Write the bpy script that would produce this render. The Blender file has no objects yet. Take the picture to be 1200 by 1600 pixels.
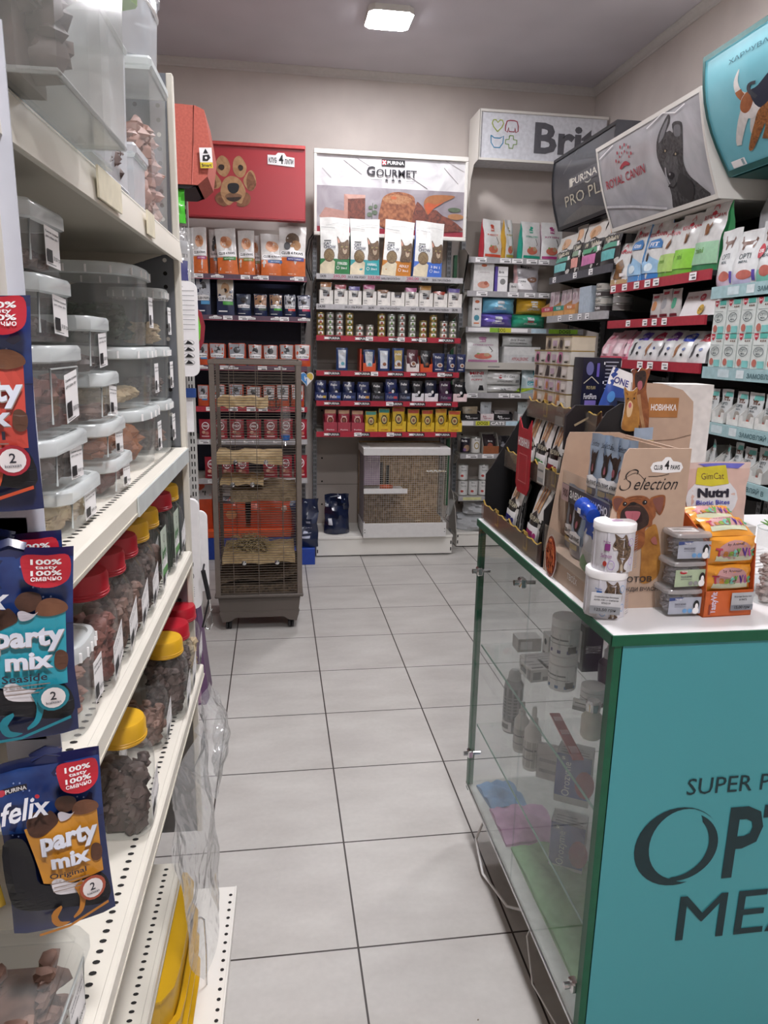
import bpy, math, random
from mathutils import Vector, Matrix
from mathutils.geometry import tessellate_polygon

# ------------------------------------------------------------------ camera, world, light, exposure
SC = bpy.context.scene
COL = SC.collection
PI = math.pi
F_PX = 1142.44
YAW, PITCH, ROLL = 0.149911, 0.224588, 0.0206766
CAM = Vector((0.2165, -1.5675, 1.508))
_f = Vector((math.sin(YAW)*math.cos(PITCH), math.cos(YAW)*math.cos(PITCH), -math.sin(PITCH)))
_r0 = Vector((math.cos(YAW), -math.sin(YAW), 0)); _u0 = _r0.cross(_f)
_r = _r0*math.cos(ROLL) + _u0*math.sin(ROLL); _u = -_r0*math.sin(ROLL) + _u0*math.cos(ROLL)
cam_data = bpy.data.cameras.new('camera'); cam = bpy.data.objects.new('camera', cam_data); COL.objects.link(cam)
cam_data.sensor_fit = 'HORIZONTAL'; cam_data.sensor_width = 36.0; cam_data.lens = 36.0*F_PX/1200.0
cam_data.clip_start = 0.02
m = Matrix((( _r.x, _u.x, -_f.x, CAM.x), (_r.y, _u.y, -_f.y, CAM.y), (_r.z, _u.z, -_f.z, CAM.z), (0, 0, 0, 1)))
cam.matrix_world = m
SC.camera = cam
w = bpy.data.worlds.new('world'); SC.world = w; w.use_nodes = True
w.node_tree.nodes['Background'].inputs[0].default_value = (0.75, 0.8, 0.9, 1)
w.node_tree.nodes['Background'].inputs[1].default_value = 0.25
SC.view_settings.view_transform = 'Standard'; SC.view_settings.look = 'None'
SC.view_settings.gamma = 1.0; SC.view_settings.use_curve_mapping = False
SC.view_settings.exposure = 0.0
SC.cycles.max_bounces = 10; SC.cycles.transparent_max_bounces = 40; SC.cycles.diffuse_bounces = 5
SC.cycles.glossy_bounces = 4; SC.cycles.transmission_bounces = 6
SC.cycles.use_denoising = True
SC.cycles.sample_clamp_indirect = 6.0
LAMP_POWER = 165.0
CEIL = 3.34
XR, YB, XL, YF = 2.55, 4.0, -1.7, -3.6      # right, back, left and front walls
LAMPS = [(0.885, 3.06, 0.85), (0.62, 0.35, 1.35), (1.75, 1.2, 0.9), (0.62, -2.0, 1.9)]      # x, y, relative strength

# ------------------------------------------------------------------ materials
def lin(c):
    c = c/255.0
    return c/12.92 if c <= 0.04045 else ((c+0.055)/1.055)**2.4
def rgb(h):
    h = h.lstrip('#')
    return (lin(int(h[0:2], 16)), lin(int(h[2:4], 16)), lin(int(h[4:6], 16)), 1.0)
MATS = {}
def mat(key, h=None, rough=0.5, metal=0.0, var=0.07, scale=40.0, bump=0.0, coat=0.0, h2=None, dist=0.0):
    """procedural surface: base colour broken up by noise"""
    if key in MATS: return MATS[key]
    if h is None: h = key; 
    M = bpy.data.materials.new(key); M.use_nodes = True
    nt = M.node_tree; b = nt.nodes['Principled BSDF']
    b.inputs['Roughness'].default_value = rough; b.inputs['Metallic'].default_value = metal
    if coat: b.inputs['Coat Weight'].default_value = coat; b.inputs['Coat Roughness'].default_value = 0.12
    tc = nt.nodes.new('ShaderNodeTexCoord'); no = nt.nodes.new('ShaderNodeTexNoise')
    no.inputs['Scale'].default_value = scale; no.inputs['Detail'].default_value = 4 if (bump or h2) else 1
    no.inputs['Distortion'].default_value = dist
    nt.links.new(tc.outputs['Object'], no.inputs['Vector'])
    r = nt.nodes.new('ShaderNodeValToRGB')
    c = rgb(h)
    if h2: c2 = rgb(h2); c1 = c
    else: c1 = tuple(max(0, x*(1-var)) for x in c[:3])+(1,); c2 = tuple(min(1, x*(1+var)) for x in c[:3])+(1,)
    r.color_ramp.elements[0].position = 0.35; r.color_ramp.elements[1].position = 0.65
    r.color_ramp.elements[0].color = c1; r.color_ramp.elements[1].color = c2
    nt.links.new(no.outputs[0], r.inputs[0]); nt.links.new(r.outputs[0], b.inputs['Base Color'])
    if bump:
        bp = nt.nodes.new('ShaderNodeBump'); bp.inputs['Strength'].default_value = bump; bp.inputs['Distance'].default_value = 0.01
        nt.links.new(no.outputs[0], bp.inputs['Height']); nt.links.new(bp.outputs[0], b.inputs['Normal'])
    MATS[key] = M
    return M
def film(key, h, opac, rough=0.2, gloss=0.25, scale=12.0, bump=0.0):
    """thin see-through plastic or glass: part of the light passes straight, part scatters, part mirrors"""
    if key in MATS: return MATS[key]
    M = bpy.data.materials.new(key); M.use_nodes = True; nt = M.node_tree; nt.nodes.clear()
    out = nt.nodes.new('ShaderNodeOutputMaterial')
    tr = nt.nodes.new('ShaderNodeBsdfTransparent'); tr.inputs[0].default_value = (0.97, 0.98, 0.98, 1)
    df = nt.nodes.new('ShaderNodeBsdfDiffuse'); df.inputs[0].default_value = rgb(h)
    gl = nt.nodes.new('ShaderNodeBsdfGlossy'); gl.inputs['Roughness'].default_value = rough
    m1 = nt.nodes.new('ShaderNodeMixShader'); m2 = nt.nodes.new('ShaderNodeMixShader')
    no = nt.nodes.new('ShaderNodeTexNoise'); no.inputs['Scale'].default_value = scale
    tc = nt.nodes.new('ShaderNodeTexCoord'); nt.links.new(tc.outputs['Object'], no.inputs['Vector'])
    mp = nt.nodes.new('ShaderNodeMapRange'); mp.inputs[3].default_value = opac*0.75; mp.inputs[4].default_value = min(1, opac*1.25)
    nt.links.new(no.outputs[0], mp.inputs[0]); nt.links.new(mp.outputs[0], m1.inputs[0])
    nt.links.new(tr.outputs[0], m1.inputs[1]); nt.links.new(df.outputs[0], m1.inputs[2])
    fr = nt.nodes.new('ShaderNodeLayerWeight'); fr.inputs[0].default_value = 0.5
    pw = nt.nodes.new('ShaderNodeMath'); pw.operation = 'POWER'; pw.inputs[1].default_value = 3.5
    m_r = nt.nodes.new('ShaderNodeMapRange'); m_r.inputs[3].default_value = 0.03+gloss*0.15; m_r.inputs[4].default_value = min(1, 0.22+gloss*1.6)
    nt.links.new(fr.outputs['Facing'], pw.inputs[0]); nt.links.new(pw.outputs[0], m_r.inputs[0]); nt.links.new(m_r.outputs[0], m2.inputs[0])
    nt.links.new(m1.outputs[0], m2.inputs[1]); nt.links.new(gl.outputs[0], m2.inputs[2])
    nt.links.new(m2.outputs[0], out.inputs[0])
    if bump:
        bp = nt.nodes.new('ShaderNodeBump'); bp.inputs['Strength'].default_value = bump; bp.inputs['Distance'].default_value = 0.02
        nt.links.new(no.outputs[0], bp.inputs['Height'])
        for n in (gl, fr): nt.links.new(bp.outputs[0], n.inputs['Normal'])
    MATS[key] = M
    return M
def emit(key, h, s):
    M = bpy.data.materials.new(key); M.use_nodes = True; nt = M.node_tree; nt.nodes.clear()
    o = nt.nodes.new('ShaderNodeOutputMaterial'); e = nt.nodes.new('ShaderNodeEmission')
    e.inputs[0].default_value = rgb(h); e.inputs[1].default_value = s; nt.links.new(e.outputs[0], o.inputs[0])
    MATS[key] = M; return M
def tiles():
    M = bpy.data.materials.new('floor tiles'); M.use_nodes = True; nt = M.node_tree; b = nt.nodes['Principled BSDF']
    tc = nt.nodes.new('ShaderNodeTexCoord'); br = nt.nodes.new('ShaderNodeTexBrick')
    br.offset = 0; br.squash = 1
    br.inputs['Scale'].default_value = 1.0; br.inputs['Mortar Size'].default_value = 0.0027
    br.inputs['Brick Width'].default_value = 0.41; br.inputs['Row Height'].default_value = 0.41
    br.inputs['Mortar'].default_value = rgb('352e2a'); br.inputs['Mortar Smooth'].default_value = 0.1
    br.inputs['Bias'].default_value = 0
    n1 = nt.nodes.new('ShaderNodeTexNoise'); n1.inputs['Scale'].default_value = 3.5; n1.inputs['Detail'].default_value = 6
    n2 = nt.nodes.new('ShaderNodeTexNoise'); n2.inputs['Scale'].default_value = 60; n2.inputs['Detail'].default_value = 3
    mp = nt.nodes.new('ShaderNodeMapping'); mp.inputs['Scale'].default_value = (1, 2.2, 1)
    nt.links.new(tc.outputs['Object'], mp.inputs[0]); nt.links.new(mp.outputs[0], n1.inputs['Vector']); nt.links.new(tc.outputs['Object'], n2.inputs['Vector'])
    r1 = nt.nodes.new('ShaderNodeValToRGB'); r1.color_ramp.elements[0].color = rgb('b4b0ab'); r1.color_ramp.elements[1].color = rgb('c6c3be')
    r1.color_ramp.elements[0].position = 0.3; r1.color_ramp.elements[1].position = 0.7
    mx = nt.nodes.new('ShaderNodeMix'); mx.data_type = 'RGBA'; mx.blend_type = 'MULTIPLY'; mx.inputs[0].default_value = 0.12
    nt.links.new(n1.outputs[0], r1.inputs[0]); nt.links.new(r1.outputs[0], mx.inputs[6]); nt.links.new(n2.outputs[0], mx.inputs[7])
    nt.links.new(tc.outputs['Object'], br.inputs['Vector'])
    nt.links.new(mx.outputs[2], br.inputs['Color1']); nt.links.new(mx.outputs[2], br.inputs['Color2'])
    nt.links.new(br.outputs['Color'], b.inputs['Base Color'])
    b.inputs['Roughness'].default_value = 0.42
    bp = nt.nodes.new('ShaderNodeBump'); bp.inputs['Strength'].default_value = 0.35; bp.inputs['Distance'].default_value = 0.002; bp.invert = True
    nt.links.new(br.outputs['Fac'], bp.inputs['Height']); nt.links.new(bp.outputs[0], b.inputs['Normal'])
    return M
# shared finishes
WHT = mat('white enamel', 'e2dfd8', 0.4, var=0.02, scale=8)
WHTD = mat('grey white steel', 'bdb8b0', 0.45, var=0.04, scale=6)
GRYM = mat('galvanised grey steel', '8f9296', 0.35, 0.5, var=0.12, scale=15)
HOLE = mat('punched hole', '1a1817', 0.9)
BLK = mat('black print', '17161a', 0.5); WP = mat('white print', 'eeecec', 0.5, var=0.02)
CLR = film('clear plastic', 'e6eae9', 0.10, 0.12, 0.12)
CLR2 = film('clear jar plastic', 'd8d8d6', 0.04, 0.08, 0.16, bump=0.2)
FROST = film('frosted lid plastic', 'e8eeee', 0.55, 0.2, 0.12)
MILK = film('milky plastic', 'e2e5ea', 0.42, 0.25, 0.12)
GLASS = film('glass pane', 'c4d4d0', 0.022, 0.03, 0.07, scale=2)
SHEET = film('crumpled clear film', 'e8e8e8', 0.2, 0.12, 0.5, scale=16, bump=1.0)
ACRY = film('clear acrylic', 'd8c8b8', 0.10, 0.06, 0.14)
CHROME = mat('chrome', 'd0d0d0', 0.12, 1.0)
def C_(h, rough=0.42, coat=0.0): return mat('c_'+h+('g' if coat else ''), h, rough, coat=coat)
def G_(h): return mat('g_'+h, h, 0.28, coat=0.3, var=0.05)    # glossy printed film
FUR = mat('tan dog fur print', '96643c', 0.5, h2='7a4a28', scale=14, dist=2)
FURL = mat('light fur print', 'b98f66', 0.5, h2='a0754e', scale=14, dist=2)
FURD = mat('dark fur print', '3a2418', 0.5, h2='241610', scale=60, dist=2)
TABBY = mat('tabby cat print', '7d6650', 0.5, h2='4a3a2e', scale=90, dist=3)
GREYD = mat('grey dog print', '4a4a4c', 0.4, h2='1c1c1e', scale=22, dist=3)

# ------------------------------------------------------------------ mesh building
_TC = {}
def text_mesh(s, bold=0.0, shear=0.0):
    k = (s, bold, shear)
    if k in _TC: return _TC[k]
    cu = bpy.data.curves.new('t', 'FONT'); cu.body = s; cu.resolution_u = 2; cu.offset = bold; cu.shear = shear
    ob = bpy.data.objects.new('t', cu)
    me = ob.to_mesh()
    vs = [(v.co.x, v.co.y) for v in me.vertices]; fs = [tuple(p.vertices) for p in me.polygons]
    ob.to_mesh_clear(); bpy.data.objects.remove(ob); bpy.data.curves.remove(cu)
    if not vs: _TC[k] = ([], []); return _TC[k]
    x0 = min(v[0] for v in vs); x1 = max(v[0] for v in vs); y0 = min(v[1] for v in vs); y1 = max(v[1] for v in vs)
    vs = [((x-x0)/max(1e-6, x1-x0), (y-y0)/max(1e-6, y1-y0)) for x, y in vs]
    _TC[k] = (vs, fs)
    return _TC[k]
def sm(P, closed=True, n=4):
    """smooth curve through the points"""
    out = []; L = len(P)
    for i in range(L if closed else L-1):
        g = (lambda k: P[k % L]) if closed else (lambda k: P[max(0, min(L-1, k))])
        a, b, c, d = g(i-1), g(i), g(i+1), g(i+2)
        for k in range(n):
            t = k/n; out.append(tuple(.5*(2*b[q]+(c[q]-a[q])*t+(2*a[q]-5*b[q]+4*c[q]-d[q])*t*t+(3*b[q]-a[q]-3*c[q]+d[q])*t**3) for q in (0, 1)))
    if not closed: out.append(tuple(P[-1]))
    return out
class MB:
    def __init__(s): s.v = []; s.f = []; s.mi = []; s.sm = []; s.mats = []; s.M = None
    def slot(s, m):
        if m not in s.mats: s.mats.append(m)
        return s.mats.index(m)
    def add(s, vs, fs, m, smooth=False):
        o = len(s.v)
        if s.M is not None: vs = [tuple(s.M @ Vector(p)) for p in vs]
        s.v.extend(tuple(p) for p in vs); k = s.slot(m) if not isinstance(m, list) else None
        for i, f in enumerate(fs):
            s.f.append(tuple(o+j for j in f)); s.mi.append(k if k is not None else s.slot(m[i])); s.sm.append(smooth)
        return s
    def box(s, x0, x1, y0, y1, z0, z1, m, bev=0.0):
        if bev <= 0:
            vs = [(x, y, z) for z in (z0, z1) for y in (y0, y1) for x in (x0, x1)]
            fs = [(0, 2, 3, 1), (4, 5, 7, 6), (0, 1, 5, 4), (1, 3, 7, 5), (3, 2, 6, 7), (2, 0, 4, 6)]
            return s.add(vs, fs, m)
        b = bev; vs = []
        X = (x0, x1); Y = (y0, y1); Z = (z0, z1); idx = {}
        for i in (0, 1):
            for j in (0, 1):
                for k in (0, 1):
                    sx = b if i == 0 else -b; sy = b if j == 0 else -b; sz = b if k == 0 else -b
                    idx[i, j, k, 0] = len(vs); vs.append((X[i], Y[j]+sy, Z[k]+sz))
                    idx[i, j, k, 1] = len(vs); vs.append((X[i]+sx, Y[j], Z[k]+sz))
                    idx[i, j, k, 2] = len(vs); vs.append((X[i]+sx, Y[j]+sy, Z[k]))
        fs = []
        for i in (0, 1): fs.append([idx[i, a, c, 0] for a, c in ((0, 0), (1, 0), (1, 1), (0, 1))])
        for j in (0, 1): fs.append([idx[a, j, c, 1] for a, c in ((0, 0), (1, 0), (1, 1), (0, 1))])
        for k in (0, 1): fs.append([idx[a, c, k, 2] for a, c in ((0, 0), (1, 0), (1, 1), (0, 1))])
        for j in (0, 1):
            for k in (0, 1): fs.append([idx[0, j, k, 1], idx[1, j, k, 1], idx[1, j, k, 2], idx[0, j, k, 2]])
        for i in (0, 1):
            for k in (0, 1): fs.append([idx[i, 0, k, 0], idx[i, 1, k, 0], idx[i, 1, k, 2], idx[i, 0, k, 2]])
        for i in (0, 1):
            for j in (0, 1): fs.append([idx[i, j, 0, 0], idx[i, j, 1, 0], idx[i, j, 1, 1], idx[i, j, 0, 1]])
        for i in (0, 1):
            for j in (0, 1):
                for k in (0, 1): fs.append([idx[i, j, k, 0], idx[i, j, k, 1], idx[i, j, k, 2]])
        return s.add(vs, fs, m)
    def lathe(s, prof, m, n=20, cx=0, cy=0, sq=None, cap=True, ax=1.0, ay=1.0):
        """prof: (radius, z) or (radius, z, mat). sq: squareness exponent for rounded-square sections"""
        vs = []
        for p in prof:
            for i in range(n):
                a = 2*PI*(i+0.5)/n; c, d = math.cos(a), math.sin(a)
                if sq: q = (abs(c)**sq+abs(d)**sq)**(-1.0/sq); c *= q; d *= q
                vs.append((cx+p[0]*c*ax, cy+p[0]*d*ay, p[1]))
        fs = []; ms = []
        for k in range(len(prof)-1):
            mm = prof[k][2] if len(prof[k]) > 2 else m
            for i in range(n):
                j = (i+1) % n
                fs.append((k*n+i, k*n+j, (k+1)*n+j, (k+1)*n+i)); ms.append(mm)
        s.add(vs, fs, ms, True)
        if cap:
            l = len(prof)-1
            s.add(vs[:n], [tuple(range(n))[::-1]], m)
            s.add(vs[l*n:], [tuple(range(n))], prof[l][2] if len(prof[l]) > 2 else m)
        return s
    def tube(s, pts, r, m, n=6, closed=False):
        P = [Vector(p) for p in pts]; L = len(P); vs = []
        for i, p in enumerate(P):
            a = P[(i-1) % L] if (i > 0 or closed) else P[i]; b = P[(i+1) % L] if (i < L-1 or closed) else P[i]
            t = (b-a)
            t = t.normalized() if t.length > 1e-9 else Vector((0, 0, 1))
            u = t.cross(Vector((0, 0, 1)));
            if u.length < 0.05: u = t.cross(Vector((1, 0, 0)))
            u.normalize(); v = t.cross(u)
            rr = r[i] if isinstance(r, (list, tuple)) else r
            for k in range(n):
                a_ = 2*PI*k/n; vs.append(tuple(p+u*math.cos(a_)*rr+v*math.sin(a_)*rr))
        fs = []
        for i in range(L if closed else L-1):
            j = (i+1) % L
            for k in range(n): fs.append((i*n+k, i*n+(k+1) % n, j*n+(k+1) % n, j*n+k))
        s.add(vs, fs, m, True)
        if not closed: s.add(vs[:n]+vs[-n:], [tuple(range(n)), tuple(range(2*n-1, n-1, -1))], m)
        return s
    def prism(s, poly, y0, y1, m, fmap=None, mside=None):
        """poly in (x,z), extruded along y from y0 (front) to y1"""
        n = len(poly); f = fmap or (lambda x, y, z: (x, y, z))
        vs = [f(x, y0, z) for x, z in poly]+[f(x, y1, z) for x, z in poly]
        tri = tessellate_polygon([[Vector((x, z, 0)) for x, z in poly]])
        s.add(vs, [tuple(t) for t in tri]+[tuple(i+n for i in t[::-1]) for t in tri], m)
        s.add(vs, [(i, (i+1) % n, n+(i+1) % n, n+i) for i in range(n)], mside or m)
        return s
    def grid(s, fn, nu, nv, m, smooth=True):
        vs = [fn(i/nu, j/nv) for j in range(nv+1) for i in range(nu+1)]
        fs = []; ms = []
        for j in range(nv):
            for i in range(nu):
                a = j*(nu+1)+i; fs.append((a, a+1, a+nu+2, a+nu+1))
                ms.append(m((i+.5)/nu, (j+.5)/nv) if callable(m) else m)
        return s.add(vs, fs, ms, smooth)
    def blob(s, c, r, m, rnd, nu=6, nv=4, amp=0.25):
        vs = [(c[0], c[1], c[2]-r[2])]
        for j in range(1, nv):
            ph = PI*j/nv
            for i in range(nu):
                a = 2*PI*i/nu+j*.5; q = 1+rnd.uniform(-amp, amp)
                vs.append((c[0]+r[0]*math.sin(ph)*math.cos(a)*q, c[1]+r[1]*math.sin(ph)*math.sin(a)*q, c[2]-r[2]*math.cos(ph)*q))
        vs.append((c[0], c[1], c[2]+r[2])); fs = []
        for i in range(nu): fs.append((0, 1+(i+1) % nu, 1+i))
        for j in range(nv-2):
            for i in range(nu):
                a = 1+j*nu; fs.append((a+i, a+(i+1) % nu, a+nu+(i+1) % nu, a+nu+i))
        a = 1+(nv-2)*nu; t = len(vs)-1
        for i in range(nu): fs.append((a+i, a+(i+1) % nu, t))
        return s.add(vs, fs, m, True)
    # ---- printed decoration on a surface S(u,v,offset) with u,v in 0..1
    def deco(s, S, items, base=0.0010, step=0.00022):
        for k, it in enumerate(items):
            off = base+step*k; t = it[0]
            if t == 'r':
                _, x0, y0, x1, y1, m = it; n = 4
                s.grid(lambda u, v: S(x0+(x1-x0)*u, y0+(y1-y0)*v, off), n, n, m)
            elif t == 'e':
                _, cx, cy, rx, ry, m = it; N = 16
                vs = [S(cx, cy, off)]; fs = []
                for q in (0.55, 1.0):
                    for i in range(N): vs.append(S(cx+rx*q*math.cos(2*PI*i/N), cy+ry*q*math.sin(2*PI*i/N), off))
                for i in range(N):
                    j = (i+1) % N; fs.append((0, 1+i, 1+j)); fs.append((1+i, 1+N+i, 1+N+j, 1+j))
                s.add(vs, fs, m, True)
            elif t == 'p':
                _, pts, m = it
                tri = tessellate_polygon([[Vector((x, y, 0)) for x, y in pts]])
                T3 = [[pts[i] for i in q] for q in tri]
                lim = .11 if len(pts) < 60 else .2
                for _ in range(7):
                    nx = []
                    for a, b, c in T3:
                        L = [(math.dist(a, b), a, b, c), (math.dist(b, c), b, c, a), (math.dist(c, a), c, a, b)]; l, p, q, r_ = max(L, key=lambda e: e[0])
                        if l > lim: mm_ = ((p[0]+q[0])/2, (p[1]+q[1])/2); nx += [[p, mm_, r_], [mm_, q, r_]]
                        else: nx.append([a, b, c])
                    T3 = nx
                s.add([S(x, y, off) for tr3 in T3 for x, y in tr3], [(3*i, 3*i+1, 3*i+2) for i in range(len(T3))], m)
            elif t == 'k':      # strip between two lines
                _, A, B, m = it; n = len(A)
                s.add([S(x, y, off) for x, y in A]+[S(x, y, off) for x, y in B], [(i, i+1, n+i+1, n+i) for i in range(n-1)], m)
            elif t == 'o':      # ring
                _, cx, cy, rx, ry, th, m = it; N = 28; vs = []; fs = []
                for i in range(N):
                    a = 2*PI*i/N
                    vs.append(S(cx+rx*math.cos(a), cy+ry*math.sin(a), off)); vs.append(S(cx+rx*(1-th)*math.cos(a), cy+ry*(1-th)*math.sin(a), off))
                for i in range(N):
                    j = (i+1) % N; fs.append((2*i, 2*j, 2*j+1, 2*i+1))
                s.add(vs, fs, m)
            elif t == 'l':      # stroke along points
                _, pts, th, m = it; vs = []; fs = []
                for i, p in enumerate(pts):
                    a = pts[max(0, i-1)]; b = pts[min(len(pts)-1, i+1)]; dx, dy = b[0]-a[0], b[1]-a[1]; L = math.hypot(dx, dy) or 1
                    tt = th[i] if isinstance(th, list) else th
                    vs.append(S(p[0]-dy/L*tt, p[1]+dx/L*tt, off)); vs.append(S(p[0]+dy/L*tt, p[1]-dx/L*tt, off))
                for i in range(len(pts)-1): fs.append((2*i, 2*i+1, 2*i+3, 2*i+2))
                s.add(vs, fs, m)
            elif t == 't':
                _, txt, cx, cy, ww, hh, m = it[:7]; bold = it[7] if len(it) > 7 else 0.015; sh = it[8] if len(it) > 8 else 0.0
                rot = it[9] if len(it) > 9 else 0
                vs, fs = text_mesh(txt, bold, sh)
                if rot == 0: P = [S(cx+(x-.5)*ww, cy+(y-.5)*hh, off) for x, y in vs]
                elif rot == 90: P = [S(cx-(y-.5)*ww, cy+(x-.5)*hh, off) for x, y in vs]
                else:
                    c, d = math.cos(rot), math.sin(rot)
                    P = [S(cx+(x-.5)*ww*c-(y-.5)*hh*d, cy+(x-.5)*ww*d+(y-.5)*hh*c, off) for x, y in vs]
                s.add(P, fs, m)
        return s
    def mesh(s, name):
        me = bpy.data.meshes.new(name); me.from_pydata(s.v, [], s.f)
        for m in s.mats: me.materials.append(m)
        me.polygons.foreach_set('material_index', s.mi); me.polygons.foreach_set('use_smooth', s.sm)
        me.update(); me.set_sharp_from_angle(angle=0.7); return me
    def obj(s, name, parent=None, loc=None, rz=0.0):
        o = bpy.data.objects.new(name, s.mesh(name)); COL.objects.link(o)
        if parent is not None: o.parent = parent
        if loc is not None: o.location = loc
        if rz: o.rotation_euler = (0, 0, rz)
        return o
def tag(o, label, cat, group=None):
    o['label'] = label; o['category'] = cat
    if group: o['group'] = group
    return o
def thing(name, label, cat, loc=(0, 0, 0), rz=0.0, group=None):
    o = bpy.data.objects.new(name, None); COL.objects.link(o); o.empty_display_size = 0.05
    o.location = loc; o.rotation_euler = (0, 0, rz)
    return tag(o, label, cat, group)
def put(name, me, label, cat, loc, rz=0.0, group=None, tilt=None):
    o = bpy.data.objects.new(name, me if isinstance(me, bpy.types.Mesh) else me.mesh(name)); COL.objects.link(o)
    o.location = loc; o.rotation_euler = (tilt[0] if tilt else 0, tilt[1] if tilt else 0, rz)
    return tag(o, label, cat, group)
def struct(name, mb):
    o = mb.obj(name); o['kind'] = 'structure'; return o
def stuff(name, mb, label, cat, loc=(0, 0, 0), rz=0.0):
    o = mb.obj(name, None, loc, rz); o['kind'] = 'stuff'; return tag(o, label, cat)
ORD = ['first', 'second', 'third', 'fourth', 'fifth', 'sixth', 'seventh', 'eighth', 'ninth', 'tenth', 'eleventh', 'twelfth', 'thirteenth', 'fourteenth', 'fifteenth']

# ------------------------------------------------------------------ packaging shapes
def bag(w, h, d, base, deco=(), side=None, kind='pouch', seed=0, top=None, lean=0.0, bands=(), crk=1.0, tilt=0.0):
    """filled bag standing on z=0, front towards -y. returns MB"""
    rnd = random.Random(seed); mb = MB(); side = side or base
    k = [rnd.uniform(0, 6.28) for _ in range(6)]
    gus = kind == 'gusset'
    def th(v):
        if kind == 'pillow': return d*max(0.02, math.sin(PI*min(1, max(0, v)))**0.55)
        t = 1.0 if v < .25 else 1.0-0.97*((v-.25)/.72)**(1.5 if gus else 1.2)
        if v < 0.12 and not gus: t *= .75+.25*v/.12
        return d*max(0.025, min(1, t))
    def wd(v):
        if gus: return w*(1-0.05*math.sin(PI*v))
        return w*(1-0.045*math.sin(PI*min(1, v*1.0)))
    def prof(e, v):   # e in -1..1 -> fraction of half thickness
        a = abs(e)
        if gus: return 0.80+0.20*(1-a**2)
        return 0.12+0.88*max(0, 1-a**2.4)**.6
    def S(u, v, off=0.0, back=False):
        e = 2*u-1; t = th(v)*.5*prof(e, v)
        c = crk*d*0.045*(math.sin(9*u+k[0]+5*v)*math.sin(7*v+k[1])+0.6*math.sin(17*v+k[2]+6*u))*(0.3+min(1, v*1.5))
        x = e*.5*wd(v); z = h*v+crk*h*0.006*math.sin(5*u+k[3])*v
        y = -(t+off)+c if not back else t+c*.6
        y += lean*v*v*h
        return (x+tilt*v*h, y+d*.5*0, z)
    nu, nv = 8, 10
    def fm(u, v):
        if top is not None and v > .92: return top
        for a, b, m in bands:
            if a <= v < b: return m
        return base
    mb.grid(lambda u, v: S(u, v), nu, nv, fm)
    mb.grid(lambda u, v: S(1-u, v, 0, True), nu, nv, fm)
    for sgn in (0, 1):
        vs = []
        for j in range(nv+1):
            v = j/nv; a = S(sgn, v); b = S(sgn, v, 0, True)
            mid = ((a[0]+b[0])/2+(-.18*th(v) if sgn == 1 else .18*th(v))*(1 if gus else .2), (a[1]+b[1])/2, a[2])
            vs += [a, mid, b]
        fs = []
        for j in range(nv): fs += [(3*j, 3*j+1, 3*j+4, 3*j+3), (3*j+1, 3*j+2, 3*j+5, 3*j+4)]
        mb.add(vs, fs, side)
    bt = [S(i/nu, 0) for i in range(nu+1)]+[S(i/nu, 0, 0, True) for i in range(nu+1)]
    mb.add(bt, [(i, i+1, nu+2+i, nu+1+i) for i in range(nu)], base)
    mb.S = S
    return mb.deco(S, deco, .0010, .00022+.0002*min(1, w/.12)) if deco else mb
def carton(w, h, d, base, F=(), L=(), R=(), T=(), bev=0.0):
    mb = MB(); mb.box(-w/2, w/2, -d/2, d/2, 0, h, base, bev)
    if F: mb.deco(lambda u, v, o: (-w/2+u*w, -d/2-o, v*h), F)
    if L: mb.deco(lambda u, v, o: (-w/2-o, d/2-u*d, v*h), L)
    if R: mb.deco(lambda u, v, o: (w/2+o, -d/2+u*d, v*h), R)
    if T: mb.deco(lambda u, v, o: (-w/2+u*w, -d/2+v*d, h+o), T)
    return mb
def cyl_S(r, h, span=PI, ctr=0.0):
    return lambda u, v, o: ((r+o)*math.sin((u-.5)*span+ctr), -(r+o)*math.cos((u-.5)*span+ctr), v*h)
def tray(mb, w, d, h, m, fh, notch=True, z=0.0, fm=None):
    """display tray: open box, lower notched front"""
    t = 0.002; fm = fm or m
    mb.box(-w/2, w/2, -d/2, d/2, z, z+t, m)
    for sx in (-1, 1):
        mb.prism([(-d/2, 0), (d/2, 0), (d/2, h), (0, h), (-d/2, fh)], 0, t, m, lambda a, b, c, sx=sx: (sx*(w/2)-(t if sx > 0 else 0)+b, a, z+c))
    mb.box(-w/2, w/2, d/2-t, d/2, z, z+h, m)
    if notch: P = [(-w/2, 0), (w/2, 0), (w/2, fh), (w*.28, fh), (w*.22, fh*.55), (-w*.22, fh*.55), (-w*.28, fh), (-w/2, fh)]
    else: P = [(-w/2, 0), (w/2, 0), (w/2, fh), (-w/2, fh)]
    mb.prism(P, -d/2-t, -d/2, fm, lambda a, b, c: (a, b, z+c))
    return mb
def lumps(x0, x1, y0, y1, z0, z1, m, rnd, n=60, r=0.014, asp=(1, 1, .7), m2=None):
    mb = MB(); n = int(n*1.8)
    for i in range(n):
        q = r*rnd.uniform(.7, 1.3)
        z = z0+q*.6+(z1-z0-q)*(i/n)**.8
        edge = rnd.randrange(5)
        a = [q*k for k in asp]; 
        if rnd.random() < .5: a[0], a[1] = a[1], a[0]
        px_, py_ = rnd.uniform(x0+q, x1-q), rnd.uniform(y0+q, y1-q)
        if edge == 0: px_ = x1-q*.9
        elif edge == 1: py_ = y0+q*.9
        elif edge == 2: px_ = x0+q*.9
        mb.blob((px_, py_, z), a, (m2 if (m2 and rnd.random() < .4) else m), rnd)
    mb.box(x0+r*1.1, x1-r*1.1, y0+r*1.1, y1-r*1.1, z0, z0+(z1-z0)*.68, m)
    return mb

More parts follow.
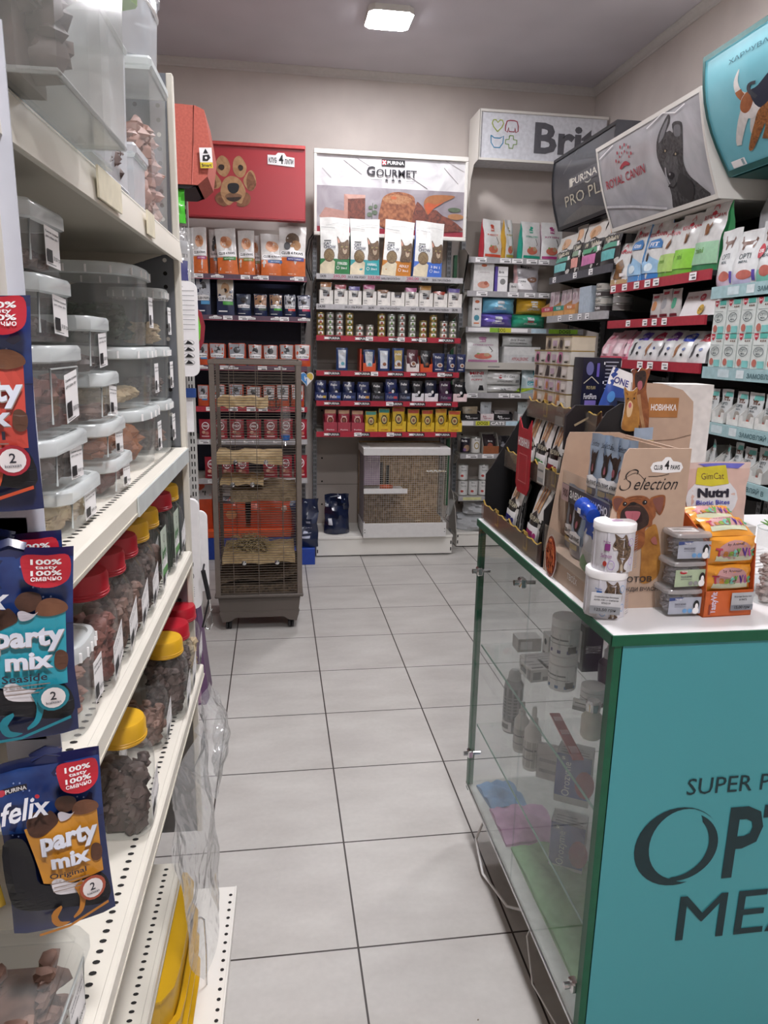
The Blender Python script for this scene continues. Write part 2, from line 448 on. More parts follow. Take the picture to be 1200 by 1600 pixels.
# measured rows: centre along the shelf, width, height (metres)
CHOW = [(.625, .199, .362), (.827, .204, .371), (1.041, .215, .376), (1.255, .213, .36)]
GP = [(.568, .094, .151), (.667, .094, .138), (.762, .091, .129), (.862, .096, .142), (.96, .091, .113), (1.056, .097, .127), (1.154, .094, .132), (1.253, .098, .149), (1.355, .096, .113), (1.457, .099, .136)]
CANX = [(.53, .058, .156), (.595, .058, .158), (.66, .059, .157), (.728, .059, .159), (.798, .059, .089), (.87, .059, .09), (.949, .06, .158), (1.018, .06, .163), (1.091, .06, .157), (1.165, .06, .156), (1.242, .061, .123), (1.314, .061, .156), (1.389, .061, .121), (1.454, .061, .119)]
G4 = [(.679, .089, .156), (.866, .089, .146), (.971, .093, .157), (1.072, .093, .161), (1.172, .088, .152), (1.268, .086, .148), (1.362, .095, .131), (1.454, .071, .126), (1.525, .072, .127)]
G5 = [(.533, .086, .139), (.628, .092, .135), (.727, .096, .13), (.829, .095, .131), (.929, .093, .127), (1.027, .096, .153), (1.121, .086, .147), (1.214, .089, .142), (1.311, .098, .149), (1.414, .096, .145), (1.519, .103, .14)]
G6 = [(.599, .095, .154), (.695, .093, .152), (.791, .095, .148), (.887, .092, .144), (.981, .091, .163), (1.084, .103, .174), (1.192, .098, .16), (1.294, .094, .155), (1.393, .094, .164), (1.492, .103, .151)]
O1 = [(-.255, .094, .295), (-.163, .082, .295), (-.077, .132, .294), (.047, .108, .287), (.113, .05, .27), (.21, .151, .27), (.339, .182, .327)]
O2 = [(-.245, .104, .249), (-.1, .121, .246), (.019, .101, .143), (.129, .093, .146), (.231, .094, .149), (.325, .086, .148), (.42, .095, .147)]
O3 = [(-.267, .088, .097), (-.165, .106, .099), (-.034, .115, .102), (.088, .095, .096), (.19, .099, .094), (.3, .096, .1), (.407, .109, .102)]
O4 = [(-.268, .072, .141), (-.159, .077, .143), (-.047, .095, .148), (.072, .1, .137), (.177, .083, .142), (.271, .088, .148), (.373, .088, .149)]
O5 = [(-.258, .09, .135), (-.157, .095, .136), (-.048, .105, .137), (.07, .105, .133), (.185, .097, .138), (.291, .098, .143), (.394, .089, .139)]
O6 = [(-.226, .096, .149), (-.12, .097, .149), (-.015, .097, .149), (.177, .107, .153), (.286, .094, .157), (.39, .095, .161)]
B1 = [(1.756, .153, .26), (1.877, .083, .265), (2.045, .16, .257), (2.206, .162, .258)]
B2 = [(1.707, .147, .207), (1.837, .105, .171), (1.933, .06, .062), (2.034, .19, .218)]
B3 = [(1.665, .067, .223), (1.839, .235, .207), (1.828, .241, .099), (2.091, .231, .218), (2.071, .253, .101)]
B4 = [(1.73, .248, .221), (2.023, .288, .13), (1.999, .231, .199)]
B5 = [(1.696, .178, .188), (1.907, .269, .163), (1.908, .272, .057), (2.14, .19, .173)]
B6 = [(1.663, .138, .103), (1.785, .101, .138), (1.912, .14, .077), (2.08, .111, .14)]
B7 = [(1.636, .076, .121), (1.716, .075, .121), (1.823, .12, .158), (1.929, .081, .143)]
B8 = [(1.632, .076, .12), (1.712, .079, .12), (1.791, .075, .119), (1.628, .078, .229), (1.789, .079, .228)]
B9 = [(1.708, .245, .134), (1.713, .204, .225)]
P1 = [(3.358, .282, .189), (3.13, .159, .224), (2.899, .282, .21), (2.628, .244, .203)]
P2 = [(3.485, .22, .162), (3.275, .187, .161), (3.085, .181, .16), (2.881, .215, .157), (2.702, .134, .213), (2.552, .15, .18)]
R1 = [(2.475, .214, .204), (2.298, .23, .255), (2.124, .219, .234), (1.973, .159, .21), (1.813, .186, .221), (1.632, .227, .246)]
R2 = [(2.07, .103, .122), (1.974, .098, .138), (1.88, .091, .135), (1.677, .287, .111)]
R3 = [(2.51, .126, .148), (2.376, .145, .158), (2.262, .074, .153), (2.148, .171, .155), (1.999, .158, .152), (1.857, .154, .15), (1.718, .162, .144), (1.575, .149, .142)]
Q1 = [(1.454, .141, .213), (1.324, .205, .192), (1.185, .141, .215)]
Q2 = [(1.422, .093, .139), (1.324, .092, .137), (1.226, .092, .136), (1.128, .095, .135), (1.035, .087, .134)]
Q3 = [(1.441, .072, .14), (1.347, .085, .143), (1.242, .08, .14), (1.151, .098, .141), (1.053, .088, .14)]
Q4 = [(1.396, .107, .128), (1.288, .079, .122), (1.219, .054, .141), (1.143, .08, .131), (1.05, .085, .141)]

# ------------------------------------------------------------------ room
mb = MB(); mb.box(XL, XR+.1, YF, YB+.1, -0.1, 0, tiles()); struct('floor', mb)
CEILM = mat('ceiling paint', 'd0ccd2', 0.9, var=0.03, scale=3); WALLM = mat('plaster wall paint', 'cfc6bf', 0.85, var=0.05, scale=2.5, bump=0.12, h2='c3bab4')
CROWN = mat('crown moulding paint', 'd0ccc8', 0.7, var=0.02)
mb = MB(); mb.box(XL-.1, XR+.1, YF-.1, YB+.1, CEIL, CEIL+.1, CEILM); struct('ceiling', mb)
mb = MB(); mb.box(XL-.1, XR+.1, YB, YB+.1, 0, CEIL, WALLM); struct('wall_back', mb)
mb = MB(); mb.box(XR, XR+.1, YF, YB, 0, CEIL, WALLM); struct('wall_right', mb)
mb = MB(); mb.box(XL-.1, XL, YF, YB, 0, CEIL, WALLM); struct('wall_left', mb)
mb = MB(); mb.box(XL, XR, YF-.1, YF, 0, CEIL, WALLM); struct('wall_front', mb)
CP = [(0, 0), (0.006, 0), (0.009, .012), (.014, .014), (.024, .032), (.028, .036), (.044, .042), (.044, .046), (0, .046)]
def crown(name, p0, p1, n):
    mb = MB(); d = Vector(p1)-Vector(p0); nn = Vector(n)
    vs = []
    for P in (Vector(p0), Vector(p1)):
        for a, b in CP: vs.append(tuple(P+nn*a+Vector((0, 0, b))))
    k = len(CP); mb.add(vs, [(i, (i+1) % k, k+(i+1) % k, k+i) for i in range(k)], CROWN); struct(name, mb)
z = CEIL-.046
crown('trim_1', (XL, YB, z), (XR, YB, z), (0, -1, 0)); crown('trim_2', (XR, YB, z), (XR, YF, z), (-1, 0, 0)); crown('trim_3', (XL, YB, z), (XL, YF, z), (1, 0, 0))
for i, (lx, ly, lp) in enumerate(LAMPS):
    LM = emit('lit diffuser %d' % i, 'fdfbff', LAMP_POWER*lp)
    t = thing('ceiling_lamp', ['square white ceiling light panel glowing near the back wall', 'square white ceiling light panel above the customer aisle', 'square white ceiling light panel above the counter', 'square white ceiling light panel near the shop front'][i], 'lamp', (lx, ly, CEIL))
    a = 0.128
    oc = lambda a, c: [(-a+c, -a), (a-c, -a), (a, -a+c), (a, a-c), (a-c, a), (-a+c, a), (-a, a-c), (-a, -a+c)]
    mb = MB(); mb.prism(oc(a, .03), -.034, 0, WHT, lambda x, y, z_: (x, z_, y)); mb.obj('housing', t)
    mb = MB(); mb.prism(oc(a-.002, .03), -.0355, -.0345, LM, lambda x, y, z_: (x, z_, y)); mb.obj('diffuser', t)

# ------------------------------------------------------------------ shelf units
def tagdeco(xs, w, m=None, y0=.15, y1=.9, txt='12.90'):
    """paper price tags on a strip; xs in 0..1"""
    out = []
    for x in xs:
        out.append(('r', x-w/2, y0, x+w/2, y1, WP)); out.append(('r', x-w*.35, y0+(y1-y0)*.6, x+w*.3, y0+(y1-y0)*.75, C_('777777'))); out.append(('r', x-w*.1, y0+(y1-y0)*.15, x+w*.4, y0+(y1-y0)*.4, C_('555555')))
    return out
def unit(name, label, loc, rz, W, D, H, shelves, back, deck=None, base_z=0.0, up_m=None, group=None, sidewalls=None, upz=0.0):
    """wall bay: origin at the back middle on the floor, front towards local -y"""
    up_m = up_m or GRYM
    t = thing(name, label, 'shelving', loc, rz, group)
    mb = MB(); mb.box(-W/2+.03, W/2-.03, -.03, -.005, base_z, H, back)
    for k in range(1, 5):
        zz = base_z+(H-base_z)*k/5
        mb.box(-W/2+.03, W/2-.03, -.0308, -.03, zz, zz+.0025, HOLE)
    if base_z < .1:
        for k in range(5):
            for sx in (-1, 1):
                mb.box(sx*(W/2-.07)-.006, sx*(W/2-.07)+.006, -.0315, -.03, .3+k*.18-.006, .3+k*.18+.006, HOLE)
    mb.obj('back_panel', t)
    for sx in (-1, 1):
        mb = MB(); mb.box(-W/2 if sx < 0 else W/2-.03, -W/2+.03 if sx < 0 else W/2, -.06, -.005, upz, H, up_m)
        x0 = -W/2-.0 if sx < 0 else W/2-.03
        n = int((H-upz)/.033)
        for k in range(n):
            for xx in (.007, .018): mb.box(x0+xx, x0+xx+.004, -.061, -.06, upz+.01+k*.033, upz+.03+k*.033, HOLE)
        mb.obj('upright', t)
    if deck:
        dz, dd, dm = deck
        mb = MB(); mb.box(-W/2, W/2, -dd, -.03, dz-.02, dz, dm, .002); mb.box(-W/2+.004, W/2-.004, -dd+.006, -dd+.02, 0.01, dz-.022, dm)
        mb.box(-W/2+.004, -W/2+.02, -dd+.02, -.06, 0.01, dz-.022, dm); mb.box(W/2-.02, W/2-.004, -dd+.02, -.06, 0.01, dz-.022, dm)
        for k in range(2):
            for sx in (-1, 1): mb.box(sx*(W/2-.012)-.004, sx*(W/2-.012)+.004, -dd+.004, -dd+.006, .03+k*.05, .055+k*.05, HOLE)
        mb.obj('base_deck', t)
    for sh in shelves:
        z, dd, sm, strip, sh_h, deco = sh[:6]; lean = sh[6] if len(sh) > 6 else 0.0
        mb = MB(); mb.box(-W/2+.012, W/2-.012, -dd, -.06, z-.022, z, sm)
        for sx in (-1, 1):
            mb.prism([(-dd+.03, z-.022), (-.06, z-.022), (-.06, z-.10), (-.12, z-.09)], 0, .003, sm, lambda a, b, c, sx=sx: (sx*(W/2-.004)-.0015+b, a, c))
        o = mb.obj('shelf', t)
        mb = MB(); h = sh_h
        mb.box(-W/2+.004, W/2-.004, -dd-.012, -dd, z-h+.004, z+.004, strip)
        S = lambda u, v, off: (-W/2+.004+u*(W-.008), -dd-.012-off, z-h+.004+v*h)
        if deco: mb.deco(S, deco)
        mb.obj('price_strip', o)
    return t
# ---- cat food bay in the middle of the back wall
RED = C_('a8283a', .35); NAVY = C_('1c2036', .5); DKRED = C_('7a1c22')
def purina(xs, tags):
    d = []
    for i, x in enumerate(xs):
        d += [('r', x-.055, .16, x+.055, .86, BLK), ('r', x-.05, .24, x-.03, .78, C_('c83040')), ('l', [(x-.048, .3), (x-.032, .72)], .012, WP), ('l', [(x-.048, .72), (x-.032, .3)], .012, WP), ('t', 'PURINA', x+.013, .5, .07, .42, WP)]
    return d+tagdeco(tags, .05)
PS = [.11, .32, .55, .71, .9]
GL = mat('grey price rail', 'b4b2b4', .4)
promo = [('t', '295,00', .155, .55, .085, .6, C_('b24868')), ('r', .1, .05, .21, .12, C_('b24868')), ('t', 'ЗА 3 1936 РОКУ', .27, .52, .12, .4, BLK), ('t', '232,00', .385, .55, .085, .6, C_('b24868')), ('r', .33, .05, .44, .12, C_('b24868')),
         ('t', '50% ПРОТЕЇНУ', .5, .5, .13, .45, BLK), ('t', '280,00', .65, .55, .085, .6, C_('b24868')), ('r', .6, .05, .71, .12, C_('b24868')), ('t', '50% ПРОТЕЇНУ', .85, .5, .13, .45, BLK), ('t', '124,90', .045, .5, .04, .5, BLK), ('t', '126,00', .735, .5, .04, .5, BLK)]
promo2 = [('t', 'ЗА 3 1936 РОКУ', .25, .52, .12, .4, BLK), ('t', '50% ПРОТЕЇНУ', .5, .5, .14, .45, BLK), ('t', '50% ПРОТЕЇНУ', .84, .5, .14, .45, BLK), ('t', '24,90', .035, .5, .05, .5, BLK), ('t', 'ОКУ', .66, .5, .035, .4, BLK), ('t', '26,90', .37, .5, .04, .5, BLK), ('t', '27,90', .72, .5, .04, .5, BLK), ('t', '28,90', .95, .5, .04, .5, BLK)]
bay = unit('shelf_bay', 'white steel wall bay with red and grey price rails and a white deck below', (1.0, 3.985, 0), 0, 1.01, .45, 2.28,
     [(1.96, .44, WHTD, GL, .036, promo), (1.765, .44, WHTD, GL, .036, promo2), (1.56, .44, WHTD, RED, .036, purina(PS, [.36, .58, .73])), (1.325, .44, WHTD, RED, .036, purina(PS, [.4, .87])),
      (1.12, .44, WHTD, RED, .036, purina(PS, [.51])), (.905, .44, WHTD, RED, .036, purina(PS, [.29, .52]))],
     mat('beige back panel', 'a59c94', .6, var=.03, scale=4), (.15, .455, WHT))
# green post beside the bay
mb = MB(); mb.box(1.512, 1.535, 3.86, 3.9, .3, 2.15, C_('1f5a38')); o = mb.obj('side_post', bay); o.location = (-1.0, -3.985, 0)
# gourmet sign
t = thing('poster_sign', 'white framed poster of cat food dishes above the middle bay', 'sign', (1.015, 3.69, 2.245))
SX = lambda u, v, o: (-.51+1.02*u, -.012-o, .49*v)
mb = MB(); mb.box(-.52, .52, -.01, .03, -.02, .51, WHT, .004); mb.obj('backing_board', t)
mb = MB()
for x0, x1, z0, z1 in ((-.525, .525, .485, .515), (-.525, .525, -.025, 0), (-.525, -.505, 0, .485), (.505, .525, 0, .485)): mb.box(x0, x1, -.03, -.008, z0, z1, WHT, .003)
mb.obj('frame', t)
MARB = mat('pale marble print', 'dcdadb', .3, h2='b9b7ba', scale=5, dist=2); MEAT = mat('chunky meat print', '74422c', .4, h2='a86c48', scale=45); MEAT2 = mat('dark meat print', '56302a', .4, h2='804636', scale=30, dist=1.5); MISTY = mat('grey mist print', '857c84', .4, h2='aaa4aa', scale=6, dist=1)
mb = MB(); mb.box(-.507, .507, -.0115, -.0105, 0, .485, MARB)
mb.deco(SX, [('r', 0, 0, 1, .6, MISTY), ('r', 0, 0, 1, .075, C_('8c2234')),
 ('l', [(.18, .93), (.3, .76)], .0025, C_('6d6768')), ('l', [(.27, .96), (.36, .86)], .002, C_('6d6768')), ('l', [(.62, .76), (.74, .62)], .003, C_('6d6768')), ('l', [(.85, .9), (.95, .7)], .002, C_('6d6768')), ('l', [(.04, .82), (.1, .7)], .0015, C_('8d8788')), ('l', [(.86, .99), (.99, .86)], .002, C_('8d8788')),
 ('p', [(.02, .2), (.06, .32), (.2, .28), (.24, .17), (.1, .1)], C_('b0867c')), ('p', [(.185, .5), (.185, .24), (.215, .2), (.215, .47)], C_('b98a7c')), ('p', [(.185, .5), (.325, .5), (.325, .44), (.215, .44)], C_('c49c90')), ('p', [(.21, .44), (.325, .46), (.325, .17), (.21, .17)], MEAT2),
 ('l', [(.37, .17), (.375, .4)], .002, C_('4c5a48')), ('e', .355, .25, .018, .03, C_('5f6d59')), ('e', .39, .28, .018, .03, C_('5f6d59')), ('e', .36, .34, .014, .025, C_('5f6d59')), ('e', .395, .36, .012, .025, C_('5f6d59')),
 ('p', sm([(.43, .1), (.432, .4), (.46, .51), (.54, .56), (.63, .53), (.66, .44), (.66, .1)]), MEAT), ('e', .54, .46, .1, .06, mat('meat top print', 'b0805c', .4, h2='94603c', scale=80)), ('e', .515, .48, .02, .02, C_('b8603a')),
 ('p', sm([(.665, .08), (.668, .42), (.70, .41), (.74, .33), (.80, .35), (.85, .28), (.9, .24), (.97, .15), (.97, .08)]), MEAT2), ('p', sm([(.72, .40), (.735, .50), (.80, .545), (.93, .54), (.87, .47), (.79, .40), (.75, .28)]), C_('9c6238')), ('p', [(.72, .4), (.745, .44), (.8, .42), (.86, .46), (.79, .37), (.75, .28)], C_('b5542e')),
 ('e', .93, .36, .045, .03, C_('54624c')), ('e', .94, .27, .055, .04, C_('a5754e')),
 ('r', .43, .885, .585, .965, BLK), ('r', .434, .895, .46, .955, C_('c83040')), ('l', [(.437, .9), (.457, .95)], .004, WP), ('l', [(.437, .95), (.457, .9)], .004, WP), ('t', 'PURINA', .523, .925, .11, .045, WP),
 ('t', 'G', .36, .81, .055, .12, C_('26242c'), .02), ('t', 'OURMET', .53, .795, .27, .095, C_('26242c'), .015), ('r', .36, .70, .435, .704, C_('444444')), ('r', .58, .70, .655, .704, C_('444444')),
 ('t', '★ ★ ★', .508, .705, .12, .04, C_('26242c'))])
mb.obj('printed_poster', t)
for sx in (-.47, .47):
    mb = MB(); mb.box(sx-.012, sx+.012, .03, .09, .0, .3, WHTD); mb.obj('bracket', t)

# ---- orange and blue dog food bay on the left of the back wall
STR = mat('dark mauve rail', '5c4656', .4); 
def clubdeco(xs, tg):
    d = []
    for x in xs: d += [('p', [(x-.04, .3), (x+.04, .3), (x+.04, .65), (x+.015, .75), (x+.01, .92), (x-.01, .92), (x-.015, .75), (x-.04, .65)], WP), ('t', 'CLUB 4 PAWS', x, .5, .07, .25, BLK)]
    return d+[('r', 0, 0, 1, .12, C_('a04858'))]+tagdeco(tg, .06)
NB = mat('navy back panel', '191d38', .5)
obay = unit('shelf_bay', 'wall bay with navy back panel and mauve and red rails', (-.065, 3.985, 0), 0, 1.01, .45, 2.28,
     [(1.935, .44, NAVY, STR, .034, clubdeco([.42, .69, .93], [.3, .6, .72, .95])), (1.675, .44, NAVY, STR, .034, clubdeco([.4, .62, .8, .98], [.48, .58, .85])), (1.35, .44, NAVY, STR, .034, clubdeco([.3, .5, .82], [.45, .7])),
      (1.075, .44, NAVY, C_('a8303e'), .036, tagdeco([.35, .5, .62, .7, .95], .06)), (.85, .44, WHTD, GL, .034, tagdeco([.3, .45, .6, .8], .07)), (.575, .44, WHTD, GL, .034, tagdeco([.35, .5, .65, .85], .07))],
     NB, None)
mb = MB(); mb.box(-.475, .475, -.034, -.031, 1.94, 2.28, mat('beige back panel')); mb.obj('back_panel', obay)
mb = MB(); mb.box(-.5, .44, 3.52, 3.93, 0, .16, C_('1c3f9a', .4), .004); mb.box(-.499, .439, 3.519, 3.931, .16, .21, C_('d4562a', .4), .004)
mb.obj('base_deck', obay).location = (.065, -3.985, 0)
# red banner with the paw shaped dog
t = thing('banner_sign', 'red banner with paw shaped dog portrait above the left bay', 'sign', (-.07, 3.56, 2.28))
RB = mat('red banner print', 'a82c34', .35, var=.04, scale=3)
mb = MB(); mb.box(-.5, .5, -.015, .03, 0, .455, RB, .003); mb.box(-.5, .5, -.03, -.015, .435, .458, C_('c04a48', .3), .004); mb.box(-.5, .5, -.03, -.015, 0, .014, C_('8c2229', .3), .004)
XB = lambda x, y: (-.204+x*.000672, 2.702-y*.000635+x*.00003)
SB = lambda x, z, o: (x+.07, -.015-o, z-2.28)
q = lambda P: sm([XB(*p) for p in P])
EARP = mat('brown ear print', '8a5a3c', .5, h2='6a4028', scale=14, dist=2)
mb.deco(SB, [('p', q([(165, 80), (215, 120), (235, 200), (190, 275), (130, 250), (100, 180), (120, 110)]), FURL), ('p', q([(320, 82), (365, 130), (388, 195), (360, 270), (310, 280), (262, 220), (270, 120)]), FURL),
  ('p', q([(60, 220), (100, 250), (150, 330), (125, 380), (80, 390), (40, 370), (35, 290)]), FURL), ('p', q([(55, 235), (85, 270), (105, 370), (70, 385), (40, 365), (38, 290)]), EARP), ('p', q([(430, 215), (465, 260), (475, 350), (440, 405), (395, 395), (355, 320), (385, 250)]), FURL), ('p', q([(410, 230), (440, 250), (475, 340), (440, 403), (395, 393), (385, 300)]), EARP),
  ('p', q([(95, 450), (140, 420), (170, 480), (215, 530), (170, 555), (115, 530), (90, 490)]), EARP), ('p', q([(375, 425), (420, 465), (405, 530), (350, 560), (290, 545), (310, 500)]), EARP),
  ('p', q([(140, 420), (155, 340), (190, 290), (240, 270), (300, 285), (345, 335), (375, 420), (350, 490), (330, 530), (270, 510), (215, 545), (165, 500)]), FURL), ('p', q([(180, 460), (225, 430), (300, 435), (340, 460), (300, 505), (220, 500)]), mat('muzzle shade print', '8a6448', .5, h2='6e4c34', scale=20)),
  ('p', q([(125, 190), (140, 165), (175, 170), (180, 200), (155, 218)]), FURD), ('p', q([(308, 190), (325, 165), (352, 178), (355, 205), (330, 220)]), FURD), ('p', q([(205, 370), (225, 340), (290, 338), (315, 365), (300, 415), (260, 435), (220, 415)]), BLK), ('p', q([(195, 475), (255, 470), (330, 470), (300, 500), (260, 510), (215, 500)]), FURD),
  ('p', [(.19, 2.62), (.36, 2.61), (.36, 2.665), (.31, 2.67), (.295, 2.69), (.255, 2.69), (.24, 2.675), (.19, 2.675)], WP), ('t', 'КЛУБ', .222, 2.645, .05, .03, BLK, .03), ('t', '4', .275, 2.652, .028, .055, BLK, .03), ('t', 'ЛАПИ', .325, 2.64, .055, .03, BLK, .03)])
mb.obj('printed_banner', t)
for sx in (-.45, .45):
    mb = MB(); mb.box(sx-.01, sx+.01, .03, .4, .1, .14, WHTD); mb.box(sx-.01, sx+.01, .38, .4, -.05, .14, WHTD); mb.obj('bracket', t)

# ------------------------------------------------------------------ near left gondola (turned 1.5 degrees)
GA = math.radians(1.5)
def G(u, v, z): return (0.02+u*math.sin(GA)+v*math.cos(GA), 0.1+u*math.cos(GA)-v*math.sin(GA), z)
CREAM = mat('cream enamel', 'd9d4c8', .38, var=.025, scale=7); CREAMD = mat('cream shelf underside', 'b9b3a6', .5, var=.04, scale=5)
gon = thing('gondola_shelf', 'long cream steel gondola on the left holding clear tubs and jars', 'shelving', G(0, 0, 0), -GA)
# local frame of the gondola: x = out towards the aisle, y = along (0 at the far end, negative towards the viewer)
def perf_strip(mb, x, y0, y1, z, step=.0165, w=.0048, l=.0032):
    n = int((y1-y0)/step)
    for k in range(n):
        c = y0+step*(k+.5); N = 8
        mb.add([(x+w*math.cos(2*PI*i/N), c+l*math.sin(2*PI*i/N), z+.0006) for i in range(N)], [tuple(range(N))], HOLE)
def gshelf(y0, y1, z, vf, D, lip=.035, perf=True, rail=False):
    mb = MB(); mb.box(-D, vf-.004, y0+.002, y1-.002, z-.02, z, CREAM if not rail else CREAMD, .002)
    mb.box(vf-.012, vf, y0+.002, y1-.002, z-lip, z+.001, CREAM, .003)
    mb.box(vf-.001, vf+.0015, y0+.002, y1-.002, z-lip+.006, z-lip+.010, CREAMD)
    if perf: perf_strip(mb, vf-.028, y0+.01, y1-.01, z)
    o = mb.obj('shelf', gon)
    for yy in (y0+.006, y1-.009):
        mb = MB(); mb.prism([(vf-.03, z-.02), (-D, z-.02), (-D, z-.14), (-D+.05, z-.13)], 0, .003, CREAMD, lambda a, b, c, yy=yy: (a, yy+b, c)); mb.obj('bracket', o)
    return o
for y0, y1 in ((-1.0, 0.0), (-2.0, -1.0)):
    a = gshelf(y0, y1, 1.703, 0.0, .40, .03, perf=False, rail=True)
    mb = MB(); mb.grid(lambda u, v: (.002+.010*v-.004*v*v, y0+.003+u*.994, 1.667+.046*(1-v)), 1, 6, CREAM, False); mb.grid(lambda u, v: (-.026+.03*v, y0+.003+u*.994, 1.7095+.003*(1-v)), 1, 2, FROST, False)
    for q in ((.30, .42), (.6, .66)): mb.box(.010, .0125, y0+q[0], y0+q[1], 1.672, 1.708, mat('yellowed label', 'd8d0b8', .6))
    mb.obj('label_holder', a)
    if y0 > -1.5:
        b = gshelf(y0, y1, 1.277, .003, .40, .034); mb = MB(); mb.box(.004, .0065, -.55, -.012, 1.247, 1.277, FROST); mb.obj('label_holder', b)
        gshelf(y0, y1, 1.037, .003, .40, .036); gshelf(-1.35, y1, .757, .02, .42, .034)
        e = gshelf(y0, -.3, .45, .0, .38, .03)
mb = MB(); mb.box(-.42, .083, -1.0, -.002, .118, .136, WHT, .002); perf_strip(mb, .07, -.99, -.01, .136, .0255, .0045, .0045); mb.box(.079, .084, -1.0, -.002, .112, .137, WHT, .001); mb.box(.02, .04, -1.0, -.01, .0, .118, WHT)
mb.obj('base_deck', gon)
mb = MB(); mb.box(-.43, -.41, -2.0, 0, .1, 2.2, mat('grey beige back panel', '9c968c', .6, var=.03)); mb.obj('back_panel', gon)
# perforated end panel with white front edge
SIL = mat('silver grey end panel', '7d8086', .35, .6, var=.1, scale=12)
for yy, zt in ((.004, 2.03), (-1.0, 1.70)):
    mb = MB(); mb.box(-.42, -.012, yy, yy+.012, .3 if yy > -.5 else 1.46, zt, SIL)
    if yy > -.5:
        for k in range(52):
            zz = .62+k*.027
            for xx in (-.03, -.075):
                N = 8; mb.add([(xx+.0045*math.cos(2*PI*i/N), yy-.0008, zz+.0045*math.sin(2*PI*i/N)) for i in range(N)], [tuple(range(N))], HOLE if k % 3 else WHT)
    mb.obj('end_panel', gon)
    mb = MB(); mb.box(-.012, .001, yy-.004, yy+.016, .3 if yy > -.5 else 1.46, zt, CREAM, .002); mb.obj('front_edge', gon)
# ---- tubs, boxes, jars: each with body, lid and a paper label
rnd = random.Random(7)
LBL = [('r', .0, .0, 1, 1, WP), ('t', 'Снеки сушені', .5, .86, .9, .07, BLK), ('t', 'для собак 100 г', .48, .74, .86, .07, BLK), ('r', .05, .1, .42, .42, BLK), ('t', '59,00 грн', .72, .22, .5, .13, BLK), ('l', [(.05, .05), (.6, .05)], .012, C_('777777'))]
CONT = {'brown': (mat('brown dried treats', '8a6a5c', .6, h2='5c4238', scale=30), None), 'dark': (mat('dark dried treats', '64504a', .6, h2='42332e', scale=25), None), 'amber': (mat('amber dried fruit', 'b8703c', .5, h2='8a4e2c', scale=20), None),
        'green': (mat('dark green dried herb', '465846', .7, h2='2a362c', scale=30), None), 'tan': (mat('tan biscuit treats', 'c8b490', .7, h2='a08868', scale=30), None), 'red': (mat('dark red dried meat', '8c5448', .6, h2='643832', scale=20), None), 'pink': (mat('reddish jerky', 'b08474', .5, h2='8a5e50', scale=14, dist=1), None)}
def box_tub(label, u, w, z, h, d=.17, v=-.02, content='brown', fill=.6, ws=.9, cname=None, lidh=.02, lidm=None):
    """rectangular clear storage box, long side facing the aisle. u = centre along the shelf"""
    t = thing('storage_box', label, 'box', G(u, v-d/2, z), -GA, 'clear boxes on the tub shelf')
    q = .006
    mb = MB()
    def ring(k, zz, g=0.0):
        hx, hy = d/2*k-g, w/2*k-g; c = .014
        return [(hx-c, -hy, zz), (hx, -hy+c, zz), (hx, hy-c, zz), (hx-c, hy, zz), (-hx+c, hy, zz), (-hx, hy-c, zz), (-hx, -hy+c, zz), (-hx+c, -hy, zz)]
    def shell(rs, m, cap0=True, cap1=False):
        vs = [p for r in rs for p in r]; n = 8; fs = []
        for k in range(len(rs)-1):
            for i in range(n): fs.append((k*n+i, k*n+(i+1) % n, (k+1)*n+(i+1) % n, (k+1)*n+i))
        if cap0: fs.append(tuple(range(n))[::-1])
        if cap1: fs.append(tuple(range((len(rs)-1)*n, len(rs)*n)))
        mb.add(vs, fs, m)
    kk = .93
    shell([ring(kk, 0.001), ring(.955, h*.5), ring(.97, h-lidh)], CLR)
    # moulded panel outline on the aisle side
    hx = d/2*.965
    mb.tube([(hx-.001, -w*.34, h*.15), (hx+.001, -w*.36, h*.75), (hx+.001, w*.36, h*.75), (hx-.001, w*.34, h*.15)], .0012, FROST, 4)
    mb.obj('body', t)
    mb = MB(); shell([ring(.975, h-lidh-.002), ring(1.02, h-lidh), ring(1.02, h-.004), ring(.99, h), ring(.92, h), ring(.90, h-.004)], lidm or FROST, False, True)
    mb.obj('lid', t)
    mb = MB(); a = rnd.uniform(-.12, .12); lw, lh = min(.05, w*.36), min(.055, h*.6)
    LS = lambda uu, vv, o: (d/2*.975+.0015+o, w*.12+(uu-.5)*lw, h*.42+(vv-.5)*lh+(uu-.5)*lw*a)
    mb.grid(lambda uu, vv: LS(uu, vv, 0), 1, 1, WP, False); mb.deco(LS, LBL[1:], .0004); mb.obj('paper_label', t)
    m1, m2 = CONT[content]
    mb = lumps(-d*.43, d*.43, -w*.43, w*.43, .004, (h-lidh)*fill, m1, rnd, 46, .015, (1.1, .7, .6))
    stuff('dried_treats', mb, cname, 'pet treats', G(u, v-d/2, z), -GA)
def N(i): return ['topmost', 'second from the top', 'middle', 'fourth from the top', 'lowest'][i]
S1 = [(-.83, .135, 1.575, .068, 'brown', .45), (-.82, .135, 1.503, .07, 'dark', .5), (-.80, .14, 1.40, .1, 'red', .85), (-.80, .145, 1.337, .062, 'dark', .9), (-.755, .15, 1.278, .058, 'tan', .8)]
for i, (u, w_, z, h, c, f) in enumerate(S1):
    u += .03
    box_tub('clear lidded box, %s of the stack nearest the hanging pouches' % N(i), u, w_, z, h, content=c, fill=f, cname='dried treats in the %s box of the nearest stack' % N(i), lidh=.017, v=-.02)
S2 = [(-.632, .12, 1.462, .075, 'dark', .35), (-.59, .12, 1.392, .07, 'brown', .4), (-.57, .13, 1.335, .057, 'amber', .7), (-.535, .13, 1.278, .057, 'red', .9)]
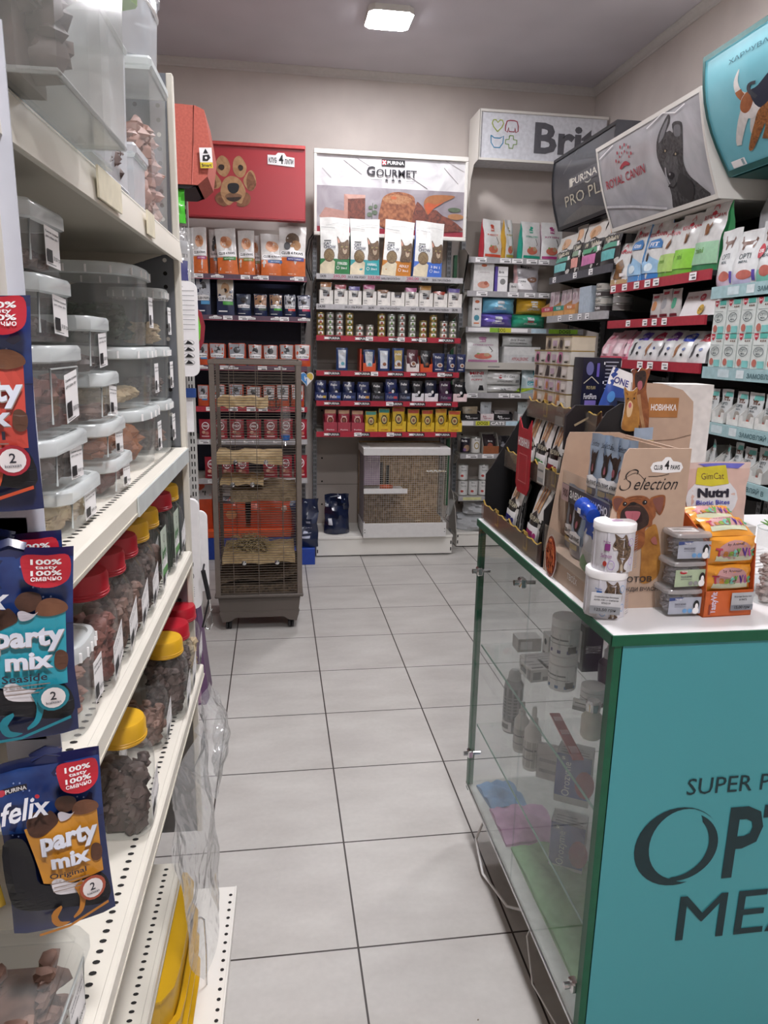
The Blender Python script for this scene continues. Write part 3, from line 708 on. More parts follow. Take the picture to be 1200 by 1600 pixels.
for i, (u, w_, z, h, c, f) in enumerate(S2):
    u += .03
    nm = ['topmost', 'second from the top', 'third from the top', 'lowest'][i]
    box_tub('clear lidded box, %s of the second stack on the tub shelf' % nm, u, w_, z, h, d=.15, content=c, fill=f, cname='dried treats in the %s box of the second stack' % nm, lidh=.017, v=-.022)
# rounded tubs
def tub(label, u, v, z, r, h, content, fill, cname, sq=3.6, name='plastic_tub', m=None, lidm=None, n=28, asp=1.0, lid=True, cr=.017, group='rounded tubs at the far end of the tub shelf'):
    t = thing(name, label, 'tub', G(u, v, z), -GA, group); m = m or CLR; lidm = lidm or FROST
    mb = MB(); mb.lathe([(r*.9, .001), (r*.95, h*.5), (r*.97, h-.018)], m, n, sq=sq, ay=asp, cap=False); mb.lathe([(.001, .001), (r*.9, .001)], m, n, sq=sq, ay=asp, cap=False); mb.obj('body', t)
    if lid:
        mb = MB(); mb.lathe([(r*.98, h-.02), (r*1.02, h-.018), (r*1.02, h-.006), (r*.98, h), (r*.86, h), (r*.84, h-.004), (.001, h-.004)], lidm, n, sq=sq, ay=asp, cap=False)
        for i in range(20):
            a = 2*PI*i/20; c, d = math.cos(a), math.sin(a); q = (abs(c)**sq+abs(d)**sq)**(-1/sq) if sq else 1
            mb.box(r*1.02*c*q-.001, r*1.02*c*q+.002, r*asp*1.02*d*q-.001, r*asp*1.02*d*q+.001, h-.018, h-.006, WP)
        mb.obj('lid', t)
    mb = MB(); LS = lambda uu, vv, o: (r*.975+.002+o, r*asp*.45+(uu-.5)*.04, h*.45+(vv-.5)*.055)
    mb.grid(lambda uu, vv: LS(uu, vv, 0), 1, 1, WP, False); mb.deco(LS, LBL[1:], .0004); mb.obj('paper_label', t)
    if content:
        m1, _ = CONT[content]; q = r*.62
        mb = lumps(-q, q, -q*asp, q*asp, .004, (h-.02)*fill, m1, rnd, 70, cr, (1.2, .7, .6)); stuff('dried_treats', mb, cname, 'pet treats', G(u, v, z), -GA)
    return t
tub('large round lidded tub holding dark green herbs', -.255, -.13, 1.497, .105, .135, 'green', .62, 'dark green dried herbs in the topmost large tub', asp=1.1)
tub('large round lidded tub with pale chunks, under the herb tub', -.245, -.13, 1.39, .108, .105, 'tan', .35, 'pale dried chunks in the middle large tub', asp=1.1)
tub('large round lidded tub of amber fruit standing on the shelf', -.24, -.13, 1.278, .108, .108, 'amber', .85, 'amber dried pieces in the lowest large tub', asp=1.1, cr=.024)
for i, (z, h, c) in enumerate([(1.497, .112, 'tan'), (1.39, .105, 'dark'), (1.278, .108, 'brown')]):
    tub('small clear tub by the perforated end panel, %s of three' % ['top', 'middle', 'bottom'][i], -.06, -.075, z, .055, h, c, .5, 'treats in the %s small tub by the end panel' % ['top', 'middle', 'bottom'][i], cr=.012)
mb = MB(); mb.lathe([(.05, 0), (.052, .08), (.054, .082), (.054, .1), (.05, .103)], C_('2f7a4a'), 20); put('green_tub', mb, 'small green lidded tub behind the second stack of boxes', 'tub', G(-.52, -.24, 1.40), 0)
mb = MB(); mb.lathe([(.09, 0), (.095, .12)], CLR, 20); o = put('clear_tub', mb, 'empty clear tub under the small green tub', 'tub', G(-.5, -.26, 1.278), 0)
# jars
CAPR = mat('red cap', 'a81828', .35, var=.04); CAPY = mat('yellow cap', 'd0a020', .38, var=.04)
def jar(label, u, v, z, h, capm, content, fill, cname, r=.043, name='treat_jar', green=False, group='capped jars on the jar shelf', lab=True):
    t = thing(name, label, 'jar', G(u, v, z), -GA, group)
    hb = h-.035; mb = MB()
    mb.lathe([(r*.9, .001), (r, .012), (r, hb*.72), (r*.93, hb*.85), (r*.72, hb*.96), (r*.68, hb), (r*.68, hb+.012)], CLR2, 20, sq=3.2, cap=False)
    mb.lathe([(.001, .002), (r*.9, .002)], CLR2, 20, sq=3.2, cap=False)
    mb.obj('body', t)
    if capm:
        mb = MB(); mb.lathe([(r*.78, hb), (r*.84, hb+.002), (r*.84, hb+.028), (r*.78, hb+.034), (.001, hb+.034)], capm, 28, cap=False)
        for k in range(2): mb.tube([(r*.845*math.cos(a*PI/12), r*.845*math.sin(a*PI/12), hb+.005+.004*k) for a in range(24)], .0008, capm, 4, True)
        mb.obj('cap', t)
    if lab:
        mb = MB(); LS = lambda uu, vv, o: (r*1.0+.0012+o, (uu-.5)*.055, hb*.38+(vv-.5)*.05+(uu-.5)*.02)
        mb.grid(lambda uu, vv: LS(uu, vv, 0), 1, 1, WP, False); mb.deco(LS, LBL[1:], .0004); mb.obj('paper_label', t)
        if green:
            mb = MB(); LS2 = lambda uu, vv, o: (r*1.0+.001+o, (uu-.5)*.06, hb*.6+(vv-.5)*.1)
            mb.grid(lambda uu, vv: LS2(uu, vv, 0), 1, 1, C_('b8c4b4'), False); mb.deco(LS2, [('t', 'Jerky', .5, .5, .8, .3, C_('2f7a34')), ('o', .5, .8, .12, .08, .2, C_('444444')), ('r', .1, .1, .9, .25, C_('5a9a50'))], .0004); mb.obj('printed_label', t)
    if content:
        m1, _ = CONT[content]; q = r*.8
        if content == 'green':
            mb = MB()
            for k in range(60): a, b = rnd.uniform(-q, q), rnd.uniform(-q, q); mb.box(a-.002, a+.002, b-.002, b+.002, .004, hb*fill*rnd.uniform(.8, 1), m1)
        else: mb = lumps(-q, q, -q, q, .004, hb*fill, m1, rnd, 60, .012, (1, .8, .9))
        stuff('dried_treats', mb, cname, 'pet treats', G(u, v, z), -GA)
    return t
JC = [(-.675, CAPR, 'red', .72, .165), (-.575, CAPR, 'brown', .6, .165), (-.485, CAPR, 'brown', .6, .165), (-.39, CAPY, 'dark', .8, .165), (-.295, CAPY, 'brown', .7, .165), (-.215, CAPY, 'dark', .7, .17), (-.145, CAPR, 'green', .7, .165), (-.055, CAPY, 'green', .95, .165)]
jn = ['red-capped jar nearest the viewer on the jar shelf', 'second red-capped jar on the jar shelf', 'third red-capped jar on the jar shelf', 'yellow-capped jar right behind the three red-capped jars', 'second yellow-capped jar, with a green and white printed label', 'third yellow-capped jar, partly hidden, beside green-labelled jar', 'red-capped jar with bright green label and leafy contents', 'yellow-capped jar of dark green sticks by the end panel']
for i, (u, c, ct, f, h) in enumerate(JC): jar(jn[i], u, -.05 if i != 5 else -.08, 1.038, h, c, ct, f, 'treats inside the ' + jn[i].split(',')[0].replace('jar right behind', 'jar behind') , green=(i in (4, 6)))
tub('small lidded tub in front of the nearest red-capped jar', -.79, -.06, 1.038, .05, .115, 'pink', .9, 'pink treats in the small tub on the jar shelf', cr=.012, group='tubs of the jar shelf')
JD = [(-.02, .0-.03, CAPR, 'tan', .55, .155, 'jar with bright red cap, farthest on the lower shelf'), (-.13, -.03, CAPR, 'dark', .8, .155, 'red-capped jar of dark treats on the lower shelf'), (-.235, -.028, CAPY, 'dark', .85, .165, 'yellow-capped jar next to the red-capped ones, lower shelf'), (-.345, -.05, None, 'brown', .6, .15, 'uncapped-looking clear jar in the middle of the lower shelf'),
      (-.46, -.11, CAPY, 'dark', .6, .15, 'small yellow-capped jar set back on the lower shelf'), (-.60, -.03, CAPY, 'dark', .75, .185, 'tall yellow-capped jar beside the lowest hanging pouch')]
for u, v, c, ct, f, h, l in JD: jar(l, u, v, .758, h, c, ct, f, 'treats inside the ' + l.split(',')[0], r=.046, group='jars on the lower shelf')
# large clear box at the near end of the lower shelf
box_tub('large clear box of brown chews under the hanging pouches', -.995, .15, .758, .10, d=.24, v=.004, lidm=CLR, content='brown', fill=1.3, cname='brown chews filling the large box under the pouches', lidh=.02)
# ---- top shelf
ztop = 1.714
def bin_(label, u, v, z, w, d, h, m, content, fill, cname, lid=None, open_=False, name='storage_bin', group=None, rz=0):
    t = thing(name, label, 'bin', G(u, v, z), -GA+rz, group); mb = MB()
    hx, hy = d/2, w/2
    for a, (x, y) in enumerate(((hx, 0), (-hx, 0))): mb.grid(lambda p, q, x=x: (x*(.93+.07*q), (p-.5)*w*(.93+.07*q), h*q), 2, 3, m, False)
    for a, (x, y) in enumerate(((0, hy), (0, -hy))): mb.grid(lambda p, q, y=y: ((p-.5)*d*(.93+.07*q), y*(.93+.07*q), h*q), 2, 3, m, False)
    mb.box(-hx*.93, hx*.93, -hy*.93, hy*.93, 0, .002, m); mb.tube([(hx*.93, -hy*.93, .002), (hx*.93, hy*.93, .002), (-hx*.93, hy*.93, .002), (-hx*.93, -hy*.93, .002)], .003, m, 5, True)
    mb.tube([(hx, -hy, h), (hx, hy, h), (-hx, hy, h), (-hx, -hy, h)], .005, FROST, 6, True)
    mb.obj('body', t)
    if lid:
        mb = MB(); mb.box(-hx-.006, hx+.006, -hy-.006, hy+.006, h-.002, h+.018, lid, .005); mb.obj('lid', t)
    if content:
        m1, _ = CONT[content]; mb = lumps(-hx*.84, hx*.84, -hy*.84, hy*.84, .004, h*fill, m1, rnd, 110, .018, (1.3, .7, .8)); stuff('dried_treats', mb, cname, 'pet treats', G(u, v, z), -GA+rz)
    return t
bin_('big clear bin of dark chews at the near end of the top shelf', -.865, -.035, ztop, .26, .19, .25, film('cloudy plastic', 'b4b6b2', .24, .15, .15), None, 0, '')
mb = lumps(-.078, .078, -.105, .02, .004, .22, CONT['dark'][0], rnd, 110, .022, (1.2, .6, .8)); stuff('dried_treats', mb, 'dark brown chews piled in the near half of the big bin', 'pet treats', G(-.895, -.035, ztop), -GA)
bin_('shallow clear bin behind the big bin, mostly empty', -.685, -.05, ztop, .1, .14, .21, CLR, None, 0, '', group='clear bins')
bin_('bluish clear bin standing beside the shallow bin', -.545, -.06, ztop, .14, .13, .19, MILK, 'dark', .3, 'dark chews in the bluish bin', lid=None, group='clear bins')
bin_('small milky lidded box in front of the jerky bin', -.30, -.055, ztop, .095, .08, .085, MILK, None, 0, '', lid=MILK)
bin_('tall clear bin of reddish jerky at the far end', -.115, -.085, ztop, .17, .15, .26, CLR, 'pink', .72, 'reddish jerky in the tall bin at the far end', lid=FROST)
# bottle with printed label
t = thing('white_bottle', 'white capped bottle with black printed label beside the jerky bin', 'bottle', G(-.345, -.075, 1.8), -GA)
mb = MB(); mb.lathe([(.028, 0), (.034, .012), (.036, .06), (.03, .1), (.022, .112), (.022, .118)], C_('e6e4e2', .4), 24)
SJ = lambda uu, vv, o: ((.0365+o)*math.cos((uu-.75)*2.2-.3), (.0365+o)*math.sin((uu-.75)*2.2-.3), .01+vv*.085)
mb.deco(SJ, [('t', 'ДЛЯ', .3, .86, .3, .13, BLK, .03), ('t', 'ЛІКАРСЬКЕ', .5, .68, .85, .14, BLK, .03), ('r', .2, .5, .8, .52, BLK), ('r', .2, .4, .7, .42, BLK), ('r', .2, .3, .8, .31, BLK), ('r', .2, .2, .6, .21, BLK)])
mb.obj('body', t); mb = MB(); mb.lathe([(.026, .112), (.028, .114), (.028, .14), (.024, .146), (.001, .146)], WP, 24, cap=False); mb.obj('cap', t)
mb = MB(); mb.box(-.04, .04, -.045, .045, 0, .085, MILK, .006); put('milky_box', mb, 'milky plastic box under the white bottle', 'box', G(-.345, -.075, ztop), -GA)
def bucket(label, u, v, z, w, d, h, cont=None):
    t = thing('plastic_bucket', label, 'bucket', G(u, v, z), -GA, 'stacked white buckets'); mb = MB(); r = w/2
    mb.lathe([(r*.88, 0), (r*.9, .004), (r*.97, h-.03)], MILK, 28, sq=3.4, ay=1.0, ax=d/w, cap=True); mb.obj('body', t)
    mb = MB(); mb.lathe([(r*.99, h-.03), (r*1.03, h-.028), (r*1.03, h-.006), (r*.97, h), (.001, h)], MILK, 28, sq=3.4, ax=d/w, cap=False)
    for i in range(18): a = 2*PI*i/18; mb.box(r*1.03*math.cos(a)*d/w-.001, r*1.03*math.cos(a)*d/w+.001, r*1.03*math.sin(a)-.001, r*1.03*math.sin(a)+.001, h-.028, h-.006, WP)
    mb.obj('lid', t)
    mb = MB(); P = []
    for i in range(15):
        a = PI*i/14; P.append((d/2*.3+math.sin(a)*d*.34, -math.cos(a)*r*1.06, h-.04-.02*math.sin(a)))
    mb.tube(P, .0035, WP, 6); mb.obj('handle', t)
bucket('white bucket with handle stacked on the jerky bin', -.125, -.085, 1.994, .19, .16, .15)
bucket('uppermost white bucket, on top of the other bucket', -.16, -.09, 2.146, .17, .15, .16)
# green bag stuffed behind the bins
mb = bag(.14, .17, .1, film('green tinted bag', 'b5cfa0', .8), [('e', .7, .4, .14, .2, C_('4aa030', .3)), ('e', .3, .7, .1, .1, C_('e8e8e8'))], seed=4, crk=2); put('treat_bag', mb, 'white and green plastic bag above the bluish bin', 'bag', G(-.61, -.02, 1.92), .4)
# ---- hanging strips and pouches at the near end
STRP = mat('white plastic strip', 'c9ccd6', .4, var=.02)
tt = thing('clip_strip', 'white plastic hanging strip holding the cat treat pouches', 'display strip', G(-1.0, 0, 0), 0)
for (x, z0, z1, w_) in ((-.035, 1.32, 1.75, .10), (-.03, 1.13, 1.35, .06), (-.012, .98, 1.17, .05)):
    mb = MB(); mb.box(x-w_/2, x+w_/2, .012, .014, z0, z1, STRP)
    mb.obj('strip', tt)
CATN = mat('navy pouch film', '1c2754', .22, coat=.4, var=.1, scale=8); 
def felix(flav, col, band, ring, fl):
    COLR = G_(col)
    D = [('r', .0, .60, 1, .95, mat('blue starry print', '274a8c', .25, h2='1a2c62', scale=25, coat=.3))]+[('e', .1+.83*((k*37) % 53)/53, .6+.33*((k*29) % 47)/47, .008, .005, C_('8aa0d0')) for k in range(22)]+[
         ('p', sm([(.0, .57), (.2, .6), (.28, .45), (.32, .33), (.6, .3), (.92, .3), (.95, .12), (.5, .17), (.1, .2), (.0, .3)]), C_('15161c', .4)),
         ('p', [(.23, .655), (.6, .675), (.94, .69), (.94, .31), (.55, .30), (.35, .33)], COLR),
         ('p', sm([(.43, .33), (.52, .34), (.62, .3), (.84, .285), (.92, .26), (.83, .22), (.66, .235), (.46, .26)]), C_('dcd8dc')),
         ('p', sm([(.28, .62), (.26, .69), (.34, .73), (.44, .71), (.5, .72), (.56, .66), (.46, .62), (.36, .6)]), mat('biscuit print', '5a3a2a', .5, h2='3c241a', scale=40)), ('p', sm([(.54, .75), (.58, .79), (.66, .8), (.74, .78), (.74, .73), (.66, .70), (.58, .71)]), mat('biscuit print')), ('p', sm([(.7, .69), (.74, .75), (.84, .76), (.94, .73), (.95, .69), (.82, .67)]), mat('light biscuit print', '7a5038', .5, h2='5a3826', scale=40)), ('p', sm([(.84, .42), (.85, .48), (.9, .49), (.95, .46), (.94, .4), (.88, .39)]), mat('biscuit print')),
         ('p', sm([(.56, .70), (.6, .71), (.68, .69), (.72, .7), (.66, .665), (.58, .66)]), C_('b8b4bc')),
         ('l', sm([(.68, .3), (.71, .22), (.68, .14), (.6, .1)], False), [.045-.0032*k for k in range(13)], C_(band)), ('l', sm([(.5, .19), (.42, .14), (.46, .085), (.56, .08)], False), [.008, .014, .02, .026, .03, .032, .03, .026, .02, .016, .012, .006, .002], C_(band)), ('l', [(.26, .04), (.55, .055), (.95, .125)], .008, C_(band)),
         ('t', 'party', .655, .555, .56, .125, C_('9a9088'), .045), ('t', 'party', .65, .56, .56, .125, C_('d8dce8'), .04), ('t', 'mix', .645, .455, .38, .085, C_('9a9088'), .045), ('t', 'mix', .64, .46, .38, .085, C_('d8dce8'), .04), ('t', flav, .6, .375, .36, .04, C_('2c2a3a')), ('r', .42, .335, .8, .34, C_('8a7a70')), ('r', .45, .315, .76, .32, C_('8a7a70')), ('r', .44, .295, .78, .30, C_('8a7a70')),
         ('e', .82, .26, .13, .072, C_(ring)), ('e', .82, .26, .1, .056, C_('e4dede')), ('t', '2', .82, .272, .05, .045, C_('30303a')), ('t', 'kcal/ккал', .82, .236, .12, .014, C_('50505a')),
         ('p', sm([(.61, .985), (.8, .99), (.96, .985), (.975, .88), (.9, .835), (.78, .825), (.65, .85), (.61, .9)]), C_('b82434', .3)), ('t', '100%', .79, .955, .24, .028, WP, .03), ('t', 'tasty', .79, .925, .17, .022, WP, .02), ('t', '100%', .79, .9, .24, .026, WP, .03), ('t', 'смачно', .79, .872, .24, .02, WP, .02),
         ('r', .05, .885, .32, .92, C_('1a1a2a')), ('e', .09, .902, .035, .018, C_('b8384a')), ('t', 'PURINA', .22, .902, .19, .022, WP), ('t', 'felix', .28, .79, .46, .11, C_('e4e6ee'), .02, .25), ('e', .40, .845, .022, .012, C_('c83040'))]
    return D
def pouch(label, fl, col, band, ring, u, v, z, rz, seed, w_=.102, h=.176, tilt=(0, 0)):
    mb = bag(w_, h, .022, CATN, felix(fl, col, band, ring, 0), seed=seed, crk=1.6)
    mb.tube([(-.012, .004, h*.985), (.0, .004, h*1.01), (.012, .004, h*.985)], .006, CATN, 5)
    return put('treat_pouch', mb, label, 'pouch', G(u, v, z), rz, 'navy cat treat pouches on the hanging strip', tilt)
rz = math.radians(14)
pouch('navy cat treat pouch with red front reading Grill, topmost on the strip', 'Grill', 'c84a3e', 'c8502e', 'a02434', -1.03, -.024, 1.366, rz, 1, tilt=(0, math.radians(1)))
pouch('navy cat treat pouch with teal front reading Seaside, middle of the strip', 'Seaside', '2f9cb0', '1c8496', '1c7a8a', -1.03, -.010, 1.158, rz, 2, tilt=(0, math.radians(2.5)))
pouch('navy pouch edge showing behind the teal Seaside pouch', 'Seaside', '2f9cb0', '1c8496', '1c7a8a', -1.0, -.016, 1.160, rz, 3, tilt=(math.radians(0), math.radians(-1.5)))
pouch('navy cat treat pouch with orange front reading Original, lowest on the strip', 'Original', 'c88a2e', 'b8782a', 'a4503a', -1.03, .0175, .962, rz, 5, w_=.09, tilt=(0, math.radians(-1.5)))
mb = bag(.1, .16, .02, G_('b8952a'), [('r', .1, .3, .9, .7, C_('a83a30'))], seed=9); put('yellow_pouch', mb, 'yellow treat pouch half cut off beside the Original pouch', 'pouch', G(-1.04, -.085, .975), rz, None, (0, -.1))
# ---- low goods: yellow trays, white tub, film, wire hook
YT = mat('yellow tray plastic', 'd0a41c', .38, var=.05, scale=10)
for k in range(3):
    mb = MB()
    def rr(p, q): pass
    mb.lathe([(.13, 0), (.15, .008), (.155, .05), (.165, .055), (.165, .06), (.15, .058), (.145, .02), (.001, .018)], YT, 32, sq=6, ax=.62, cap=False)
    mb.box(.09, .094, -.13, .13, .012, .05, YT)
    put('plastic_tray', mb, 'yellow plastic tray, %s of the nested stack under the film' % ['lowest', 'middle', 'topmost'][k], 'tray', G(-.42, -.07, .137+k*.062), -GA, 'nested yellow trays')
mb = MB(); mb.lathe([(.13, 0), (.15, .008), (.155, .09), (.165, .095), (.165, .1), (.15, .098), (.001, .096)], YT, 32, sq=6, ax=.62, cap=False)
put('plastic_tray', mb, 'deep yellow plastic tray upside down on the nested trays', 'tray', G(-.43, -.075, .30), -GA, 'nested yellow trays')
mb = MB(); mb.lathe([(.06, 0), (.068, .09), (.074, .092), (.074, .11), (.001, .112)], C_('d8d8dc', .4), 24, cap=False); put('white_tub', mb, 'white round tub beside the yellow trays', 'tub', G(-.72, -.06, .137), 0)
mb = MB(); mb.tube([(-.03, 0, .17), (.0, 0, .172), (.006, 0, .166), (.008, 0, .09), (.006, 0, .0)], .002, CHROME, 6); put('wire_hook', mb, 'thin chrome wire hook beside the yellow trays', 'hook', G(-.30, .035, .137), -GA)
# crumpled clear bags hanging off the lower shelf
def sheet(label, pts, z, seed, g):
    r_ = random.Random(seed); k = [r_.uniform(0, 6) for _ in range(8)]
    (u0, v0, z0), (u1, v1, z1), (u2, v2, z2), (u3, v3, z3) = pts
    mb = MB()
    def fn(a, b, t=0):
        u = (u0*(1-a)+u1*a)*(1-b)+(u3*(1-a)+u2*a)*b; v = (v0*(1-a)+v1*a)*(1-b)+(v3*(1-a)+v2*a)*b; zz = (z0*(1-a)+z1*a)*(1-b)+(z3*(1-a)+z2*a)*b
        n = .012*math.sin(6*a+k[0]+5*b)+.009*math.sin(9*b+k[1]+5*a)+.004*math.sin(19*a+k[2])*math.sin(15*b+k[3])
        bul = math.sin(PI*a)*math.sin(PI*min(1, b*1.1))*.022
        return G(u, v+n+(bul if t == 0 else -bul*.4-.004), zz+n*.5)
    mb.grid(lambda a, b: fn(a, b), 22, 26, SHEET)
    return put('plastic_bag', mb, label, 'bag', (0, 0, 0), 0, g)
sheet('large crumpled clear plastic bag hanging off the lower shelf edge', [(-.62, .035, .735), (-.22, .035, .735), (-.2, .06, .40), (-.55, .075, .40)], 0, 3, None)
sheet('smaller clear zip bag with red seal hanging at the far end', [(-.3, .03, .745), (-.02, .035, .72), (.02, .06, .52), (-.26, .06, .56)], 0, 8, None)

# ------------------------------------------------------------------ goods on the middle bay
def M_(mb): return mb.mesh('m')
def chow(col, word, seed):
    c = G_(col)
    D = [('r', 0, 0, 1, .27, c), ('p', [(.52, .0), (.52, .26), (.95, .3), (1, .28), (1, 0)], c), ('p', [(0, .0), (0, .16), (.3, .3), (.5, .22), (.48, 0)], C_('d8ccb0')), ('e', .3, .33, .19, .12, TABBY), ('e', .3, .33, .17, .1, mat('kibble print', '8a7450', .5, h2='6b5638', scale=90)),
         ('p', sm([(.6, .27), (.62, .42), (.6, .56), (.58, .67), (.66, .62), (.72, .57), (.84, .58), (.93, .62), (.99, .58), (.99, .3), (.8, .27)]), TABBY), ('p', sm([(.60, .64), (.61, .55), (.67, .57)]), C_('c08a78')), ('p', sm([(.78, .46), (.84, .43), (.92, .45), (.90, .38), (.83, .36), (.78, .4)]), C_('b8a48c')), ('e', .75, .49, .03, .014, C_('c8b878')), ('e', .75, .49, .012, .012, BLK), ('e', .91, .49, .03, .014, C_('c8b878')), ('e', .91, .49, .012, .012, BLK), ('e', .85, .445, .018, .01, C_('8a4a44')),
         ('t', 'CAT', .24, .535, .26, .05, C_('20284a'), .02), ('t', 'CHOW', .32, .475, .42, .055, C_('20284a'), .02), ('r', .12, .575, .36, .592, BLK), ('t', word, .75, .19, .34, .045, WP), ('o', .6, .115, .05, .03, .25, WP), ('t', '2in1', .8, .11, .2, .035, WP), ('l', [(.03, .83), (.5, .81)], .004, C_('8a8a8a')), ('l', [(.2, .86), (.6, .9), (.95, .88)], .003, C_('aaaaaa'))]
    return bag(.2, .36, .075, G_('dcdcd8'), D, side=c, kind='gusset', seed=seed)
CC = [('2f7a48', 'STERILIZED', 'green'), ('3a9ca0', 'HAIRBALL', 'teal'), ('c07a2e', 'ADULT', 'orange'), ('4a72c8', '3 IN 1', 'blue')]
for i, (x, w_, h) in enumerate(CHOW):
    put('cat_food_bag', chow(CC[i][0], CC[i][1], 20+i), 'white cat food bag with %s base on the top rail of the middle bay' % CC[i][2], 'bag', (x, 3.60, 1.965), (0, 0, -.05, .05)[i], 'tall white cat food bags', (0, (0, 0, .07, .05)[i]))
# small pouches in white notched trays
PC = ['c07a2e', 'b03040', '6a5ea8', 'c0568a', '8a5a34', '3a3446', 'b8508c', 'c08a3a', 'b4452e', '7466ac']
PN = ['orange', 'red', 'purple', 'pink', 'brown', 'nearly empty dark', 'deep pink', 'amber', 'rust red', 'violet']
for i, (x, w_, h) in enumerate(GP):
    c = G_(PC[i])
    mb = MB(); tray(mb, w_*.97, .16, .10, C_('dedad4'), .09)
    mb.deco(lambda u, v, o: ((u-.5)*w_, -.082-o, v*.09), [('t', '24,90', .2, .3, .24, .14, BLK), ('r', .08, .12, .3, .15, BLK)])
    put('display_tray', mb, 'white notched tray holding %s pouches in the pouch row' % PN[i], 'tray', (x, 3.64, 1.77), 0, 'white trays of the pouch row')
    for k in range(2 if i != 5 else 1):
        p = bag(w_*.82, (h-.012)*(1 if i != 5 else .6), .03, G_('cfcac4'), [('r', .04, .78, .96, .97, c), ('e', .5, .38, .3, .26, C_('8f8f92')), ('r', .1, .5, .6, .56, BLK), ('r', .1, .6, .45, .64, BLK), ('e', .7, .3, .16, .14, MEAT2)], top=c, seed=i*3+k)
        put('cat_food_pouch', p, '%s-topped cat food pouch, %s in its white tray' % (PN[i], ['front', 'rear'][k]), 'pouch', (x, 3.595+k*.045, 1.7745), 0, 'pouches in the white trays')
# stacked small cans
def can_mesh(r, h, body, rim, deco=()):
    mb = MB(); mb.lathe([(r*.93, 0, rim), (r, .003, rim), (r, .006, body), (r, h-.006, rim), (r*1.01, h-.003, rim), (r*.97, h, rim), (r*.93, h-.002, rim)], rim, 20)
    if deco: mb.deco(cyl_S(r, h), deco, .0006)
    return mb
GOLD = mat('gold tin', 'b39a5c', .3, .7); SILV = mat('silver tin', 'b8b8b4', .3, .7)
bods = [('9a8450', GOLD), ('a8a49c', SILV), ('a0968c', SILV), ('b09858', GOLD), ('b8b0a0', SILV), ('b09a90', SILV), ('a89448', GOLD), ('98a090', SILV), ('909888', SILV), ('8a9280', SILV), ('9c9450', GOLD), ('b08c4c', GOLD), ('b0a890', SILV), ('a8a08c', SILV)]
cm = []
for i, (b, r_) in enumerate(bods): cm.append(M_(can_mesh(.0265, .037, C_(b), r_, [('r', .3, .25, .7, .7, WP), ('e', .5, .35, .1, .25, C_('6a8a50' if i % 2 else '9a5040')), ('r', .15, .75, .85, .85, C_('3a4a34'))])))
nst = [4, 4, 4, 4, 2, 2, 4, 4, 4, 4, 3, 4, 3, 3]
for i, (x, w_, h) in enumerate(CANX):
    for k in range(nst[i]):
        put('food_tin', cm[i], 'small tin, %s from the bottom in the %s tin stack from the left' % (ORD[k], ORD[i]), 'tin', (x, 3.585, 1.565+k*.0375), 0, 'stacks of small tins in the middle bay')
mb = MB(); mb.box(-.12, .12, 0, .002, 0, .025, ACRY)
# pouch row on the second red rail
F4 = [('silver blue', 'c8d0d8', None), ('silver', 'b8bcc0', 'c8502a'), ('blue and white', 'd0d8e0', None), ('blue and gold', 'c0a860', None), ('dark red', '5a2a34', 'd8d4d0'), ('black', '1c1a20', 'c8502a'), ('navy', '24305c', None), ('navy gold', '2a3260', None), ('navy white', '26305a', None)]
for i, (x, w_, h) in enumerate(G4):
    nm, c, tr = F4[i]; base = G_('1c3a70') if i < 4 else G_(c)
    if tr:
        mb = MB(); tray(mb, w_, .14, .11, C_(tr), .055); put('display_tray', mb, '%s tray holding %s pouches on the second red rail' % ('orange' if tr == 'c8502a' else 'white', nm), 'tray', (x, 3.62, 1.329), 0, 'trays on the second red rail')
    D = [('p', [(.2, .1), (.15, .9), (.85, .9), (.8, .1)], G_(c)), ('e', .5, .35, .28, .13, C_('d8dce0')), ('e', .55, .3, .16, .08, MEAT if i > 1 else C_('6ab0c0')), ('t', 'Felix', .5, .74, .5, .1, WP, .02), ('r', .2, .12, .8, .2, C_('e0e0e4'))] if i < 4 else [('t', 'Felix', .45, .78, .5, .12, WP, .02), ('e', .6, .35, .25, .12, C_('d0c8c0' if i != 5 else '3a3436')), ('e', .6, .35, .15, .07, MEAT), ('r', .2, .1, .7, .15, C_('d8d8e0'))]
    put('cat_food_pouch', bag(w_*.9, h-.004, .035, base, D, seed=40+i), '%s cat food pouch on the second red rail, %s from the left' % (nm, ORD[i]), 'pouch', (x, 3.585 if tr else 3.59, 1.3315), 0, 'pouches on the second red rail')
mb = MB(); mb.box(-.006, .006, -.07, .07, 0, .15, C_('b8402a')); put('tray_side', mb, 'thin orange red cardboard flap beside the silver pouch', 'box', (.805, 3.62, 1.329))
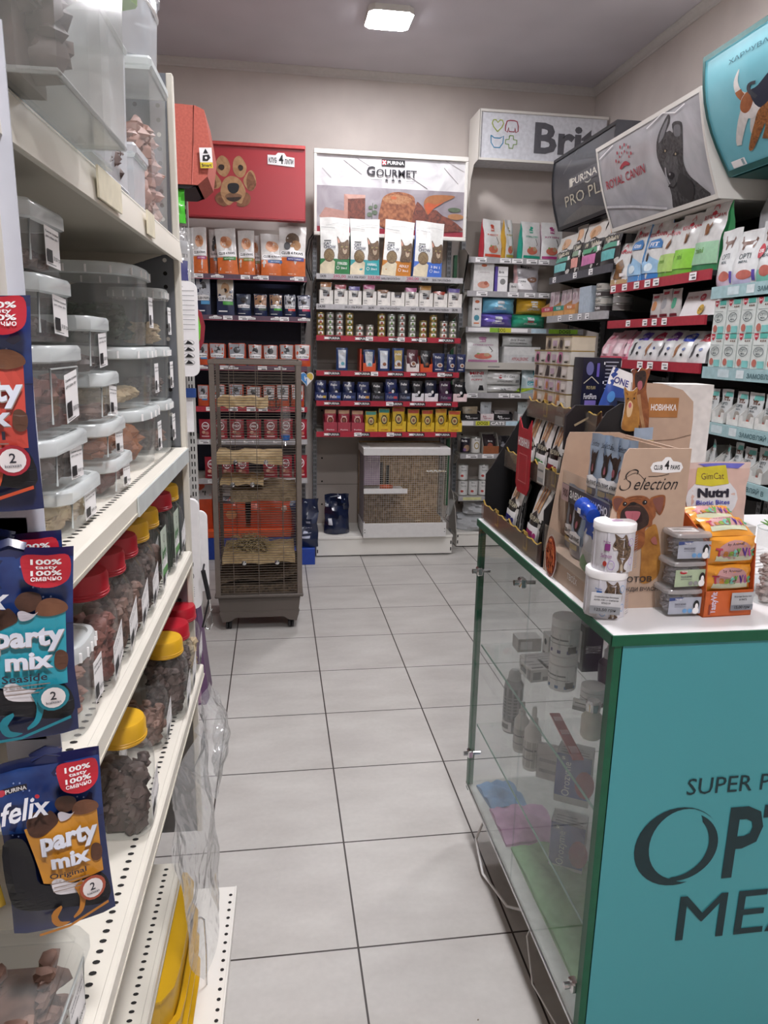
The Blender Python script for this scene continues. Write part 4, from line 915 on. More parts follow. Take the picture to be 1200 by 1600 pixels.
# navy boxes on the third red rail
B5c = [('1c2a5c', 'c0a040'), ('1a2858', '4a70c0'), ('16224c', '3a4a7a'), ('1a2656', 'c08a40'), ('14161e', '303a4a'), ('1c2a60', 'c04a50'), ('1a2038', '6a7a9a'), ('17181e', 'd8d8dc'), ('1c2038', 'e0dce0'), ('3a1c3c', '8a3a6a'), ('17181c', 'e0c8c8')]
n5 = ['gold-lettered navy', 'blue-lettered navy', 'plain dark navy', 'orange-lettered navy', 'black', 'taller navy and red', 'grey navy', 'black with white lip', 'navy with white lip', 'plum', 'black with pale pink lip']
for i, (x, w_, h) in enumerate(G5):
    b, a = B5c[i]; mb = MB(); lip = C_(a) if i in (7, 8, 10) else C_(b)
    tray(mb, w_*.97, .16, h*.8, C_(b), .055, i in (7, 8, 10), fm=lip)
    if i not in (7, 8, 10): mb.deco(lambda u, v, o: ((u-.5)*w_, -.082-o, v*.055), [('t', 'Felix', .4, .5, .5, .4, WP if i < 4 else C_('8a8a96')), ('r', .65, .3, .9, .6, C_(a))])
    put('display_tray', mb, '%s display tray, %s on the third red rail' % (n5[i], ORD[i]), 'tray', (x, 3.63, 1.125), 0, 'dark display trays of the third red rail')
    D = [('t', 'Felix', .45, .8, .6, .12, WP, .02), ('p', [(.5, .35), (.6, .62), (.7, .55), (.85, .6), (.9, .35)], C_('16161a')), ('e', .65, .42, .12, .08, WP), ('e', .4, .3, .2, .08, C_(a))]
    put('cat_food_pouch', bag(w_*.84, h-.006, .03, G_(b), D, seed=60+i), 'dark pouch standing in the %s tray' % n5[i], 'pouch', (x, 3.585, 1.1285), 0, 'dark pouches of the third red rail')
# pink and yellow boxes on the lowest red rail
for i, (x, w_, h) in enumerate(G6):
    pk = i < 3; b = '8c2c3c' if pk else 'c8a428'
    mb = MB(); tray(mb, w_*.97, .15, h*.7, C_(b, .4), h*.42, not pk, fm=C_('a03a48' if pk else 'd4b02c'))
    mb.deco(lambda u, v, o: ((u-.5)*w_, -.077-o, v*h*.42), [('t', 'GOURMET' if not pk else 'Purina', .5, .2, .55, .13, WP if pk else C_('a8442c'))])
    put('display_tray', mb, ('dark red' if pk else 'yellow')+' display tray, %s on the lowest red rail' % ORD[i], 'tray', (x, 3.625, .91), 0, 'display trays of the lowest red rail')
    tp = ['b08a6a', 'b08a6a', 'b08a6a', '3a8a7a', '2f8a80', 'a84a3a', 'b04a34', 'b04430', 'c07a30', 'b8502e'][i]
    D = [('r', .04, .82, .96, .98, C_(tp)), ('o', .5, .5, .3, .2, .25, C_('d8a898') if pk else C_('3a3a34')), ('e', .5, .5, .22, .14, C_('6a1c28' if pk else 'c8b478')), ('e', .5, .5, .12, .08, MEAT), ('t', 'Gourmet', .5, .7, .4, .06, WP if pk else BLK, .02)]
    put('cat_food_pouch', bag(w_*.86, h-.008, .03, G_('9a3040' if pk else 'd0ac30'), D, seed=80+i), ('pink red' if pk else 'yellow')+' pouch with %s top, %s on the lowest red rail' % (['tan', 'tan', 'tan', 'green', 'teal', 'rust', 'orange red', 'red', 'amber', 'brick'][i], ORD[i]), 'pouch', (x, 3.583, .9135), 0, 'pouches of the lowest red rail')
# ---- rodent cage on the deck
t = thing('rodent_cage', 'white wooden small-pet cage with wire mesh front on the white deck', 'cage', (1.135, 3.62, .1505))
CW = mat('white painted board', 'd4d2d0', .5, var=.02); MESH = mat('mesh wire', 'c4beb6', .4)
W2, D1, D2 = .305, -.14, .19
mb = MB(); mb.box(-W2, W2, D1, D1+.015, 0, .105, CW, .002); mb.box(-W2, -W2+.015, D1+.015, D2, 0, .105, CW); mb.box(W2-.015, W2, D1+.015, D2, 0, .105, CW); mb.box(-W2, W2, D2-.01, D2, 0, .66, mat('particle board', 'b89c78', .8, h2='8e7452', scale=40)); mb.box(-W2, W2, D1+.015, D2, 0, .01, CW)
for sx in (-1, 1):
    for zz in (.04, .06): mb.box(sx*(W2-.012)-.003, sx*(W2-.012)+.003, D1-.001, D1, zz-.003, zz+.003, HOLE)
mb.obj('base_tray', t)
mb = MB(); mb.box(-W2-.005, W2+.01, D1-.003, D1+.06, .60, .65, CW, .002); mb.box(-W2-.005, -W2+.05, D1+.06, D2, .60, .65, CW); mb.box(W2-.05, W2+.01, D1+.06, D2, .60, .65, CW); mb.box(-W2+.05, W2-.05, D2-.05, D2, .60, .65, CW)
for k in range(20): mb.box(-W2+.05, W2-.05, D1+.06+k*.0125, D1+.061+k*.0125, .645, .646, MESH)
mb.obj('lid_frame', t)
mb = MB()
for k in range(36): x = -W2+.012+k*(2*W2-.024)/35; mb.box(x-.0006, x+.0006, D1+.002, D1+.0034, .1, .6, MESH)
for k in range(34): z = .11+k*.0148; mb.box(-W2+.01, W2-.01, D1+.0034, D1+.0048, z-.0007, z+.0007, MESH)
mb.obj('front_mesh', t)
for sx in (-1, 1):
    mb = MB(); mb.box(sx*(W2-.004)-.001, sx*(W2-.004)+.001, D1+.02, D2-.01, .1, .6, GLASS if sx > 0 else mat('grey side panel', '8a8288', .5)); mb.obj('side_panel', t)
mb = MB(); mb.box(-W2+.0, .01, D1-.004, D1+.001, .325, .36, CW, .001); mb.box(-W2+.016, .0, D1+.008, .1, .325, .335, CW)
mb.obj('inner_shelf', t)
CHIP = mat('wood chips', 'a88c62', .9, h2='7d6344', scale=120)
mb = MB(); rr = random.Random(3)
mb.grid(lambda a, b: (-W2+.02+a*(2*W2-.04), D1+.03+b*.27, .03+.03*a+.015*math.sin(8*a)*math.sin(5*b)), 12, 6, CHIP)
mb.prism([(-.02, .02), (.29, .02), (.29, .12), (.2, .09), (.1, .07)], D1+.12, D2-.02, CHIP)
o = mb.obj('bedding', t); o['kind'] = 'stuff'
mb = MB(); mb.box(-.29, -.17, .0, .01, .36, .6, C_('a08ea0')); mb.box(-.17, -.14, .05, .052, .36, .52, HOLE); mb.box(-.12, -.095, .05, .052, .36, .5, HOLE); mb.obj('inner_panel', t)
mb = MB(); mb.tube([(.05+.02*k, .06+.012*math.sin(k), .03+.05*math.sin(PI*k/9)) for k in range(10)], .006, C_('c8b898')); mb.prism([(-.15, .03), (.12, .03), (.1, .09), (.02, .11), (-.08, .1)], -.02, .05, mat('wooden hide', '8a765c', .7)); mb.box(.02, .05, -.021, -.02, .04, .08, HOLE); mb.box(-.07, -.05, -.021, -.02, .05, .07, HOLE); mb.obj('wooden_hide', t)
mb = MB(); mb.lathe([(.03, 0), (.045, .006), (.05, .035), (.046, .036), (.04, .012), (.001, .01)], C_('c85a2a', .35), 24, cap=False); put('feeding_bowl', mb, 'small orange bowl on the white ledge inside the cage', 'bowl', (1.0, 3.545, .4865))
mb = MB()
for k in range(26): mb.blob((.15+.0055*k, -.11+.004*math.sin(k*2), .48+.004*math.sin(k*3)), (.007, .006, .006), WP if k % 3 else C_('c8b48a'), rr)
mb.obj('treat_string', t)
t = thing('water_bottle', 'clear water bottle clipped at a slant to the white cage', 'bottle', (1.465, 3.56, .30))
mb = MB(); mb.tube([(.0, 0, 0), (.035, 0, .11)], [.02, .024], CLR, 14); mb.obj('body', t); mb = MB(); mb.tube([(0, 0, .0), (-.02, 0, -.04), (-.03, -.0, -.06)], [.01, .004, .004], CHROME, 8); mb.tube([(-.03, -.01, -.02), (.01, -.01, -.055)], .003, CHROME); mb.obj('metal_spout', t)
# navy bags beside the cage
NBG = mat('navy bag film', '1b2440', .25, coat=.3, var=.15, scale=6)
def sack(w_, h, d, m, seed, deco=()):
    return bag(w_, h, d, m, deco, seed=seed, crk=3.0)
put('litter_bag', sack(.185, .29, .16, NBG, 5, [('r', .1, .25, .25, .4, C_('b8b8c0')), ('l', [(.25, .9), (.5, .96), (.8, .88)], .012, C_('98a0b0'))]), 'knotted navy plastic bag on the white deck beside the cage', 'bag', (.655, 3.66, .151), .1)
put('litter_bag', sack(.21, .34, .15, NBG, 6, [('l', [(.3, .82), (.6, .95), (.9, .8)], .012, C_('a8b0c0'))]+[('r', .62+.02*k, .2+.1*k, .85, .25+.1*k, C_('b0b4c8')) for k in range(4)]), 'navy bag with white print beside the orange and blue plinth', 'bag', (.41, 3.45, .12), -.5)
mb = MB(); mb.box(-.11, .11, -.09, .09, 0, .118, C_('1c3f9a', .4), .003); put('blue_box', mb, 'blue box under the printed navy bag', 'box', (.37, 3.44, 0))

# ------------------------------------------------------------------ goods on the orange and blue bay
def club(w_, h, d, low, mid, seed, kind='gusset', dog=False, big=False):
    D = [('r', 0, 0, 1, .38, G_(low)), ('e', .5, .7, .3, .13, C_('d8a888')), ('e', .4, .76, .16, .07, C_('b87048')), ('e', .62, .68, .14, .06, C_('c88a60')), ('p', [(.05, .4), (.95, .4), (.95, .5), (.6, .53), (.55, .58), (.45, .58), (.4, .53), (.05, .5)], WP), ('t', 'CLUB 4 PAWS', .5, .465, .82, .055, BLK, .03), ('r', .3, .32, .95, .385, C_(mid)), ('t', 'WITH TURKEY', .6, .352, .5, .025, WP), ('t', '900 G', .5, .06, .3, .025, C_('f0d8c0'))]
    if dog: D[1] = ('e', .5, .72, .26, .14, GREYD if not big else TABBY); D[2] = ('e', .62, .62, .2, .1, FURL); D[3] = ('e', .3, .6, .12, .08, C_('4a4a4c'))
    return bag(w_, h, d, G_('d4d0cc'), D, side=G_(low), kind=kind, seed=seed)
mc = ['b0447a', '6aa0a8', '3a8a3a', '8a8a3a', '8a8a3a', '3a6aa0', '4a4a8a']; ncl = ['magenta', 'grey teal', 'green', 'olive', 'plain orange', 'blue', 'large indigo']
for i, (x, w_, h) in enumerate(O1):
    put('cat_food_bag', club(w_, h, .07, 'd0682a', mc[i], 100+i, dog=(i in (1, 6)), big=(i == 6)), 'orange and white food bag with %s label band on the upper left bay' % ncl[i], 'bag', (x, 3.62 if i not in (1, 4) else 3.7, 1.937), (0, .1, .05, -.05, 0, .05, -.03)[i], 'orange and white bags in the left bay', (0, (-.02, 0, -.06, -.02, -.05, 0, .03)[i]))
d2 = [('c0c4cc', '4a90c0'), ('c8b8a4', '4a9a40'), ('3a4456', '3a4a5a'), ('b88a68', '3a4a3a'), ('a8805c', '4a9a40'), ('b8b8bc', 'c04a40'), ('a0a0a8', 'b03050')]
n2 = ['tall blue', 'tall green-labelled', 'dark slate', 'brown-topped', 'brown and green', 'silver and red', 'silver and crimson']  # third pack is printed in darker slate tones than its neighbours
for i, (x, w_, h) in enumerate(O2):
    D = [('r', .04, .45, .96, .95, G_(d2[i][0])), ('e', .5, .72, .24, .14, FURL if i in (1, 3, 4) else GREYD), ('e', .5, .66, .1, .05, FURD), ('p', [(.08, .38), (.92, .38), (.92, .5), (.6, .53), (.4, .53), (.08, .5)], WP), ('t', 'CLUB 4 PAWS', .5, .44, .8, .07, BLK, .03), ('r', .35, .28, .95, .37, C_(d2[i][1])), ('r', .1, .1, .6, .13, WP)]
    put('dog_food_bag' if i < 2 else 'dog_food_pouch', bag(w_*.95, h, .05, G_('1f2a4a'), D, kind='gusset' if i < 2 else 'pouch', seed=120+i), '%s navy dog food pack on the second mauve rail' % n2[i], 'bag' if i < 2 else 'pouch', (x, 3.6, 1.677), 0, 'navy dog food packs in the left bay')
def clubp(w_, h, top, low, mid, seed, cat=True):
    D = [('r', .03, .42, .97, .97, G_(top)), ('e', .5, .7, .22, .14, GREYD if cat else FURL), ('p', [(.35, .75), (.38, .9), (.46, .8)], GREYD), ('p', [(.65, .75), (.62, .9), (.54, .8)], GREYD), ('p', [(.08, .36), (.92, .36), (.92, .5), (.6, .54), (.4, .54), (.08, .5)], WP), ('t', 'CLUB 4 PAWS', .5, .43, .8, .08, BLK, .03), ('r', .4, .28, .95, .35, C_(mid))]
    return bag(w_*.95, h, .03, G_(low), D, seed=seed)
BL = C_('c04a28', .4)
for rowi, (R_, z, nm, lowc) in enumerate(((O3, 1.352, 'third', 'c8502a'), (O4, 1.077, 'bright red', 'c4502c'))):
    for i, (x, w_, h) in enumerate(R_):
        hh = h+.045 if rowi == 0 else h
        put('cat_food_pouch', clubp(w_, hh, ['a8a8ac', 'b0b0b4', '9aa0a8', 'b4b0b0', 'b8b4b4', 'aeb0b2', 'c0bcba'][i], lowc, ['3a80b0', '3a6ab0', '4a98b8', '5a5a60', '6a4a50', '4a4a60', 'a03a7a'][i], 140+i+rowi*10), 'grey and orange cat pouch, %s from the left on the %s rail' % (ORD[i], nm), 'pouch', (x, 3.6, z), 0, 'grey and orange pouches on the %s rail' % nm)
        mb = MB(); mb.box(-w_*.52, w_*.52, .03, .16, 0, hh*.96, BL); put('pouch_carton', mb, 'orange red carton behind pouch %s on the %s rail' % (ORD[i], nm), 'box', (x, 3.6, z), 0, 'orange cartons on the %s rail' % nm)
def redp(w_, h, seed):
    D = [('e', .5, .66, .3, .2, WP), ('e', .5, .66, .25, .16, C_('8c2030')), ('t', 'Мяу!', .5, .66, .4, .14, WP, .03), ('e', .35, .35, .14, .08, C_('c8a088')), ('e', .6, .3, .18, .08, C_('a86050')), ('r', .2, .12, .8, .18, C_('d8b0b0'))]
    return bag(w_*.96, h, .045, G_('98182c'), D, seed=seed)
for rowi, (R_, z, nm) in enumerate(((O5, .852, 'upper'), (O6, .577, 'lower'))):
    for i, (x, w_, h) in enumerate(R_): put('cat_food_pouch', redp(w_, h, 170+i+rowi*10), 'glossy red pouch with round white emblem, %s on the %s grey rail' % (ORD[i], nm), 'pouch', (x, 3.59, z), 0, 'red pouches on the %s grey rail' % nm)
mb = bag(.3, .33, .14, G_('c8461e'), [('t', 'CLUB 4 PAWS', .25, .62, .3, .05, C_('e8b090')), ('r', .48, .0, .49, 1, C_('a03414')), ('e', .82, .42, .07, .07, C_('e0c0b0')), ('r', .6, .44, .72, .46, C_('e0c0b0'))], kind='gusset', seed=200, crk=2)
put('dog_food_sack', mb, 'large plain orange sack on the orange and blue plinth', 'bag', (.18, 3.66, .212))
mb = bag(.2, .33, .13, G_('c4461e'), [('r', .02, .55, .98, .7, C_('303440')), ('t', 'PREMIUM', .5, .62, .8, .07, C_('b8b8c0'), .02), ('r', 0, .7, 1, .96, G_('b8b4b0')), ('t', 'CLUB 4 PAWS', .5, .8, .9, .08, BLK, .03), ('e', .5, .3, .2, .1, C_('d8905a'))], kind='gusset', seed=201)
put('dog_food_sack', mb, 'orange sack with dark label band and grey top', 'bag', (-.1, 3.66, .212))
mb = bag(.2, .32, .13, G_('c4461e'), [('r', 0, .65, 1, .96, G_('b0acaa')), ('t', 'CLUB', .5, .78, .8, .1, BLK, .03)], kind='gusset', seed=202)
put('dog_food_sack', mb, 'orange sack at the left end of the plinth', 'bag', (-.33, 3.66, .212))

# ------------------------------------------------------------------ tall pet cage on castors
CG = mat('taupe cage enamel', '6e645c', .45, var=.04); CGD = mat('taupe plastic tray', '5c544e', .5, var=.04, scale=6); WIR = mat('taupe wire', '6a6058', .4, .3)
t = thing('pet_cage', 'tall taupe wire pet cage on castors standing in the aisle', 'cage', (.122, 2.40, 0))
hx, y0, y1 = .226, -.23, .20
mb = MB(); mb.box(-hx+.02, hx-.02, y0+.02, y1-.02, .075, .105, CGD); 
mb.prism([(-hx+.02, .105), (hx-.02, .105), (hx-.01, .19), (-hx+.01, .19)], y0+.01, y1-.01, CGD); mb.box(-hx-.006, hx+.006, y0-.008, y1+.008, .188, .205, CGD, .004)
mb.prism([(-hx+.03, .05), (-hx+.07, .055), (-hx+.1, .075), (hx-.1, .075), (hx-.07, .055), (hx-.03, .05), (hx-.015, .108), (-hx+.015, .108)], y0+.005, y0+.03, CGD); mb.obj('base_tray', t)
for sx in (-1, 1):
    for yy in (y0+.05, y1-.05):
        mb = MB(); mb.M = Matrix.Translation((sx*(hx-.06), yy, .026)) @ Matrix.Rotation(PI/2, 4, 'Y') @ Matrix.Rotation(0, 4, 'Z'); mb.lathe([(.012, -.016), (.026, -.014), (.026, -.003), (.018, 0), (.026, .003), (.026, .014), (.012, .016)], BLK, 18); mb.M = None
        mb.box(sx*(hx-.06)-.012, sx*(hx-.06)+.012, yy-.012, yy+.012, .045, .076, BLK); mb.obj('castor', t)
ZT = 1.40
for sx in (-1, 1):
    for (yy, ww) in ((y0, .026), (y1, .02)):
        mb = MB(); mb.box(sx*hx-(ww if sx > 0 else 0), sx*hx+(0 if sx > 0 else ww), yy-.004, yy+.008, .2, ZT, CG, .001); mb.obj('corner_post', t)
mb = MB(); mb.box(-hx-.004, hx+.004, y0-.005, y0+.01, ZT, ZT+.02, CG, .002); mb.box(-hx-.004, hx+.004, y1-.006, y1+.01, ZT, ZT+.02, CG, .002); mb.box(-hx-.004, -hx+.008, y0, y1, ZT, ZT+.02, CG); mb.box(hx-.008, hx+.004, y0, y1, ZT, ZT+.02, CG)
for k in range(34): mb.box(-hx+.008, hx-.008, y0+.012+k*.0122, y0+.0138+k*.0122, ZT+.008, ZT+.0098, WIR)
mb.obj('top_frame', t)
NB_ = 88
for face in ('front', 'back', 'left', 'right'):
    mb = MB()
    for k in range(NB_):
        z = .215+k*(ZT-.215)/NB_; r = .0011
        if face == 'front': mb.box(-hx+.01, hx-.01, y0+.002-r, y0+.002+r, z-r, z+r, WIR)
        elif face == 'back': mb.box(-hx+.01, hx-.01, y1-r, y1+r, z-r, z+r, WIR)
        else:
            x = (-1 if face == 'left' else 1)*(hx-.002); mb.box(x-r, x+r, y0+.008, y1, z-r, z+r, WIR)
    for q in ((-.13, 0, .13) if face in ('front', 'back') else (-.1, .03, .12)):
        if face == 'front': mb.box(q-.0015, q+.0015, y0-.002, y0+.001, .2, ZT, WIR)
        elif face == 'back': mb.box(q-.0015, q+.0015, y1+.001, y1+.004, .2, ZT, WIR)
        else:
            x = (-1 if face == 'left' else 1)*(hx+.001); mb.box(x-.0015, x+.0015, q-.0015, q+.0015, .2, ZT, WIR)
    mb.obj('wire_panel', t)
WOOD = mat('pale split wood', 'd4bc90', .7, h2='b4976a', scale=18, dist=1.5, bump=.3); BARK = mat('weathered bark board', '9c886a', .8, h2='78664c', scale=22, dist=2, bump=.5)
def plank(mb, x0, x1, ya, yb, z, th, m, seed, wob=.008):
    r_ = random.Random(seed); n = 10; up = [z+th+r_.uniform(-wob, wob) for _ in range(n+1)]; lo = [z+r_.uniform(-wob, wob) for _ in range(n+1)]
    P = [(x0+(x1-x0)*i/n, lo[i]) for i in range(n+1)]+[(x1-(x1-x0)*i/n, up[n-i]) for i in range(n+1)]
    mb.prism(P, ya, yb, m)
    return mb
for (x0, x1, ya, yb, z, th, m_, s_) in ((-.19, .06, -.2, -.05, 1.19, .045, WOOD, 1), (-.21, .13, -.2, .1, .90, .035, WOOD, 2), (-.19, .03, -.2, .05, .79, .022, WOOD, 3), (-.14, .2, -.18, .12, .70, .06, BARK, 4), (-.19, .19, -.2, .15, .37, .03, WOOD, 5)):
    mb = plank(MB(), x0, x1, ya, yb, z, th, m_, s_); o = mb.obj('wooden_ledge', t)
    if s_ in (2, 3, 5):
        for q in (.3, .75): mb = MB(); c = x0+(x1-x0)*q; mb.M = Matrix.Translation((c, y0-.006, z+th*.4)) @ Matrix.Rotation(PI/2, 4, 'X'); mb.lathe([(.012, 0), (.012, .003), (.005, .005), (.005, .009)], CHROME, 14); mb.M = None; mb.obj('wing_bolt', o)
mb = MB(); rr = random.Random(5); HAY = mat('hay', 'c4b084', .9, h2='a08c5c', scale=50)
for k in range(420):
    a = rr.uniform(0, 6.28); q = rr.random()**.5; x = -.05+.12*q*math.cos(a); y = -.05+.1*q*math.sin(a); z = .41+.085*(1-q*q)*rr.random()**.6
    b = rr.uniform(0, 6.28); L = rr.uniform(.02, .06); dz = rr.uniform(-.012, .018)
    mb.tube([(x, y, z), (x+L*.5*math.cos(b), y+L*.5*math.sin(b), z+dz+.004), (x+L*math.cos(b+.3), y+L*math.sin(b+.3), max(.402, z+dz*.5))], .0013, HAY, 3)
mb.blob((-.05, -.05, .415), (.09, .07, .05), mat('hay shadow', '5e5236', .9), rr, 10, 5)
o = stuff('hay', mb, 'heap of dry hay on the lowest wooden ledge in the tall cage', 'hay', (.122, 2.40, 0))
mb = MB(); BED = mat('dark sawdust bedding', '6e5e4a', .9, h2='3e342a', scale=70, bump=.5)
mb.grid(lambda a, b: (-hx+.015+a*(2*hx-.03), y0+.02+b*(y1-y0-.03), .25+.06*a+.02*math.sin(7*a+3*b)+.02*b), 14, 10, BED); mb.box(-hx+.015, hx-.015, y0+.02, y1-.012, .2, .25, BED)
stuff('bedding', mb, 'dark sawdust bedding in the bottom of the tall cage', 'bedding', (.122, 2.40, 0))
mb = MB()
for k in range(6): a = PI*k/6; mb.tube([(.036*math.cos(b)*math.cos(a), .036*math.cos(b)*math.sin(a), .036*math.sin(b)) for b in [2*PI*i/24 for i in range(24)]], .001, C_('3a3632'), 4, True)
for q in (-.6, 0, .6): mb.tube([(.036*math.cos(q)*math.cos(b), .036*math.cos(q)*math.sin(b), .036*math.sin(q)) for b in [2*PI*i/24 for i in range(24)]], .001, C_('3a3632'), 4, True)
put('wire_ball', mb, 'dark wire hay ball hanging inside the tall cage', 'ball', (.208, 2.23, 1.205))
t2 = thing('drinking_bottle', 'clear drinker bottle with blue cap inside the tall cage', 'bottle', (.27, 2.36, 1.0)); mb = MB(); mb.lathe([(.024, .03), (.026, .04), (.026, .17), (.02, .18)], CLR, 20, cap=False); mb.obj('body', t2); mb = MB(); mb.lathe([(.012, 0), (.022, .004), (.024, .03)], C_('2f6ab8'), 20); mb.tube([(0, 0, 0), (0, -.01, -.03)], .004, CHROME); mb.obj('blue_cap', t2)
# heart shaped sticker hanging on the cage corner
mb = MB(); H_ = []
for i in range(40):
    a = 2*PI*i/40; H_.append((16*math.sin(a)**3/17, (13*math.cos(a)-5*math.cos(2*a)-2*math.cos(3*a)-math.cos(4*a))/17))
mb.prism([(x*.052, z*.057) for x, z in H_], -.003, 0, WP); Sh = lambda u, v, o: (u*.052, -.003-o, v*.057)
mb.deco(Sh, [('p', [(x*.9, z*.9) for x, z in H_ if x <= .05]+[], C_('3f84c4')), ('p', [(0, .25)]+[(x*.9, z*.9) for x, z in H_ if x > .02 and z > -.3], C_('d0b04a')), ('p', [(-.3, .3), (-.22, .3), (-.22, .1), (.15, .1), (.22, -.3), (.14, -.3), (.08, -.02), (-.12, -.02), (-.14, -.3), (-.22, -.3), (-.3, .02)], WP)])
put('heart_sign', mb, 'blue and yellow heart sign with white dog beside the tall cage top', 'sign', (.433, 3.527, 1.275))

mb = MB(); mb.tube([(0, 0, 0), (-.035, -.03, -.05), (-.055, -.04, -.14), (-.05, -.04, -.24), (-.02, -.02, -.32)], .004, BLK, 6); mb.tube([(.012, 0, 0), (-.02, -.04, -.06), (-.04, -.05, -.15), (-.035, -.05, -.25), (-.005, -.02, -.32)], .003, BLK, 6)
put('black_cable', mb, 'black cable looping between the left bay and the middle bay', 'cable', (.50, 3.86, 2.26))

# ------------------------------------------------------------------ goods rack and pet things beyond the gondola end
RKC = mat('grey rack steel', 'b4b2ae', .45, var=.04)
t = thing('slotted_rack', 'narrow slotted steel rack standing behind the gondola end', 'rack', (-.16, 1.75, 0))
mb = MB(); mb.box(-.0, .03, -.01, .02, .02, 2.12, RKC)
for k in range(60):
    for xx in (.006, .018): mb.box(xx, xx+.005, -.0108, -.01, .08+k*.034, .10+k*.034, HOLE)
mb.box(-.0, .03, -.12, .1, 0, .02, RKC); mb.obj('upright', t)
mb = MB(); mb.box(-.95, 0, 0, .012, .02, 2.1, RKC); mb.obj('back_panel', t)
for z in (1.72, 1.12, .92): mb = MB(); mb.prism([(0, z), (-.3, z), (-.3, z-.03), (0, z-.09)], -.03, -.027, RKC, lambda a, b, c: (b+.03, a, c)); mb.box(-.95, -.03, -.3, 0, z-.02, z-.003, RKC); mb.obj('shelf', t)
CORAL = mat('coral felt', 'c2685a', .95, h2='b45e52', scale=120, bump=.1)
t = thing('pet_house', 'coral felt pet house with black lining on top of the rack', 'pet house', (-.22, 1.50, 2.06))
mb = MB(); P = [(-.17, 0), (.17, .0), (.205, .03), (.22, .13), (.20, .25), (.17, .262), (-.17, .275), (-.2, .25), (-.2, .03)]
mb.prism(P, -.15, .13, CORAL); mb.obj('shell', t)
mb = MB(); mb.prism([(-.15, -.012), (.14, -.012), (.19, .02), (.17, .0), (-.17, 0)], -.14, .12, C_('26242a')); mb.obj('black_lining', t)
mb = MB(); mb.tube([(.165, -.152, .262), (.16, -.155, .13), (.15, -.152, .0)], .002, C_('c87064')); mb.obj('seam', t)
mb = MB(); mb.box(-.022, .022, -.002, 0, 0, .068, WP); mb.deco(lambda u, v, o: (-.022+.044*u, -.002-o, .068*v), [('r', 0, 0, 1, .28, C_('d8c030')), ('t', 'Smart', .5, .14, .8, .16, BLK, .03), ('p', [(.2, .35), (.25, .62), (.75, .66), (.85, .5), (.6, .34)], BLK), ('p', [(.3, .72), (.5, .95), (.7, .72)], BLK), ('e', .5, .5, .1, .06, WP)])
o = mb.obj('hang_tag', t); o.location = (.205, -.162, .055); o.rotation_euler = (0, -.05, 0)
mb = bag(.1, .13, .05, G_('48b030'), seed=1, crk=3); put('toy_bag', mb, 'bright green toy bag hanging under the coral pet house', 'bag', (-.15, 1.38, 1.93))
mb = bag(.11, .24, .04, SHEET, [('r', .2, .2, .8, .5, C_('3a3a70')), ('r', .3, .6, .8, .8, C_('9a9a9a'))], seed=2, crk=3); put('toy_bag', mb, 'clear bag with dark toys hanging beside the slotted upright', 'bag', (-.13, 1.38, 1.68))
def board(label, x1, z0, z1, y, w_, deco, th=.03):
    mb = MB(); n = 6; c = .03; P = []
    for cx, cz, a0 in ((-w_+c, z0+c, 180), (-c, z0+c, 270), (-c, z1-c, 0), (-w_+c, z1-c, 90)):
        for i in range(n+1): a = math.radians(a0+90*i/n); P.append((cx+c*math.cos(a), cz+c*math.sin(a)))
    mb.prism(P, 0, th, WP); mb.deco(lambda u, v, o: (-w_+w_*u, -o, z0+(z1-z0)*v), deco)
    return put('scratch_board', mb, label, 'box', (x1, y, 0))
ic = []
for k in range(4): ic += [('o', .82, .36-.07*k, .1, .03, .08, C_('666666')), ('p', [(.74, .345-.07*k), (.9, .345-.07*k), (.85, .37-.07*k), (.8, .385-.07*k), (.77, .36-.07*k)], BLK)]
tx = [('r', .7, .9-.05*k, .95, .905-.05*k, C_('777777')) for k in range(9)]
board('white card-backed scratching board hanging beside the slotted upright', -.068, 1.375, 1.725, 1.36, .2, ic+tx, .02)
board('tall white scratching board with barcode below the other board', -.085, .455, .905, 1.30, .26, [('r', .55, .94-.06*k, .85, .945-.06*k, C_('777777')) for k in range(8)]+[('r', .5, .2-.02*k, .9, .205-.02*k, C_('888888')) for k in range(5)]+[('r', .62+.03*k, .03, .635+.03*k, .09, BLK) for k in range(8)]+[('o', .8, .42, .1, .05, .1, C_('555555')), ('o', .8, .31, .1, .05, .1, C_('555555')), ('p', [(.74, .39), (.76, .45), (.88, .4)], BLK), ('p', [(.74, .28), (.78, .33), (.88, .29)], BLK)])
board('second white scratching board behind the barcode board', -.062, .50, .84, 1.38, .2, [], .02)
mb = MB(); P = []
for i in range(25): a = 2*PI*i/24; P.append((.042*math.sin(a)*(1 if i < 12 else .4), .1*math.cos(a)-(.01 if i < 12 else 0)))
mb.prism([(0, .1), (.03, .07), (.042, .02), (.035, -.04), (.005, -.1), (-.02, -.03), (-.02, .06)], 0, .012, C_('8a2030')); mb.prism([(-.005, .092), (.018, .06), (.026, .02), (.022, -.03), (-.004, -.085), (-.025, -.03), (-.025, .06)], -.006, 0, C_('6ac83a'))
put('leaf_toy', mb, 'green and red leaf shaped toy peeking out behind the white board', 'toy', (-.088, 1.40, 1.545))
mb = MB(); mb.box(-.2, -.02, .002, .012, 1.12, 1.27, WP); put('white_card', mb, 'white printed card below the blue card on the slotted rack', 'card', (-.115, 1.71, 0))
mb = MB(); mb.box(-.2, -.02, 0, .01, 1.27, 1.31, C_('2a4a8a')); put('blue_card', mb, 'blue backed card on the slotted rack below the white board', 'card', (-.10, 1.70, 0))
